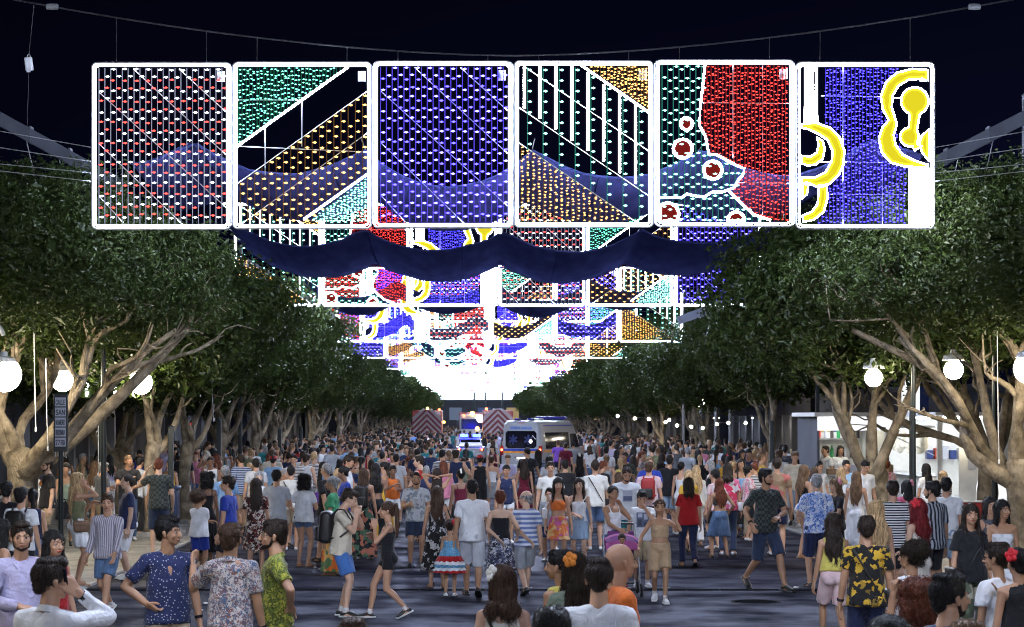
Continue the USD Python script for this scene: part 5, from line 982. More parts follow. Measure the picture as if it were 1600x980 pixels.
    def bottom(s, kind, g=.016, z=None):
        ms = [HP(np.vstack([s.stell(0, g), s.stell(1, g * .8)]))] + s.buttocks(g)
        wz = 1.045
        if kind in ('shorts', 'trousers', 'longshorts', 'hotpants', 'loose'):
            for q in (-1, 1):
                h, kn, an = s.hip[q], s.kn[q], s.ank[q]; th = .088 * s.r * (.6 + .4 * s.fat)
                if kind == 'trousers' or kind == 'loose':
                    w = .030 if kind == 'loose' else .016
                    ms += [HP(np.vstack([s.ell(h, th + g), s.ell(kn, .058 * s.r + w)])), HP(np.vstack([s.ell(kn, .058 * s.r + w), disc(kn + (an - kn) * .97, .045 * s.r + w * 1.2, .052 * s.r + w * 1.2, an - kn)]))]
                else:
                    e = {'shorts': .80, 'longshorts': 1.0, 'hotpants': .34}[kind]; c = h + (kn - h) * e; w = {'shorts': .030, 'longshorts': .030, 'hotpants': .012}[kind]
                    rr = th * (1 - .30 * e) + w
                    ms.append(HP(np.vstack([s.ell(h, th + g), disc(c, rr, rr * 1.05, kn - h)])))
            return s.planez(U(ms), None, wz)
        z = z or {'mini': .60, 'skirt': .48, 'midi': .30, 'maxi': .06}[kind]; zz = z * s.k
        kx = [s.kn[q] + (s.ank[q] - s.kn[q]) * max(0, (s.kn[q][2] - zz) / max(.01, s.kn[q][2] - s.ank[q][2])) if zz < s.kn[q][2] else s.hip[q] + (s.kn[q] - s.hip[q]) * ((s.hip[q][2] - zz) / (s.hip[q][2] - s.kn[q][2])) for q in (-1, 1)]
        fl = {'mini': .035, 'skirt': .06, 'midi': .10, 'maxi': .12}[kind]
        pts = np.vstack([disc((c[0], c[1], zz), .095 * s.r + fl * .8, .10 * s.r + fl * .8, n=20) for c in kx])
        ms.append(HP(np.vstack([s.stell(0, g), pts])))
        return s.planez(U(ms), None, wz)
    def finish(s, m, kind, wr, seed):
        ed = {'hi': .035, 'mid': .06}.get(s.lod, 0)
        if not ed: return tm(m)
        t = smooth_mesh(m, ed, 3, wr * (1 if s.lod == 'hi' else .8), seed)
        if kind in ('mini', 'skirt', 'midi', 'maxi'):
            v = np.array(t.vertices); a = np.arctan2(v[:, 1], v[:, 0]); d = np.clip((s.pel[2] - v[:, 2]) / .5, 0, 1); w = .022 * d * np.sin(a * 11 + 2 * np.sin(a * 3 + seed)); v[:, :2] *= (1 + w / np.maximum(.08, np.hypot(v[:, 0], v[:, 1])))[:, None]; t.vertices = v
        return t
    def hair(s, style):
        k, R, H = s.hd, s.RH, s.head; us = US['hi' if s.lod == 'hi' else s.lod]
        e = lambda c, r: H(c) + (us * np.asarray(r) * k) @ R.T
        T = lambda p, r: s.tor(p) + us * np.asarray(r) * s.r
        z = lambda *a: HP(np.vstack(a))
        cap = e((0, -.016, .203), (.083, .101, .090)); face = HP(np.vstack([e((0, .115, .125), (.074, .070, .085)), e((0, .13, .02), (.09, .05, .06))])) ; ms = [HP(cap)]
        if style == 'shaved': ms = [HP(e((0, -.014, .200), (.079, .098, .087)))]
        if style in ('short', 'shaved', 'bun', 'pony', 'updo', 'thin'):
            ms.append(z(e((0, -.05, .19), (.072, .056, .06)), e((0, -.066, .125), (.05, .03, .03))))
        if style == 'short': ms.append(z(e((0, .04, .262), (.055, .045, .028)), e((0, -.04, .270), (.06, .05, .025))))
        if style == 'quiff': ms += [z(e((0, .055, .272), (.05, .04, .03)), e((0, -.03, .275), (.058, .05, .026))), z(e((0, -.05, .19), (.070, .056, .06)), e((0, -.066, .13), (.05, .03, .03)))]
        if style == 'mop': ms += [z(e((0, .05, .255), (.075, .055, .035)), e((0, -.05, .22), (.086, .07, .07))), z(e((0, -.06, .18), (.075, .05, .05)), e((0, -.07, .115), (.055, .03, .03)))]
        if style == 'afro': ms += [HP(e((0, -.03, .225), (.135, .135, .125)))]
        if style == 'curly': ms += [HP(e((q * .06, -.045, zz), (.062, .07, .07))) for q in (-1, 1) for zz in (.22, .14, .07)] + [HP(e((0, -.09, .12), (.08, .05, .09)))]
        if style in ('long', 'longloose', 'wavy', 'bob'):
            ln_ = {'long': 1.22, 'longloose': 1.16, 'wavy': 1.25, 'bob': 1.44}[style]; w = {'long': .085, 'longloose': .10, 'wavy': .105, 'bob': .09}[style]
            back = e((0, -.055, .14), (.080, .052, .07)); end = T((0, -.115, ln_), (w * .8, .035, .05)); mid = T((0, -.105, (ln_ + 1.50) / 2), (w, .042, .06))
            ms += [z(cap, back), z(back, T((0, -.10, 1.47), (w * .9, .04, .05)))]
            nl_ = 5 if s.lod != 'lo' else 3
            for i_ in range(nl_):
                o_ = (i_ / (nl_ - 1) - .5) * 2 * w * .8; ww = w * (.42 if nl_ == 5 else .6); le = ln_ + s.rs.uniform(-.05, .06); bx_ = s.rs.uniform(-.03, .03); dy = s.rs.uniform(-.012, .012)
                c0, c1, c2 = T((o_ * .9, -.095 + abs(o_) * .25, 1.48), (ww, .038, .05)), T((o_ * 1.05 + bx_, -.115 + dy + abs(o_) * .2, (ln_ + 1.46) / 2), (ww * 1.02, .034, .06)), T((o_ * .8 - bx_ * .6, -.112 - dy, le), (ww * .45, .018, .04))
                ms += [z(c0, c1), z(c1, c2)]
            for q in (-1, 1):
                ms.append(z(e((q * .068, -.005, .19), (.022, .05, .05)), e((q * .074, -.01, .09), (.020, .042, .04))))
                if style != 'bob': ms.append(z(e((q * .074, -.01, .09), (.020, .042, .04)), T((q * .10, -.03 if style == 'long' else .055, 1.33), (.03, .035, .05))))
        if style == 'pony': pb = e((0, -.115, .235), (.03, .03, .03)); ms += [z(e((0, -.09, .22), (.04, .03, .04)), pb), z(pb, T((0, -.15, 1.42), (.035, .032, .06))), z(T((0, -.15, 1.42), (.035, .032, .06)), T((0, -.13, 1.26), (.022, .02, .04)))]
        if style == 'bun': ms.append(HP(e((0, -.098, .215), (.045, .042, .042))))
        if style == 'updo': ms += [HP(e((.0, -.075, .255), (.062, .058, .052))), HP(e((.03, -.10, .21), (.045, .045, .045))), HP(e((-.03, -.095, .22), (.045, .045, .05)))]
        m = U(ms)
        if style not in ('afro',): m = m - face
        else: m = m - HP(e((0, .14, .13), (.085, .09, .10)))
        if style == 'thin': m = m.trim_by_plane(tuple(-(R @ np.array([0, 0, 1.0]))), float(-(R @ np.array([0, 0, 1.0])) @ H((0, 0, .215))))
        ed = {'hi': .018, 'mid': .040}.get(s.lod, 0)
        if not ed: return tm(m)
        wr = {'afro': .024, 'curly': .026, 'wavy': .014, 'mop': .016, 'updo': .018, 'shaved': .003}.get(style, .009)
        return smooth_mesh(m, ed, 2, wr, s.seed, freq=24 if style not in ('curly', 'afro') else 30)
    def shoe(s, q, kind):
        f = s.footpts(q); us = US['lo' if s.lod == 'hi' else 'tiny']; k = s.k
        up = [f(-.045, .04) + us * .036 * k, f(.03, .062) + us * .036 * k, f(.15, .032, q * .008) + us * np.array([.043, .04, .028]) * k]
        if kind == 'boot': up.append(f(-.02, .16) + us * .045 * k)
        if kind in ('sandal', 'flip'): return HP(np.vstack([f(y, .004, x) + us * .010 * k for y, x in ((-.075, .028), (-.075, -.028), (.19, .03), (.19, -.03), (.1, .045), (.1, -.045))])) + HP(np.vstack([f(.105, .02, .046) + us * .012 * k, f(.105, .02, -.046) + us * .012 * k, f(.11, .05, 0) + us * .014 * k]))
        up = U([HP(np.vstack([up[0], up[1]])), HP(np.vstack([up[1], up[2]]))] + ([HP(np.vstack([up[0], up[3]]))] if kind == 'boot' else []))
        return up
    def sole(s, q):
        f = s.footpts(q); us = US['tiny']; k = s.k
        return HP(np.vstack([f(y, .012, x) + us * np.array([.012, .012, .012]) * k for y, x in ((-.078, .030), (-.078, -.030), (.19, .034), (.19, -.034), (.11, .048), (.11, -.048))]))
SHOES = {'white': ('shoe_white', 'sole_white', 'low'), 'black': ('shoe_black', 'sole_white', 'low'), 'dark': ('shoe_black', 'shoe_black', 'low'), 'sandal': ('shoe_tan', None, 'sandal'), 'blacksandal': ('shoe_black', None, 'sandal'), 'tan': ('shoe_tan', 'sole_white', 'low')}
CNAME = {'tee': 't_shirt', 'shirt': 'shirt', 'long': 'long_sleeved_shirt', 'tank': 'vest_top', 'cami': 'strap_top', 'strapless': 'bandeau_top', 'crop': 'crop_top', 'dresstop': 'dress', 'blouse': 'blouse', 'mini': 'skirt', 'midi': 'skirt', 'maxi': 'skirt', 'longshorts': 'shorts', 'hotpants': 'shorts', 'loose': 'trousers'}
PEOPLE = []
def person(px, top, h, face, label, sex='m', hair=('short', 'darkbrown'), up=('tee', 'white'), low=('shorts', 'navy'), shoes='white', feet=None, skin='tan', fat=1.0, al='down', ar='down', legs='stand', lean=0, yaw=0, pitch=0, extra=(), group=None, lod=None, xy=None, z=0.0, dress=None):
    if xy is None:
        s_ = (feet - VY) / CAMH if feet else (top - VY) / (CAMH - h)
        if feet: h = CAMH - (top - VY) / s_
        y = FPX / s_; x = (px - VX) / s_
    else: x, y = xy; s_ = FPX / y
    seed = len(PEOPLE); lod = lod or ('hi' if s_ > 86 else 'mid' if s_ > 50 else 'lo')
    # a person turned to the viewer stands across the line of sight
    b = Body(h, sex, fat, lean, yaw, pitch, al, ar, legs, lod, seed)
    if z == 0.0 and (x < -6.0 or x > 7.5): z = .032
    t = thing('person', label, 'person', (x, y, z), face, group)
    PEOPLE.append((x, y, h, t.GetPath().pathString))
    off = None
    if legs in ('walk', 'walkl', 'stride', 'stand', 'close', 'wide', 'rest'): pass
    def sub(name, m, mat, par=t, smooth=True): return obj(name, m, mat, par, smooth)
    sub('body', b.skin(), 'skin_' + skin)
    if hair[0] != 'bald':
        hmesh = b.hair(hair[0]); hm = sub('hair', hmesh, 'hair_' + hair[1])
        if lod == 'hi' and hair[0] != 'shaved': strands(hm, hmesh, b, hair, 900 if s_ > 125 else 420, seed)
    else: hm = t
    if dress:
        kind, col, g = dress[0], dress[1], .012
        m = b.top('dresstop', g) if len(dress) < 3 else b.top(dress[2], g, .0, .98)
        m = m + b.bottom(kind, .018); sub('dress', b.finish(m, kind, .008, seed), CL(col))
    else:
        if low:
            sub(CNAME.get(low[0], low[0]), b.finish(b.bottom(low[0], .014), low[0], .013, seed + 3), CL(low[1]))
        if up:
            sub(CNAME.get(up[0], up[0]), b.finish(b.top(up[0], .017 if up[0] not in ('cami', 'strapless', 'crop', 'tank') else .009, .03 if up[0] in ('tee', 'shirt', 'long', 'blouse') else .01, up[2] if len(up) > 2 else None), up[0], .019 if up[0] not in ('cami', 'strapless', 'crop') else .005, seed + 9), CL(up[1]))
    if shoes and s_ > 26:
        mt, sl, kd = SHOES[shoes]
        for q in (-1, 1):
            f = sub('shoe', tm(b.shoe(q, kd)), mt, smooth=50)
            if sl and lod == 'hi': sub('sole', tm(b.sole(q)), sl, f)
            if sl and lod == 'hi' and shoes in ('white', 'black'):
                ff = b.footpts(q); sub('sock', tube([b.ank[q] - [0, 0, .02 * b.k], b.ank[q] + (b.kn[q] - b.ank[q]) * .12], .040 * b.r, 10), 'shoe_white', t) if low and low[0] not in ('trousers', 'loose') else None
    if up and up[0] in ('shirt', 'long') and lod == 'hi':
        cp = [b.tor((x_, y_, z_)) for x_, y_, z_ in ((-.035, .075, 1.415), (-.060, .04, 1.455), (-.066, -.015, 1.478), (-.04, -.062, 1.492), (0, -.074, 1.496), (.04, -.062, 1.492), (.066, -.015, 1.478), (.060, .04, 1.455), (.035, .075, 1.415))]
        q_ = np.array(cp); c_ = q_.mean(0); lo_ = q_ + (q_ - c_) * [.28, .22, 0] - [0, 0, .036 * b.k]; v_ = np.vstack([q_, lo_, q_ * [.94, .94, 1] - [0, 0, .004], lo_ - [0, 0, .006]]); n_ = 9; f_ = []
        for i_ in range(8): f_ += [[i_, i_ + 1, n_ + i_ + 1, n_ + i_], [2 * n_ + i_ + 1, 2 * n_ + i_, 3 * n_ + i_, 3 * n_ + i_ + 1], [n_ + i_, n_ + i_ + 1, 3 * n_ + i_ + 1, 3 * n_ + i_], [i_ + 1, i_, 2 * n_ + i_, 2 * n_ + i_ + 1]]
        sub('collar', (v_, np.array(f_)), CL(up[1]), t)
    # the face, where it can be seen
    rel = (face + yaw) % 360
    if lod != 'lo' and 60 < rel < 300:
        us = US['lo']; e = lambda c, r: HP(b.head(c) + (us * np.asarray(r) * b.hd) @ b.RH.T)
        for q in (-1, 1):
            if lod == 'hi':
                ey = sub('eye', tm(e((q * .031, .0805, .168), (.0145, .009, .0085))), 'eye_white', smooth=60); sub('iris', tm(e((q * .031, .0865, .168), (.0072, .0046, .0072))), 'eye_dark', ey)
                sub('eyebrow', tm(HP(np.vstack([b.head((q * .016, .092, .190)) + us * .005 * b.hd, b.head((q * .052, .079, .190)) + us * .0045 * b.hd]))), 'hair_' + (hair[1] if hair[1] not in ('blonde', 'whiteblonde', 'red', 'grey') else 'brown'))
            else: sub('eye', tm(e((q * .031, .082, .168), (.013, .009, .008))), 'eye_dark')
        sub('mouth', tm(HP(np.vstack([b.head((x_, y_, .109)) + us * [.005, .005, .0055] for x_, y_ in ((-.021, .090), (0, .0995), (.021, .090))]))), 'lips_red' if 'lipstick' in extra else 'lips')
    for ex in extra: add_extra(ex, b, t, hm, (x, y, z), face, label, seed, sub)
    return t
def strands(par, mesh, b, hair, n, seed):
    rs = np.random.RandomState(seed + 50); mesh = trimesh.Trimesh(mesh.vertices, mesh.faces, process=False); P, fi = trimesh.sample.sample_surface(mesh, n, seed=seed)
    N_ = mesh.face_normals[fi]; C0 = b.head((0, -.01, .18)); curl = hair[0] in ('curly', 'afro', 'wavy', 'updo'); short = hair[0] in ('short', 'quiff', 'mop', 'thin', 'bun', 'updo', 'pony')
    fl = np.tile(b.RH @ np.array([0, -.75, -.45] if short else [0, -.15, -1.0]), (n, 1)) + rs.normal(0, .16 if short and not curl else .30 if not curl else .7, (n, 3)); fl -= N_ * (fl * N_).sum(1)[:, None]; fl /= np.linalg.norm(fl, axis=1, keepdims=True) + 1e-9
    L = rs.uniform(.4, 1.0, (n, 1)) * (.045 if short else .10) * b.hd; K = 5; pts = []
    for k in range(K):
        t = k / (K - 1); p = P + fl * L * t + N_ * (.001 + (.018 if curl else .004 if short else .010) * math.sin(t * PI * .9) * rs.uniform(.3, 1.2, (n, 1))) - N_ * L * t * t * .35
        if curl: p = p + rs.normal(0, .006, (n, 3)) * t
        pts.append(p)
    pts = np.stack(pts, 1).reshape(-1, 3)
    c = UsdGeom.BasisCurves.Define(stage, fresh('strands', par)); c.CreateTypeAttr('linear'); c.CreateCurveVertexCountsAttr(Vt.IntArray([K] * n)); c.CreatePointsAttr(Vt.Vec3fArray.FromNumpy(pts.astype(np.float32)))
    c.CreateWidthsAttr(Vt.FloatArray.FromNumpy(np.tile(np.array([.0032, .0032, .0028, .002, .0008], np.float32), n))); c.SetWidthsInterpolation('vertex')
    UsdShade.MaterialBindingAPI.Apply(c.GetPrim()).Bind(_mats['hair_' + hair[1]]); c.GetPrim().SetCustomDataByKey('kind', 'stuff')
def blob_m(r, seed, amp=.35, sub_=2):
    m = trimesh.creation.icosphere(sub_, 1); m.vertices *= 1 + amp * (meshkit.noise(m.vertices * 2.2 + seed, seed)[:, None] - .5); m.apply_scale(r); return m
def add_extra(ex, b, t, hm, loc, face, label, seed, sub):
    nm, *arg = ex.split(':'); a = arg[0] if arg else ''; us = US['lo']; k = b.hd; H = b.head; R = b.RH
    short = ' '.join(label.split()[:7])
    e = lambda c, r: tm(HP(H(c) + (us * np.asarray(r) * k) @ R.T))
    own = lambda name, lab, cat: thing(name, lab, cat, loc, face)
    def strap(par, mat, pts, r=.012): return sub('strap', tube([b.tor(p) for p in pts], r, 6), mat, par)
    def cross(par, mat, q=1, r=.011):
        # a band lying round the torso from one shoulder to the other hip
        pts = []
        for i in range(25):
            A = 2 * PI * i / 24; zz = 1.18 + .245 * math.cos(A); x_ = q * .14 * math.cos(A); i_ = np.interp(zz, [q_[0] for q_ in b.st], range(6)); st = [np.interp(zz, [q_[0] for q_ in b.st], [q_[j] for q_ in b.st]) for j in (1, 2, 3)]
            wx, dy = st[0] * b.r / b.k + .035, st[1] * b.r / b.k + .040; x_ = max(-wx * .98, min(wx * .98, x_)); yy = dy * math.sqrt(max(0, 1 - (x_ / wx) ** 2)) * (1 if math.sin(A) > 0 else -1)
            if b.f and yy > 0 and 1.18 < zz < 1.35: yy += .03
            pts.append(b.tor((x_, st[2] + yy, zz)))
        return sub('strap', tube(pts, r, 6), mat, par)
    if nm == 'phone':
        q = 1 if a != 'l' else -1; p = b.wr[q] + (b.wr[q] - b.el[q]) / np.linalg.norm(b.wr[q] - b.el[q]) * .09 * k; o = own('phone', f'dark phone held by the {short}', 'phone')
        m = rbx(-.037, .037, -.005, .005, -.075, .075, .004); m.apply_transform(trimesh.transformations.rotation_matrix(.2, [1, 0, 0])); m.apply_translation(p + [-.02 * q, .0, .01]); obj('body', m, 'phone_black', o); obj('camera_lens', trimesh.creation.icosphere(1, .008).apply_translation(p + [-.02 * q, -.008, .06]), 'eye_dark', o)
    elif nm == 'bag':
        o = own('shoulder_bag', f'{a} bag worn by the {short}', 'bag'); mt = 'leather_' + a; q = -1 if len(arg) > 1 and arg[1] == 'l' else 1
        cross(o, mt, -q); p = b.tor((q * .19, .04, .93)); m = rbx(-.045, .045, -.12, .12, -.09, .08, .03); m.apply_translation(p + [q * .05, 0, 0]); obj('body', m, mt, o); m = rbx(-.05, .05, -.124, .124, 0, .085, .02); m.apply_translation(p + [q * .05, 0, 0]); obj('flap', m, mt, o)
    elif nm == 'handbag':
        o = own('handbag', f'{a} handbag hanging from the shoulder of the {short}', 'bag'); mt = 'leather_' + a; q = -1 if len(arg) > 1 and arg[1] == 'l' else 1
        S = b.sh[q]; p = b.tor((q * .21, .02, 1.12)); sub('strap', tube([S + [0, .055, -.02], S + [q * -.01, .02, .066 * b.r + .008], S + [q * -.01, -.02, .066 * b.r + .004], p + [q * .03, -.07, .08], p + [q * .03, .0, .06], p + [q * .03, .08, .1], S + [q * .03, .075, -.06]], .011, 6), mt, o)
        m = rbx(-.035, .035, -.12, .12, -.10, .08, .025); m.apply_translation(p + [q * .04, .0, 0]); obj('body', m, mt, o)
    elif nm == 'backpack':
        o = own('backpack', f'{a} backpack worn by the {short}', 'backpack'); mt = 'backpack_red' if a == 'red' else 'leather_black'
        m = rbx(-.14, .14, -.09, .09, -.22, .22, .06); m.vertices = np.array([b.tor(v / b.k + [0, -.215, 1.21]) for v in m.vertices * b.k ** .3]); obj('body', m, mt, o); m = rbx(-.105, .105, -.04, .04, -.12, .08, .03); m.vertices = np.array([b.tor(v / b.k + [0, -.315, 1.14]) for v in m.vertices]); obj('pocket', m, 'leather_black', o)
        for q in (-1, 1): strap(o, mt, [(q * .10, -.13, 1.38), (q * .105, -.05, 1.468), (q * .105, .04, 1.462), (q * .11, .125, 1.34), (q * .15, .13, 1.2), (q * .17, .02, 1.1), (q * .12, -.15, 1.06)], .015)
    elif nm == 'flower':
        mt = 'petal_' + a; q = -1 if len(arg) > 1 and arg[1] == 'l' else 1; c = (q * .075, -.045, .235) if len(arg) < 3 else (0, -.11, .24)
        ms = [trimesh.creation.icosphere(1, .022).apply_scale([1, .6, 1]).apply_translation(np.array([.026 * math.cos(i * 1.257), 0, .026 * math.sin(i * 1.257)])) for i in range(5)] + [trimesh.creation.icosphere(1, .016)]
        m = cat_(ms); m.apply_scale(k * 1.25); m.apply_transform(trimesh.geometry.align_vectors([0, -1, 0], [q * .75, -.6, .2])); m.apply_translation(H(c)); sub('flower', m, mt, hm)
    elif nm == 'glasses':
        g = cat_([ring([H((q * .031 + .021 * math.cos(i), .0965, .168 + .017 * math.sin(i))) for i in np.linspace(0, 2 * PI, 12, endpoint=False)], .0028, 4) for q in (-1, 1)] + [tube([H((-.011, .099, .170)), H((.011, .099, .170))], .0028, 4)] + [tube([H((q * .052, .095, .170)), H((q * .078, .0, .168))], .0028, 4) for q in (-1, 1)]); sub('glasses', g, 'phone_black', t)
    elif nm == 'beard':
        m = HP(np.vstack([H(c) + (us * np.asarray(r) * k) @ R.T for c, r in (((0, .034, .094), (.0525, .0535, .028)), ((0, .066, .079), (.0235, .0215, .018)))])) + U([HP(np.vstack([H((q * .060, .012, .145)) + us * .010 * k, H((q * .050, .030, .098)) + us * .012 * k])) for q in (-1, 1)]) - HP(H((0, .10, .114)) + (us * np.array([.030, .03, .022]) * k) @ R.T)
        sub('beard', smooth_mesh(m, .02, 1, .003, seed), 'hair_' + (a or 'darkbrown'), t)
    elif nm == 'cap':
        c = sub('cap', tm(HP(H((0, -.012, .215)) + (us * np.array([.090, .108, .085]) * k) @ R.T).trim_by_plane(tuple(R @ np.array([0, 0, 1.0])), float((R @ np.array([0, 0, 1.0])) @ H((0, 0, .205))))), CL(a), t); sub('peak', e((0, .12, .208), (.07, .07, .008)), CL(a), c)
    elif nm == 'watch':
        q = 1 if a != 'l' else -1; d = b.el[q] - b.wr[q]; d /= np.linalg.norm(d); p = b.wr[q] + d * .03; sub('watch', tm(HP(np.vstack([disc(p, .033 * b.r + .003, .033 * b.r + .003, d, 12), disc(p + d * .025, .035 * b.r + .003, .035 * b.r + .003, d, 12)]))), 'phone_black', t)
    elif nm == 'cup':
        q = 1 if a != 'l' else -1; p = b.wr[q] + (b.wr[q] - b.el[q]) / np.linalg.norm(b.wr[q] - b.el[q]) * .09; o = own('cup', f'drinking cup in the {"left" if a == "l" else "right"} hand of the man in splashed white t-shirt', 'cup'); m = lathe([(0, -.06), (.028, -.06), (.038, .06), (.034, .06), (.025, -.05), (0, -.05)], 14); m.apply_translation(p + [-.03 * q, .02, .02]); obj('cup', m, 'cup_clear', o)
    elif nm == 'fan':
        q = 1 if a != 'l' else -1; p = b.wr[q] + (b.wr[q] - b.el[q]) / np.linalg.norm(b.wr[q] - b.el[q]) * .08; o = own('hand_fan', f'purple folding fan held by the {short}', 'fan')
        for i in range(14):
            a0, a1 = math.radians(20 + 10 * i), math.radians(20 + 10 * (i + 1)); z_ = .004 if i % 2 else -.004
            v = np.array([(.04 * math.cos(a0), z_, .04 * math.sin(a0)), (.24 * math.cos(a0), z_, .24 * math.sin(a0)), (.24 * math.cos(a1), -z_, .24 * math.sin(a1)), (.04 * math.cos(a1), -z_, .04 * math.sin(a1))]); m = tm(HP(np.vstack([v, v + [0, .003, 0]]))); m.apply_transform(trimesh.transformations.rotation_matrix(-q * 1.2, [0, 1, 0])); m.apply_translation(p + [0, .05, 0]); obj('fan_leaf', m, CL('purple'), o, False)
    elif nm == 'earring':
        for q in (-1, 1): sub('earring', ring([H((q * .078, .003 + .016 * math.cos(i), .110 + .016 * math.sin(i))) for i in np.linspace(0, 2 * PI, 10, endpoint=False)], .003, 4), 'metal_gold', t)
    elif nm == 'print':       # flat print on the chest of a shirt: colour, text
        w, h_ = .10, .12
        for (dx, dz, ww, hh, mt) in (((0, .01, .17, .20, 'plate_pale'), (0, -.03, .15, .08, 'print_slate')) if a else ((0, 0, .19, .23, 'print_slate'), (-.05, .05, .06, .09, 'plate_pale'), (.045, -.04, .06, .10, 'ink'), (.04, .07, .07, .06, 'plate_pale'), (-.05, -.07, .06, .06, 'ink'))):
            yy = .162 * (b.fat * .5 + .5) if not b.ch else .15
            m = bx(dx - ww / 2, dx + ww / 2, 0, .003, dz - hh / 2, dz + hh / 2); m.vertices = np.array([b.tor(v / b.k * [1, 1, 1] + [0, yy + (.004 if (dx or dz < 0) else 0) - 1.2 * (v[0] / b.k) ** 2, 1.24]) for v in m.vertices]); sub('print', m, mt, t)
    elif nm == 'logo':
        tri = shapely.union_all([Polygon([(-.10, 0), (0, 0), (-.045, .075)]), Polygon([(-.03, 0), (.10, 0), (.02, .12)])]); m = extr(tri, .004); tx = text('SKYNET', .034); tx.apply_scale([.8, 1, 1]); tx.apply_translation([0, .002, -.06])
        for mm, mt in ((m, 'petal_orange'), (tx, 'shoe_white')):
            mm.apply_transform(trimesh.transformations.rotation_matrix(PI, [0, 0, 1])); mm.vertices = np.array([b.tor(v / b.k + [0, .150 + .004 - 1.2 * (v[0] / b.k) ** 2, 1.27]) for v in mm.vertices]); sub('logo' if mt == 'petal_orange' else 'lettering', mm, mt, t, False)
# ------------------------------------------------------------------ the people one can tell apart (pixel column, pixel row of the head's top, height, heading: 0 away, 90 left, 180 towards, 270 right)
N = dict
F = dict(sex='f')
pp = person
pp(33, 817, 1.78, 205, 'man in pale lilac long sleeved shirt at the lower left edge', up=('long', 'lilac'), low=('trousers', 'navy'), al='down', ar='belly', yaw=-10, extra=('beard',))
pp(83, 830, 1.63, 230, 'dark haired woman in red top beside the man in lilac', 'f', ('long', 'black'), ('tank', 'red'), ('trousers', 'black'), extra=('lipstick', 'earring'), yaw=-8)
pp(78, 877, 1.78, 335, 'man in white shirt holding a phone to his ear, lower left', hair=('quiff', 'darkbrown'), up=('long', 'white'), low=('trousers', 'navy'), ar='ear', yaw=-35, extra=('phone', 'watch'))
pp(262, 810, 1.78, 200, 'man in navy dotted shirt with one hand on his hip', hair=('quiff', 'black'), up=('shirt', 'navy_dots'), low=('trousers', 'beige'), skin='olive', ar='hip', al='down', yaw=55, extra=('watch:l',), fat=1.08)
pp(360, 820, 1.76, 350, 'man in white floral shirt seen from behind, arm stretched left', hair=('mop', 'brown'), up=('shirt', 'white_floral'), low=('trousers', 'navy'), skin='olive', al=((.42, .30, 1.38), (.2, -.3, -1)), ar='down', fat=1.05, extra=('watch:r',))
pp(430, 815, 1.76, 95, 'bearded man with glasses in green and yellow patterned shirt', hair=('short', 'darkbrown'), up=('shirt', 'green_floral'), low=('trousers', 'black'), ar='hip', al='hipback', extra=('beard', 'glasses'), yaw=5)
pp(168, 770, 1.70, 165, 'young man in pale striped shirt and denim shorts striding left', hair=('quiff', 'brown'), up=('long', 'pale_vstripe'), low=('shorts', 'denim'), shoes='white', feet=962, al='swingf', ar='relax', legs='walk', yaw=20, skin='tan', extra=('watch:l',))
pp(200, 742, 1.74, 110, 'heavy man in navy t-shirt and white shorts behind the striped shirt', hair=('shaved', 'darkbrown'), up=('tee', 'navy'), low=('longshorts', 'white'), fat=1.22, feet=905, skin='fair')
pp(121, 742, 1.70, 285, 'blonde woman in white skirt and olive bandeau holding a phone', 'f', ('longloose', 'blonde'), ('strapless', 'olive'), ('mini', 'white'), 'sandal', feet=918, ar='ear', al='chest', extra=('bag:brown', 'phone'))
pp(75, 720, 1.84, 120, 'bearded man with glasses in black t-shirt with orange triangle print', hair=('short', 'darkbrown'), up=('tee', 'black'), low=('shorts', 'khaki'), fat=1.15, extra=('beard', 'glasses', 'logo'), yaw=5, skin='fair')
pp(10, 757, 1.72, 10, 'dark haired man in black cut by the left edge', up=('tee', 'black'), low=('trousers', 'black'), hair=('mop', 'black'))
pp(33, 766, 1.66, 350, 'youth in white t-shirt with black backpack straps, far left', up=('tee', 'white'), low=('shorts', 'black'), hair=('mop', 'black'), extra=('backpack:black',))
pp(3, 812, 1.60, 300, 'bare shouldered woman in black at the very left edge', 'f', ('long', 'black'), ('strapless', 'black'), ('mini', 'black'), al='hold')
pp(50, 768, 1.62, 20, 'woman in navy vest top behind the backpack youth', 'f', ('pony', 'black'), ('tank', 'navy'), ('hotpants', 'denim'))
pp(311, 770, 1.40, 345, 'afro haired boy in white t-shirt and blue shorts', hair=('afro', 'brown'), up=('tee', 'white'), low=('shorts', 'royal'), shoes='dark', skin='olive', al='cross', ar='cross', yaw=-60)
pp(322, 738, 1.70, 30, 'woman with big black hair in a long black dress by the afro haired boy', 'f', ('curly', 'black'), dress=('midi', 'black'), skin='brown')
pp(357, 745, 1.74, 75, 'young man in royal blue polo shirt looking left', up=('tee', 'royal'), low=('shorts', 'black'), hair=('short', 'darkbrown'), yaw=20, extra=('watch:l',))
pp(352, 729, 1.74, 20, 'grey haired man in bright blue shirt behind the royal blue polo', up=('tee', 'sky'), low=('shorts', 'khaki'), hair=('short', 'grey'))
pp(400, 748, 1.64, 5, 'long haired woman in brown and white floral dress seen from behind', 'f', ('long', 'darkbrown'), dress=('skirt', 'brown_floral', 'tee'), shoes='sandal')
pp(432, 735, 1.72, 350, 'man in plain grey t-shirt and dark shorts seen from behind', up=('tee', 'lightgrey'), low=('shorts', 'darkdenim'), hair=('short', 'black'), shoes='white', fat=1.05, ar='hold')
pp(474, 742, 1.66, 335, 'woman in loose white t-shirt and denim hot pants with purple fan', 'f', ('curly', 'black'), ('tee', 'white'), ('hotpants', 'denim'), 'sandal', feet=885, fat=1.25, ar='hold', al='hip', lean=6, extra=('fan',))
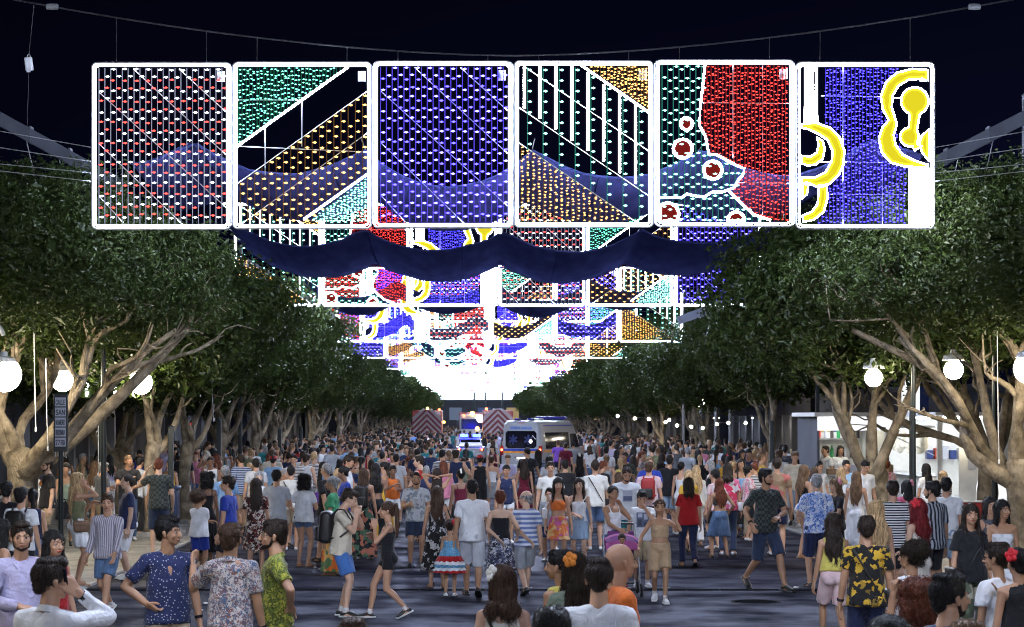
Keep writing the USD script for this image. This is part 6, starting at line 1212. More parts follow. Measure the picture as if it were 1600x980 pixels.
pp(533, 763, 1.72, 262, 'youth in beige t-shirt and blue shorts with bowed head, black backpack', hair=('mop', 'darkbrown'), up=('tee', 'cream'), low=('shorts', 'blue'), shoes='black', feet=963, al='mouth', ar='chin', pitch=22, lean=3, extra=('backpack:black',), skin='fair', legs='rest')
pp(606, 782, 1.60, 95, 'girl in black strap top and black shorts facing the bowed youth', 'f', ('pony', 'brown'), ('cami', 'black'), ('hotpants', 'black'), 'black', feet=966, al='chin', ar='chest', legs='walkl', yaw=5)
pp(520, 745, 1.62, 80, 'older woman in green blouse and long orange skirt', 'f', ('bun', 'grey'), ('blouse', 'green'), ('maxi', 'orange_skirt'), 'sandal', feet=898, skin='olive')
pp(568, 732, 1.68, 350, 'long haired woman in dark leaf print maxi dress', 'f', ('long', 'brown'), dress=('maxi', 'dark_floral'), feet=874, extra=('backpack:black',))
pp(600, 722, 1.70, 70, 'woman in mustard yellow dress with black ponytail', 'f', ('pony', 'black'), dress=('maxi', 'mustard'), yaw=15)
pp(613, 752, 1.22, 190, 'small child in orange top carried beside the yellow dress', 'm', ('short', 'black'), ('tank', 'orange'), ('shorts', 'white'), z=.55, xy=((613 - 737) / 84, 38.3), skin='brown', al='hold', ar='chest')
pp(650, 738, 1.75, 185, 'man in splashed white t-shirt and dark shorts holding a cup', up=('tee', 'white_splash'), low=('shorts', 'darkdenim'), shoes='dark', feet=886, hair=('shaved', 'darkbrown'), ar='hold', al='relax', extra=('beard', 'cup', 'cup:l'), fat=1.1)
pp(683, 760, 1.62, 5, 'brown haired woman in black and white leaf dress, seen from behind', 'f', ('long', 'brown'), dress=('midi', 'bw_leaf'), shoes='sandal', feet=918, fat=1.1, extra=('handbag:black',))
pp(683, 732, 1.66, 0, 'woman with both arms raised behind her head', 'f', ('longloose', 'darkbrown'), ('cami', 'wine'), ('trousers', 'wine'), al='headback', ar='headback', skin='olive')
FL = pp(703, 812, 1.15, 355, 'little girl in blue ruffled flamenco dress', 'f', ('bun', 'darkbrown'), ('cami', 'flamenco_blue'), None, 'white', feet=931, skin='olive', extra=('flower:red',))
pp(720, 733, 1.64, 10, 'woman with black updo and big white flower', 'f', ('updo', 'black'), ('cami', 'wine'), ('skirt', 'black'), extra=('flower:white::b', 'handbag:black'), skin='brown')
pp(738, 748, 1.75, 2, 'man in white t-shirt and light grey shorts, seen from behind', up=('tee', 'white'), low=('longshorts', 'lightgrey'), shoes='dark', feet=932, hair=('short', 'black'), legs='walk', skin='olive')
pp(782, 767, 1.58, 355, 'older woman in black top and black white patterned skirt', 'f', ('short', 'auburn'), ('strapless', 'black'), ('skirt', 'bw_geo'), 'sandal', fat=1.15, al='behind', ar='link', skin='fair')
pp(822, 765, 1.66, 12, 'older man in blue and white striped polo shirt', up=('tee', 'blue_hstripe'), low=('longshorts', 'grey'), shoes='dark', feet=930, hair=('thin', 'grey'), fat=1.15, yaw=50, al='behind', extra=('glasses',), legs='walkl', skin='fair')
pp(872, 745, 1.66, 185, 'woman in orange top and bright floral mini skirt walking forward', 'f', ('longloose', 'black'), ('crop', 'orange'), ('mini', 'orange_floral'), 'sandal', feet=893, extra=('handbag:white', 'lipstick'), legs='walk')
pp(905, 748, 1.64, 172, 'smiling woman in white off shoulder top and denim skirt', 'f', ('longloose', 'darkbrown'), ('strapless', 'white'), ('mini', 'lightdenim'), 'white', feet=890, ar='belly', extra=('bag:white', 'lipstick'), skin='fair')
pp(860, 722, 1.78, 180, 'man in white polo behind the woman in orange', up=('tee', 'offwhite'), low=('shorts', 'denim'), hair=('short', 'darkbrown'))
pp(861, 757, 1.35, 170, 'child looking out behind the woman in orange', hair=('short', 'black'), up=('tee', 'grey'), low=('shorts', 'navy'), xy=((858 - 737) / 84, 38.1))
pp(930, 720, 1.80, 5, 'broad man in pale shirt with dark strap, seen from behind', up=('shirt', 'offwhite'), low=('shorts', 'denim'), hair=('short', 'darkbrown'), extra=('bag:black',), fat=1.15, shoes='white')
pp(978, 728, 1.83, 185, 'tall man in white printed t-shirt looking down', up=('tee', 'white'), low=('shorts', 'teal'), hair=('shaved', 'darkbrown'), pitch=25, fat=1.15, extra=('beard', 'print:b'))
MUM = pp(957, 760, 1.64, 215, 'woman in white strap top pushing a purple pushchair', 'f', ('bun', 'black'), ('cami', 'white'), ('skirt', 'denim'), 'sandal', feet=925, al='mouth', ar='push', yaw=-25, fat=1.15, skin='olive')
pp(1003, 766, 1.50, 180, 'boy in white printed t-shirt and khaki shorts hiding his face', hair=('short', 'black'), up=('tee', 'white'), low=('longshorts', 'khaki'), shoes='white', feet=917, al='mouth', pitch=15, extra=('print',))
pp(1031, 778, 1.55, 178, 'girl in tan top and tan shorts with one hand raised', 'f', ('pony', 'brown'), ('crop', 'tan', 1.13), ('shorts', 'tan'), 'white', feet=941, al='raise', ar='out', fat=1.15, legs='walk', skin='olive')
pp(1014, 722, 1.76, 350, 'man in pink shirt with red backpack', up=('tee', 'palepink'), low=('shorts', 'darkdenim'), hair=('mop', 'brown'), extra=('backpack:red',))
pp(1046, 712, 1.80, 0, 'broad man in plain black t-shirt behind the red backpack', up=('tee', 'black'), low=('shorts', 'lightdenim'), hair=('short', 'black'), fat=1.2)
pp(1076, 745, 1.62, 5, 'woman in red blouse and black trousers seen from behind', 'f', ('bob', 'darkbrown'), ('blouse', 'red'), ('trousers', 'navy'), 'blacksandal', feet=886, fat=1.25, legs='walk')
pp(1088, 728, 1.66, 10, 'blonde woman in pale cardigan beside the red blouse', 'f', ('longloose', 'blonde'), ('long', 'offwhite'), ('loose', 'white'), 'sandal')
pp(1064, 722, 1.66, 330, 'woman with dark updo in white, left of the blonde woman', 'f', ('bun', 'black'), ('cami', 'white'), ('trousers', 'white'))
pp(1137, 724, 1.68, 350, 'woman in red and white floral blouse and dark jeans', 'f', ('bob', 'darkbrown'), ('blouse', 'red_floral'), ('trousers', 'darkdenim'), 'white', feet=868, fat=1.3, extra=('bag:white',), al='hold')
pp(1117, 734, 1.45, 40, 'child in pink floral top by the floral blouse', 'f', ('pony', 'black'), ('tee', 'pink_floral'), ('shorts', 'black'), 'white', feet=858)
pp(1196, 728, 1.84, 205, 'man in dark checked open shirt stepping forward', up=('shirt', 'dark_check'), low=('longshorts', 'darkdenim'), shoes='dark', feet=922, hair=('short', 'black'), ar=((.36, .2, .98), (.5, -1, 0)), al='belly', legs='stride', yaw=25, extra=('beard', 'watch'), skin='olive')
pp(1170, 727, 1.64, 285, 'woman with dark bun in pale floral blouse facing right', 'f', ('bun', 'black'), ('blouse', 'pink_floral'), ('shorts', 'black'), 'white')
pp(1214, 716, 1.84, 355, 'man in patterned brown shirt and navy shorts, seen from behind', up=('tee', 'brown_floral_tee'), low=('shorts', 'navy'), shoes='white', feet=868, hair=('short', 'darkbrown'))
pp(1256, 727, 1.68, 300, 'long haired woman in black strap top and white hot pants', 'f', ('long', 'lightbrown'), ('cami', 'black'), ('hotpants', 'white'), 'sandal', feet=872)
pp(1243, 716, 1.66, 20, 'dark haired woman in black with pink scarf behind the white hot pants', 'f', ('long', 'black'), ('tank', 'black'), ('trousers', 'black'), skin='brown')
pp(1276, 742, 1.76, 5, 'stout man in blue and white leaf print shirt', up=('shirt', 'blue_floral'), low=('longshorts', 'navy'), shoes='dark', feet=918, hair=('short', 'grey'), fat=1.22, al='belly')
pp(1306, 748, 1.64, 110, 'older woman in black with a pink flower in her hair', 'f', ('bob', 'lightbrown'), ('tee', 'black'), ('midi', 'black'), fat=1.15, extra=('flower:pink:l',), skin='fair', al='hold')
pp(1302, 800, 1.56, 5, 'girl in yellow top and pink white shorts seen from behind', 'f', ('longloose', 'darkbrown'), ('tank', 'yellow', 1.02), ('shorts', 'palepink'), 'white', legs='walk', skin='olive')
pp(1354, 808, 1.68, 355, 'man in black shirt with golden baroque print', up=('tee', 'baroque'), low=('longshorts', 'navy'), hair=('short', 'darkbrown'), extra=('bag:black', 'watch:l'), fat=1.08, skin='olive')
pp(1369, 783, 1.66, 5, 'blonde woman in white behind the golden baroque shirt', 'f', ('longloose', 'blonde'), ('cami', 'white'), ('skirt', 'cream'))
pp(1395, 752, 1.78, 358, 'man in black and white striped t-shirt seen from behind', up=('tee', 'bw_hstripe'), low=('shorts', 'black'), hair=('short', 'darkbrown'))
pp(1434, 780, 1.66, 40, 'woman with long dark red hair in pale lace dress', 'f', ('wavy', 'red'), dress=('midi', 'white_lace'), skin='fair', ar='belly', extra=('glasses', 'flower:red:l'))
pp(1457, 753, 1.78, 30, 'bearded man in dark shirt with thin pale stripes', up=('shirt', 'dark_vstripe'), low=('shorts', 'black'), hair=('short', 'black'), extra=('beard',), yaw=25)
pp(1478, 747, 1.76, 350, 'man in white t-shirt behind the thin striped dark shirt', up=('tee', 'white'), low=('shorts', 'lightdenim'), hair=('short', 'black'))
pp(1516, 788, 1.68, 195, 'long haired woman in black top and patterned green trousers', 'f', ('longloose', 'darkbrown'), ('blouse', 'black'), ('loose', 'camo'), 'white', yaw=-15, fat=1.15, extra=('bag:black', 'lipstick'))
pp(1566, 782, 1.64, 185, 'woman in white bandeau top at the right edge', 'f', ('long', 'black'), ('strapless', 'white'), ('mini', 'white'), yaw=20, skin='olive')
pp(1547, 777, 1.62, 200, 'dark haired woman in dark top behind the white bandeau', 'f', ('long', 'black'), ('tank', 'darkgrey'), ('trousers', 'black'))
pp(1425, 848, 1.62, 10, 'woman with curly updo and white flower in sleeveless white dress', 'f', ('updo', 'darkbrown'), dress=('midi', 'white', 'tank'), extra=('flower:white', 'earring', 'bag:black'), skin='olive', yaw=35)
pp(1441, 906, 1.64, 330, 'woman with curly auburn hair at the lower right', 'f', ('curly', 'auburn'), ('blouse', 'white'), ('skirt', 'black'), skin='fair', yaw=-30)
pp(1481, 900, 1.76, 290, 'dark bearded man behind the auburn curls', hair=('short', 'black'), up=('tee', 'navy'), low=('trousers', 'black'), extra=('beard',))
pp(1560, 850, 1.62, 30, 'short haired woman in white blouse with brown bag strap and red flower', 'f', ('short', 'darkbrown'), ('blouse', 'white'), ('skirt', 'white'), fat=1.2, extra=('bag:brown', 'flower:red', 'glasses'), yaw=25, skin='olive')
pp(1592, 858, 1.60, 10, 'black haired woman with red flower at the right edge', 'f', ('bun', 'black'), ('tank', 'black'), ('skirt', 'black'), extra=('flower:red:l',))
pp(1388, 968, 1.74, 355, 'dark haired head at the bottom edge below the baroque shirt', up=('tee', 'black'), hair=('mop', 'black'))
pp(1512, 974, 1.70, 5, 'top of a blond head at the bottom right', 'f', ('short', 'lightbrown'), ('tee', 'black'), ('shorts', 'black'))
pp(552, 970, 1.66, 0, 'top of a dark head at the bottom below the bowed youth', up=('tee', 'black'), hair=('short', 'brown'))
pp(862, 953, 1.72, 0, 'black haired head at the bottom beside the grey haired man in white', up=('tee', 'navy'), hair=('mop', 'black'))
pp(786, 885, 1.62, 355, 'wavy brown haired woman in white vest top, bottom centre', 'f', ('bob', 'brown'), ('tank', 'offwhite'), ('trousers', 'black'), fat=1.2, extra=('flower:white:l', 'bag:black'), skin='fair')
pp(876, 862, 1.60, 45, 'woman in yellow vest top with short dark hair', 'f', ('short', 'black'), ('tank', 'yellow'), ('trousers', 'black'), skin='olive', yaw=25)
pp(897, 864, 1.64, 20, 'long haired woman in grey green top with orange flower', 'f', ('longloose', 'darkbrown'), ('tee', 'sage'), ('trousers', 'black'), extra=('flower:orange:l', 'glasses'), yaw=20)
pp(936, 875, 1.75, 355, 'grey haired man in white t-shirt, bottom centre, seen from behind', hair=('short', 'darkbrown'), up=('tee', 'white'), low=('trousers', 'khaki'), fat=1.15, skin='tan')
pp(966, 851, 1.78, 285, 'bald man in orange t-shirt looking right', hair=('bald', 'black'), up=('tee', 'orange'), low=('trousers', 'black'), fat=1.12, yaw=5, skin='tan')
# the ruffled skirt of the flamenco dress
x_, y_, h_, path_ = [q for q in PEOPLE if q[3] == FL.GetPath().pathString][0]
def ruffle(z0, z1, r0, r1, n, amp, ph):
    a = np.linspace(0, 2 * PI, 72, endpoint=False); t = np.linspace(0, 1, 6); A, T = np.meshgrid(a, t, indexing='ij'); r = r0 + (r1 - r0) * T ** .7 + amp * T * np.sin(n * A + ph); Z = z0 + (z1 - z0) * T + .006 * np.cos(n * A) * T
    v = np.stack([r * np.cos(A), r * np.sin(A) * .9, Z], -1).reshape(-1, 3); i, j = np.meshgrid(np.arange(72), np.arange(5), indexing='ij'); i2 = (i + 1) % 72
    return v, np.stack([i * 6 + j, i2 * 6 + j, i2 * 6 + j + 1, i * 6 + j + 1], -1).reshape(-1, 4)
for z0, z1, r0, r1, c in ((.72, .56, .115, .17, 'flamenco_blue'), (.60, .52, .165, .21, 'red'), (.555, .47, .175, .225, 'white'), (.50, .43, .185, .235, 'flamenco_blue'), (.455, .385, .19, .24, 'white'), (.41, .35, .20, .245, 'red')):
    obj('ruffle', ruffle(z0, z1, r0, r1, 15, .012, z0 * 40), CL(c), FL, True)
# pushchair and the toddler in it
mx, my, mh, _ = [q for q in PEOPLE if q[3] == MUM.GetPath().pathString][0]
px_, py_ = mx + .10, my - .62
pc = thing('pushchair', 'purple pushchair with arched hood pushed by the woman in white', 'pushchair', (px_, py_, 0), 180)
surf('hood_purple', (.16, .035, .17), .75, 0, .15); surf('hood_pink', (.40, .08, .26), .75)
ho = []
for i in range(6):
    a0, a1 = math.radians(20 + 24 * i), math.radians(20 + 24 * (i + 1)); R_ = .30
    for sgn in (0,):
        q = [(x, -.18 + R_ * math.cos(a) * .9, .62 + R_ * math.sin(a) * (1 - .25 * (x / .26) ** 2)) for a in (a0, a1) for x in np.linspace(-.25, .25, 7)]
        q = np.array(q); inn = q * [.94, .96, 1] - [0, 0, .02]; v = np.vstack([q, inn]); f = []
        for u in range(6): f += [[u, u + 1, u + 8, u + 7], [14 + u, 14 + u + 7, 14 + u + 8, 14 + u + 1]]
        f += [[0, 7, 21, 14], [6, 20, 27, 13], [0, 14, 20, 6], [7, 13, 27, 21]]
        obj('hood_panel', (v, np.array(f)), 'hood_purple' if i % 2 else 'hood_pink', pc, True)
obj('seat', rbx(-.2, .2, -.25, .15, .42, .48, .02), 'hood_purple', pc); obj('backrest', rbx(-.2, .2, -.32, -.26, .44, .95, .02), 'hood_purple', pc); obj('footrest', rbx(-.16, .16, .22, .38, .2, .23, .01), 'leather_black', pc)
for s in (-1, 1):
    obj('frame', tube([(s * .24, -.62, 1.04), (s * .25, -.28, .72), (s * .25, .05, .45), (s * .24, .36, .10)], .014, 8), 'steel', pc); obj('frame', tube([(s * .25, -.05, .52), (s * .25, -.38, .1)], .014, 8), 'steel', pc)
    for y2 in (.36, -.38):
        w = obj('wheel', trimesh.creation.torus(.085, .022, 20, 8).apply_transform(trimesh.transformations.rotation_matrix(PI / 2, [0, 1, 0])).apply_translation([s * .26, y2, .108]), 'rubber', pc); obj('hub', trimesh.creation.cylinder(.07, .03, sections=14).apply_transform(trimesh.transformations.rotation_matrix(PI / 2, [0, 1, 0])).apply_translation([s * .26, y2, .108]), 'grey_box', w)
obj('handle', tube([(-.24, -.62, 1.04), (0, -.64, 1.05), (.24, -.62, 1.04)], .016, 8), 'leather_black', pc)
person(0, 0, .86, 180, 'toddler sitting in the purple pushchair', 'f', ('bun', 'darkbrown'), ('tee', 'pink'), ('trousers', 'pink'), 'white', xy=(px_, py_ + .02), z=.06, legs='sit', al='belly', ar='belly', lod='mid', skin='olive')
# ------------------------------------------------------------------ people in the second and third ranks
MD = dict(lod='mid')
def q(px, top, h, face, label, sex, hs, hc, tk, tc, bk, bc, **kw): return person(px, top, h, face, label, sex, (hs, hc), (tk, tc), (bk, bc), **{**dict(lod='mid' if (top - VY) / (CAMH - h) > 40 else 'lo'), **kw})
q(212, 716, 1.76, 330, 'man in loose white shirt by the lamp lit knotty trunk', 'm', 'short', 'black', 'long', 'lightgrey', 'trousers', 'black', lean=12)
q(219, 706, 1.78, 190, 'man in blue basketball vest facing the street under the left trees', 'm', 'short', 'black', 'tank', 'royal', 'shorts', 'white')
q(131, 711, 1.66, 185, 'long haired woman in black strap top left of the tube lamp post', 'f', 'longloose', 'brown', 'cami', 'black', 'mini', 'black')
q(171, 713, 1.66, 30, 'woman with very long dark hair in lilac right of the tube lamp post', 'f', 'long', 'black', 'cami', 'lilac', 'trousers', 'white')
q(148, 722, 1.64, 340, 'woman in white vest behind the tube lamp post', 'f', 'longloose', 'lightbrown', 'tank', 'white', 'hotpants', 'denim')
q(47, 704, 1.70, 20, 'grey haired person in white and red by the left trunk', 'm', 'short', 'grey', 'shirt', 'red_floral', 'trousers', 'khaki')
q(56, 727, 1.62, 10, 'bare backed woman with brown bun near the bearded man in black', 'f', 'bun', 'brown', 'strapless', 'black', 'skirt', 'black')
q(278, 690, 1.66, 15, 'woman in white dress between two slim trunks', 'f', 'long', 'black', 'tank', 'white', 'midi', 'white')
q(305, 708, 1.70, 40, 'person in red t-shirt among the left trunks', 'm', 'short', 'black', 'tee', 'red', 'shorts', 'black')
q(329, 716, 1.72, 190, 'dark skinned man in white vest among the left trunks', 'm', 'shaved', 'black', 'tank', 'white', 'shorts', 'navy', skin='brown')
q(367, 690, 1.66, 10, 'woman in black top and pale denim shorts beside the lit trunk', 'f', 'pony', 'brown', 'cami', 'black', 'hotpants', 'lightdenim')
q(384, 700, 1.72, 300, 'man in cream shirt beyond the lit left trunk', 'm', 'short', 'brown', 'shirt', 'cream', 'shorts', 'khaki')
q(400, 717, 1.74, 10, 'short haired man in pale grey t-shirt under the left crowns', 'm', 'short', 'black', 'tee', 'lightgrey', 'shorts', 'navy')
q(427, 712, 1.72, 350, 'man in red cap and sky blue t-shirt under the left crowns', 'm', 'short', 'black', 'tee', 'sky', 'shorts', 'khaki', extra=('cap:red',))
q(459, 711, 1.76, 185, 'young man in black and white striped t-shirt facing the viewer, left', 'm', 'mop', 'darkbrown', 'tee', 'bw_hstripe', 'shorts', 'black', skin='fair')
q(455, 728, 1.70, 355, 'man in off white t-shirt with dark bag strap, left', 'm', 'short', 'black', 'tee', 'offwhite', 'shorts', 'beige', extra=('bag:black',))
q(478, 699, 1.80, 0, 'broad man in navy t-shirt seen from behind, left of centre', 'm', 'short', 'black', 'tee', 'navy', 'shorts', 'black', fat=1.2)
q(505, 722, 1.64, 300, 'dark haired woman in blue printed t-shirt, left of centre', 'f', 'longloose', 'black', 'tee', 'blue_print', 'trousers', 'black')
q(528, 733, 1.64, 10, 'woman with long blonde streaked hair behind the green blouse', 'f', 'longloose', 'blonde', 'cami', 'white', 'trousers', 'black')
q(545, 720, 1.70, 20, 'person in navy and white behind the dark leaf print dress', 'm', 'short', 'black', 'tee', 'navy', 'shorts', 'white')
q(549, 706, 1.66, 5, 'long haired woman in red top, left of centre', 'f', 'long', 'darkbrown', 'tee', 'red', 'trousers', 'black')
q(586, 680, 1.80, 0, 'tall man in pale checked shirt in front of the left fire engine', 'm', 'short', 'black', 'shirt', 'lilac', 'shorts', 'grey')
q(622, 682, 1.78, 10, 'man in lilac shirt in front of the left fire engine', 'm', 'thin', 'grey', 'shirt', 'lightgrey', 'shorts', 'khaki')
q(606, 697, 1.72, 5, 'man in off white t-shirt behind the mustard dress', 'm', 'short', 'darkbrown', 'tee', 'offwhite', 'shorts', 'black')
q(597, 706, 1.74, 0, 'man in slate grey t-shirt left of the mustard dress', 'm', 'short', 'black', 'tee', 'grey', 'shorts', 'black')
q(619, 710, 1.74, 0, 'man in taupe grey t-shirt right of the mustard dress', 'm', 'short', 'black', 'tee', 'lightgrey', 'shorts', 'denim', fat=1.1)
q(652, 702, 1.78, 0, 'broad man in dark blue t-shirt behind the splashed t-shirt', 'm', 'short', 'black', 'tee', 'navy', 'trousers', 'navy', fat=1.25)
q(665, 686, 1.80, 5, 'man in mid blue shirt below the chevron fire engine', 'm', 'short', 'black', 'shirt', 'sky', 'trousers', 'navy')
q(692, 679, 1.78, 10, 'man in white t-shirt left of the police car', 'm', 'short', 'black', 'tee', 'white', 'shorts', 'grey')
q(676, 690, 1.70, 190, 'woman in pale dress with dark hair left of the police car', 'f', 'long', 'black', 'cami', 'cream', 'midi', 'cream')
q(729, 692, 1.74, 0, 'man in teal shirt directly behind the police car', 'm', 'short', 'black', 'shirt', 'teal', 'shorts', 'navy')
q(728, 702, 1.66, 0, 'woman with dark bob and bare shoulders behind the police car', 'f', 'bob', 'black', 'cami', 'navy', 'skirt', 'navy')
q(750, 711, 1.70, 0, 'man in red cap and black vest in front of the police car', 'm', 'short', 'black', 'tank', 'black', 'shorts', 'black', extra=('cap:red',))
q(693, 720, 1.68, 5, 'auburn haired woman in pink top near the splashed t-shirt', 'f', 'bob', 'auburn', 'tee', 'pink', 'trousers', 'white')
q(769, 683, 1.76, 0, 'man in white t-shirt with cross strap beside the ambulance', 'm', 'short', 'darkbrown', 'tee', 'white', 'shorts', 'navy', extra=('bag:black',))
q(768, 712, 1.68, 350, 'woman in pale bandeau with shoulder strap left of the ambulance', 'f', 'bun', 'brown', 'strapless', 'white', 'mini', 'grey')
q(791, 727, 1.66, 185, 'woman in navy vest and white shorts facing the viewer below the ambulance', 'f', 'bun', 'black', 'tank', 'navy', 'hotpants', 'white')
q(819, 717, 1.66, 10, 'woman with very long dark brown hair below the ambulance rear', 'f', 'wavy', 'darkbrown', 'cami', 'wine', 'skirt', 'wine')
q(841, 703, 1.76, 0, 'long haired woman in navy wavy striped top and denim shorts', 'f', 'long', 'black', 'tee', 'navy_wave', 'hotpants', 'denim')
q(858, 712, 1.70, 350, 'woman in pale grey with black hair behind the white polo', 'f', 'bob', 'black', 'tee', 'lightgrey', 'shorts', 'black')
q(872, 688, 1.76, 10, 'man in purple pink shirt beside the ambulance side', 'm', 'short', 'brown', 'tee', 'purple', 'shorts', 'navy')
q(884, 692, 1.74, 350, 'man in wine red t-shirt beside the ambulance side', 'm', 'short', 'darkbrown', 'tee', 'wine', 'shorts', 'khaki')
q(896, 690, 1.74, 0, 'man in grey t-shirt beside the ambulance side', 'm', 'short', 'black', 'tee', 'grey', 'shorts', 'black')
q(906, 708, 1.66, 355, 'woman with black hair and white flower clip by the ambulance', 'f', 'long', 'black', 'cami', 'black', 'skirt', 'white', extra=('flower:white::b',))
q(921, 696, 1.64, 5, 'woman in white top with blue straps by the ambulance cab', 'f', 'bob', 'brown', 'tee', 'white', 'mini', 'denim')
q(883, 719, 1.72, 10, 'dark haired man looking away behind the smiling woman', 'm', 'short', 'black', 'tee', 'black', 'shorts', 'black')
q(944, 681, 1.76, 320, 'man in bright red t-shirt right of the ambulance', 'm', 'short', 'darkbrown', 'tee', 'red', 'shorts', 'black')
q(962, 679, 1.74, 0, 'man in maroon t-shirt right of the ambulance', 'm', 'short', 'black', 'tee', 'wine', 'trousers', 'black')
q(985, 684, 1.68, 190, 'woman in black by the bright counter right of the ambulance', 'f', 'longloose', 'darkbrown', 'cami', 'black', 'trousers', 'black')
q(970, 716, 1.66, 5, 'fair haired woman in yellow green top behind the printed t-shirt', 'f', 'pony', 'blonde', 'tank', 'yellow', 'trousers', 'black')
q(989, 712, 1.68, 0, 'long haired woman in olive top left of the red backpack', 'f', 'long', 'darkbrown', 'cami', 'olive', 'trousers', 'black')
q(1082, 687, 1.84, 0, 'tall man in loose white t-shirt by the lit right trunk', 'm', 'short', 'darkbrown', 'tee', 'white', 'shorts', 'grey')
q(1107, 694, 1.70, 350, 'long haired woman in white mini skirt by the lit right trunk', 'f', 'long', 'black', 'cami', 'black', 'mini', 'white')
q(1134, 688, 1.76, 10, 'man in pale green t-shirt near the bright pink stall', 'm', 'short', 'darkbrown', 'tee', 'sage', 'shorts', 'black')
q(1132, 710, 1.60, 0, 'woman with black hair and red hair clip, right of centre', 'f', 'long', 'black', 'cami', 'black', 'trousers', 'black', extra=('flower:red',))
q(1172, 690, 1.80, 0, 'man in white t-shirt standing before the lit right trunk', 'm', 'short', 'black', 'tee', 'white', 'shorts', 'lightdenim')
q(1157, 686, 1.70, 330, 'person in white holding up a phone by the right trees', 'f', 'bob', 'brown', 'tee', 'white', 'shorts', 'denim', ar='raise')
q(1280, 723, 1.64, 200, 'smiling woman in white facing the viewer before the kiosk', 'f', 'bun', 'black', 'tee', 'white', 'trousers', 'white')
q(1272, 731, 1.62, 20, 'woman with brown bob before the kiosk counter', 'f', 'bob', 'brown', 'tank', 'grey', 'trousers', 'black')
q(1322, 722, 1.70, 185, 'dark haired man in pale blue shirt facing the viewer at the kiosk', 'm', 'short', 'black', 'shirt', 'sky', 'trousers', 'white')
q(1349, 721, 1.78, 200, 'black haired man in white shirt looking down at the kiosk', 'm', 'quiff', 'black', 'shirt', 'white', 'trousers', 'white', pitch=20)
q(1314, 733, 1.62, 0, 'blonde woman queueing at the kiosk', 'f', 'bob', 'blonde', 'tee', 'white', 'trousers', 'white')
q(1370, 718, 1.64, 10, 'white haired woman in white and dark top at the hatch', 'f', 'bob', 'whiteblonde', 'tee', 'offwhite', 'skirt', 'black')
q(1386, 722, 1.62, 350, 'woman with flower bun in pink floral blouse at the hatch', 'f', 'bun', 'auburn', 'blouse', 'pink_floral', 'trousers', 'black', extra=('flower:orange::b',))
q(1400, 706, 1.66, 10, 'woman with long pale blonde hair at the trailer hatch', 'f', 'long', 'whiteblonde', 'tee', 'offwhite', 'trousers', 'white')
q(1338, 737, 1.66, 340, 'woman with long fair hair in open backed white dress', 'f', 'longloose', 'lightbrown', 'cami', 'white', 'midi', 'white')
q(1447, 727, 1.66, 30, 'woman with long black hair in white before the trailer door', 'f', 'long', 'black', 'tee', 'white', 'trousers', 'black')
q(1417, 750, 1.62, 5, 'dark haired woman in red floral top with pink flower by the black post', 'f', 'bob', 'black', 'blouse', 'red_floral', 'trousers', 'black', extra=('flower:pink',))
q(1226, 700, 1.70, 10, 'person in dark clothes standing by the right trunk beside the kiosk', 'm', 'short', 'black', 'tee', 'darkgrey', 'trousers', 'black')
for px, face, lab, sx, hs, z_ in ((1290, 120, 'balding kiosk worker in white behind the counter', 'm', 'shaved', .26), (1313, 185, 'kiosk worker in white t-shirt with long black hair', 'f', 'long', .26)):
    person(px, 0, 1.70, face, lab, sx, (hs, 'black'), ('tee', 'white'), ('trousers', 'black'), lod='mid', xy=(LX(px, 52.2), 52.2), z=z_)
# ------------------------------------------------------------------ the rest of the crowd, each with own clothes and hair
rc = random.Random(21)
PROTO = {}
POSES = [dict(), dict(legs='walk', al='swingf', ar='swingb'), dict(legs='walkl', al='swingb', ar='swingf'), dict(al='hold', legs='rest'), dict(ar='chest', al='belly'), dict(ar='hip', legs='rest'), dict(al='raise', ar='relax'), dict(al='relax', ar='link', legs='wide')]
def arrays_of(m):
    v, f, n = meshkit.arrays(m, True); return (Vt.Vec3fArray.FromNumpy(v.astype(np.float32)), Vt.IntArray.FromNumpy(np.full(len(f), 3, np.int32)), Vt.IntArray.FromNumpy(f.astype(np.int32).ravel()), Vt.Vec3fArray.FromNumpy(n.astype(np.float32)))
def put(name, A, mat, parent):
    m = UsdGeom.Mesh.Define(stage, fresh(name, parent)); m.CreatePointsAttr(A[0]); m.CreateFaceVertexCountsAttr(A[1]); m.CreateFaceVertexIndicesAttr(A[2]); m.CreateSubdivisionSchemeAttr('none'); m.CreateNormalsAttr(A[3]); m.SetNormalsInterpolation('vertex')
    UsdShade.MaterialBindingAPI.Apply(m.GetPrim()).Bind(_mats[mat]); return m.GetPrim()
def proto(sex, i, lod):
    key = (sex, i, lod)
    if key not in PROTO:
        fat = 1.0 + .12 * (i % 3); b = Body(1.66 if sex == 'f' else 1.76, sex, fat, lod=lod, seed=900 + i, yaw=(i * 37) % 50 - 25, pitch=(i * 7) % 12, **POSES[i]); PROTO[key] = (b, {})
    return PROTO[key]
def piece(sex, i, lod, what, kind):
    b, d = proto(sex, i, lod)
    if (what, kind) not in d:
        m = {'body': lambda: b.skin(), 'hair': lambda: b.hair(kind), 'up': lambda: b.finish(b.top(kind, .017 if kind in ('tee', 'shirt', 'blouse') else .010, .03 if kind in ('tee', 'shirt', 'blouse') else .01), kind, .012, i), 'low': lambda: b.finish(b.bottom(kind, .014), kind, .009, i), 'shoeL': lambda: tm(b.shoe(-1, 'low')), 'shoeR': lambda: tm(b.shoe(1, 'low'))}[what]()
        d[(what, kind)] = arrays_of(m)
    return d[(what, kind)]
TOPW = dict(tee='t-shirt', shirt='shirt', tank='vest', cami='strap top', blouse='blouse', crop='crop top', strapless='bandeau')
LOWW = dict(shorts='shorts', trousers='trousers', longshorts='long shorts', hotpants='short shorts', mini='mini skirt', midi='long skirt', skirt='skirt')
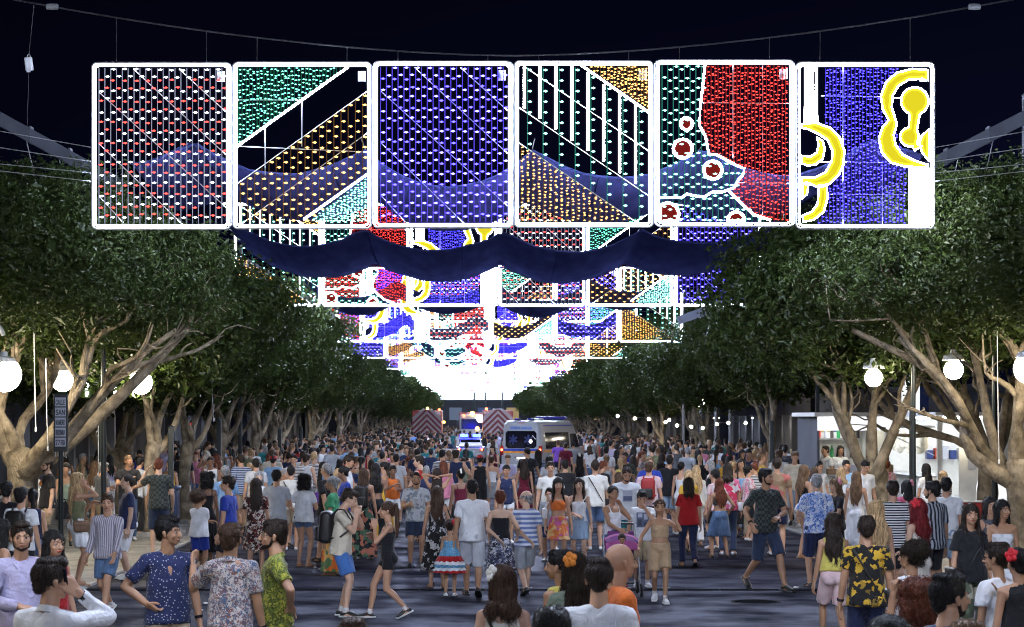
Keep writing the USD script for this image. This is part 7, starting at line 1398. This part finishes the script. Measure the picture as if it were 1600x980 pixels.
TC = 'white white white offwhite lightgrey grey black black black black navy navy navy darkgrey darkgrey royal sky red wine pink lilac sage teal cream mustard olive bw_hstripe blue_floral white_floral navy_wave dark_check'.split()
CN = dict(offwhite='off white', lightgrey='pale grey', palepink='pale pink', bw_hstripe='striped', blue_floral='blue leafy', white_floral='white floral', navy_wave='navy striped', dark_check='dark checked', darkdenim='dark denim', lightdenim='pale denim', darkgrey='dark grey', sky='sky blue')
used_lab = set()
def zone(px):
    return 'under left trees' if px < 330 else 'beside left trees' if px < 500 else 'left of centre' if px < 620 else 'below left fire engine' if px < 700 else 'near police car' if px < 775 else 'around ambulance' if px < 935 else 'right of ambulance' if px < 1080 else 'beside right trees' if px < 1220 else 'near food kiosk'
HW = dict(black='black haired', darkbrown='dark haired', brown='brown haired', lightbrown='fair haired', blonde='blonde', auburn='auburn haired', grey='grey haired')
def crowd_person(x, y, lod):
    px = VX + x * FPX / y; rel = zone(px)
    for _ in range(40):
        sex = rc.choice('mf'); i = rc.randrange(8); hs = rc.choice(['short', 'short', 'mop', 'quiff', 'shaved'] if sex == 'm' else ['long', 'longloose', 'wavy', 'bob', 'pony', 'bun']); hc = rc.choice(['black', 'black', 'darkbrown', 'darkbrown', 'brown', 'lightbrown', 'blonde', 'auburn', 'grey'])
        tk = rc.choice(['tee', 'tee', 'tee', 'shirt', 'tank'] if sex == 'm' else ['tee', 'tank', 'cami', 'cami', 'blouse', 'strapless', 'crop']); tc = rc.choice(TC); lk = rc.choice(['shorts', 'shorts', 'longshorts', 'trousers'] if sex == 'm' else ['hotpants', 'mini', 'trousers', 'midi', 'skirt']); lc = rc.choice(['black', 'navy', 'denim', 'khaki', 'white', 'grey', 'beige', 'lightdenim', 'darkdenim'])
        kid = rc.random() < .08; lab = f'{HW[hc]} {("girl" if sex == "f" else "boy") if kid else ("woman" if sex == "f" else "man")} in {CN.get(tc, tc)} {TOPW[tk]} and {CN.get(lc, lc)} {LOWW[lk]}, {rel}'
        if lab not in used_lab: break
    used_lab.add(lab)
    face = rc.choice([0, 0, 0, 0, 180, 180, 180, 40, 320, 90, 270]) + rc.uniform(-25, 25)
    t = thing('person', lab, 'person', (x, y, .032 if x < -6.1 or x > 7.6 else 0.0), face, 'people in the crowd', rc.uniform(.70, .84) if kid else rc.uniform(.91, 1.07))
    P_ = lambda w, k: piece(sex, i, lod, w, k)
    put('body', P_('body', ''), 'skin_' + rc.choice(['fair', 'tan', 'tan', 'olive', 'olive', 'brown']), t); put('hair', P_('hair', hs), 'hair_' + hc, t); put(CNAME.get(lk, lk), P_('low', lk), CL(lc), t); put(CNAME.get(tk, tk), P_('up', tk), CL(tc), t)
    for w in ('shoeL', 'shoeR'): put('shoe', P_(w, ''), rc.choice(['shoe_white', 'shoe_black']) if w == 'shoeL' else 'shoe_black', t) if lod == 'mid' else None
    PEOPLE.append((x, y, 1.7, ''))
def free(x, y, dmin):
    if any((x - a) ** 2 + (y - b) ** 2 < dmin * dmin for a, b, _, _ in PEOPLE): return False
    u, v = x - 2.22, y - 92.0; c, s = math.cos(math.radians(24)), math.sin(math.radians(24)); lx, ly = u * c - v * s, u * s + v * c
    if -1.5 < lx < 1.5 and -.9 < ly < 6.6: return False
    for cx, y0, y1, w in ((LX(735, 122), 121, 127.5, 1.5), (LX(667, 165), 164, 174, 1.9), (LX(778, 160), 159, 169, 1.9), (LX(738, 185), 184, 193, 1.9)):
        if abs(x - cx) < w and y0 < y < y1: return False
    px = VX + x * FPX / y
    if (775 < px < 940 and 57 < y < 97) or (700 < px < 768 and 62 < y < 130) or (638 < px < 700 and 152 < y < 166) or (755 < px < 790 and 145 < y < 160) or (715 < px < 760 and 150 < y < 186): return False
    for tx, ty in [(-8.85, 39.5), (10.5, 39.5), (-9.4, 54.5), (-7.2, 46), (12.3, 48.5), (9.5, 46.2)] + spots:
        if (x - tx) ** 2 + (y - ty) ** 2 < .85 ** 2: return False
    if x > 7.9 and 46 < y < 66: return False
    return True
made = 0; N1 = 300 - len(PEOPLE)
for lo_, hi_, n_, dm in ((37.5, 46, int(N1 * .16), .75), (46, 58, int(N1 * .36), .65), (58, 74, N1, .6)):
    tries = 0; got = 0
    while got < n_ and made < N1 and tries < 4000:
        tries += 1; y = rc.uniform(lo_, hi_); x = rc.uniform(-11.5, 12.0); px = VX + x * FPX / y
        if lo_ < 46 and 560 < px < 1010 and y < 40.5: continue
        if not (-5 < px < 1480) or not free(x, y, dm): continue
        crowd_person(x, y, 'mid' if y < 52 else 'lo'); got += 1; made += 1
# the far crowd, one mass
far = UsdGeom.PointInstancer.Define(stage, '/World/far_crowd'); setd(far.GetPrim(), 'dense far crowd filling the street around the vehicles', 'crowd', None, 'stuff')
prot = []; rp = random.Random(4)
for k in range(14):
    sex = 'mf'[k % 2]; i = k % 8; X = UsdGeom.Xform.Define(stage, f'/World/far_crowd/person_{k:03d}'); t = X.GetPrim()
    tk, lk, hs = ('tee', 'shorts', 'short') if sex == 'm' else (('cami', 'mini', 'long') if k % 4 == 1 else ('tank', 'trousers', 'bob'))
    put('body', piece(sex, i, 'lo', 'body', ''), 'skin_' + ['tan', 'olive', 'fair'][k % 3], t); put('hair', piece(sex, i, 'lo', 'hair', hs), 'hair_' + ['black', 'darkbrown', 'brown', 'black', 'lightbrown'][k % 5], t)
    put(CNAME.get(lk, lk), piece(sex, i, 'lo', 'low', lk), CL(['navy', 'black', 'denim', 'khaki', 'white'][k % 5]), t); put(CNAME.get(tk, tk), piece(sex, i, 'lo', 'up', tk), CL(['white', 'black', 'lightgrey', 'red', 'navy', 'white', 'sky', 'black', 'lilac', 'offwhite', 'grey', 'wine', 'teal', 'white'][k]), t)
    prot.append(t.GetPath())
pos, ids, ori, tries = [], [], [], 0
cells = {}
while len(pos) < 1250 and tries < 60000:
    tries += 1; y = 66 + 190 * rp.random() ** 1.45; x = rp.uniform(-10, 11)
    c = (int(x / .6), int(y / .6))
    if c in cells: continue
    if y < 76 and not free(x, y, .6): continue
    if y >= 76 and not (free.__call__(x, y, .3)): continue
    cells[c] = 1; a = rp.choice([0, 0, 0, 180, 180, 90, 270]) + rp.uniform(-30, 30)
    pos.append((x, y, .032 if x < -6.1 or x > 7.6 else 0)); ids.append(rp.randrange(14)); ori.append(Gf.Quath(math.cos(math.radians(a / 2)), 0, 0, math.sin(math.radians(a / 2))))
far.CreatePrototypesRel().SetTargets(prot); far.CreateProtoIndicesAttr(Vt.IntArray(ids)); far.CreatePositionsAttr(Vt.Vec3fArray([Gf.Vec3f(*p) for p in pos])); far.CreateOrientationsAttr(Vt.QuathArray(ori))
far.CreateScalesAttr(Vt.Vec3fArray([Gf.Vec3f(*([rp.uniform(.92, 1.06)] * 3)) for _ in pos]))
print('people', len(PEOPLE), 'far', len(pos))
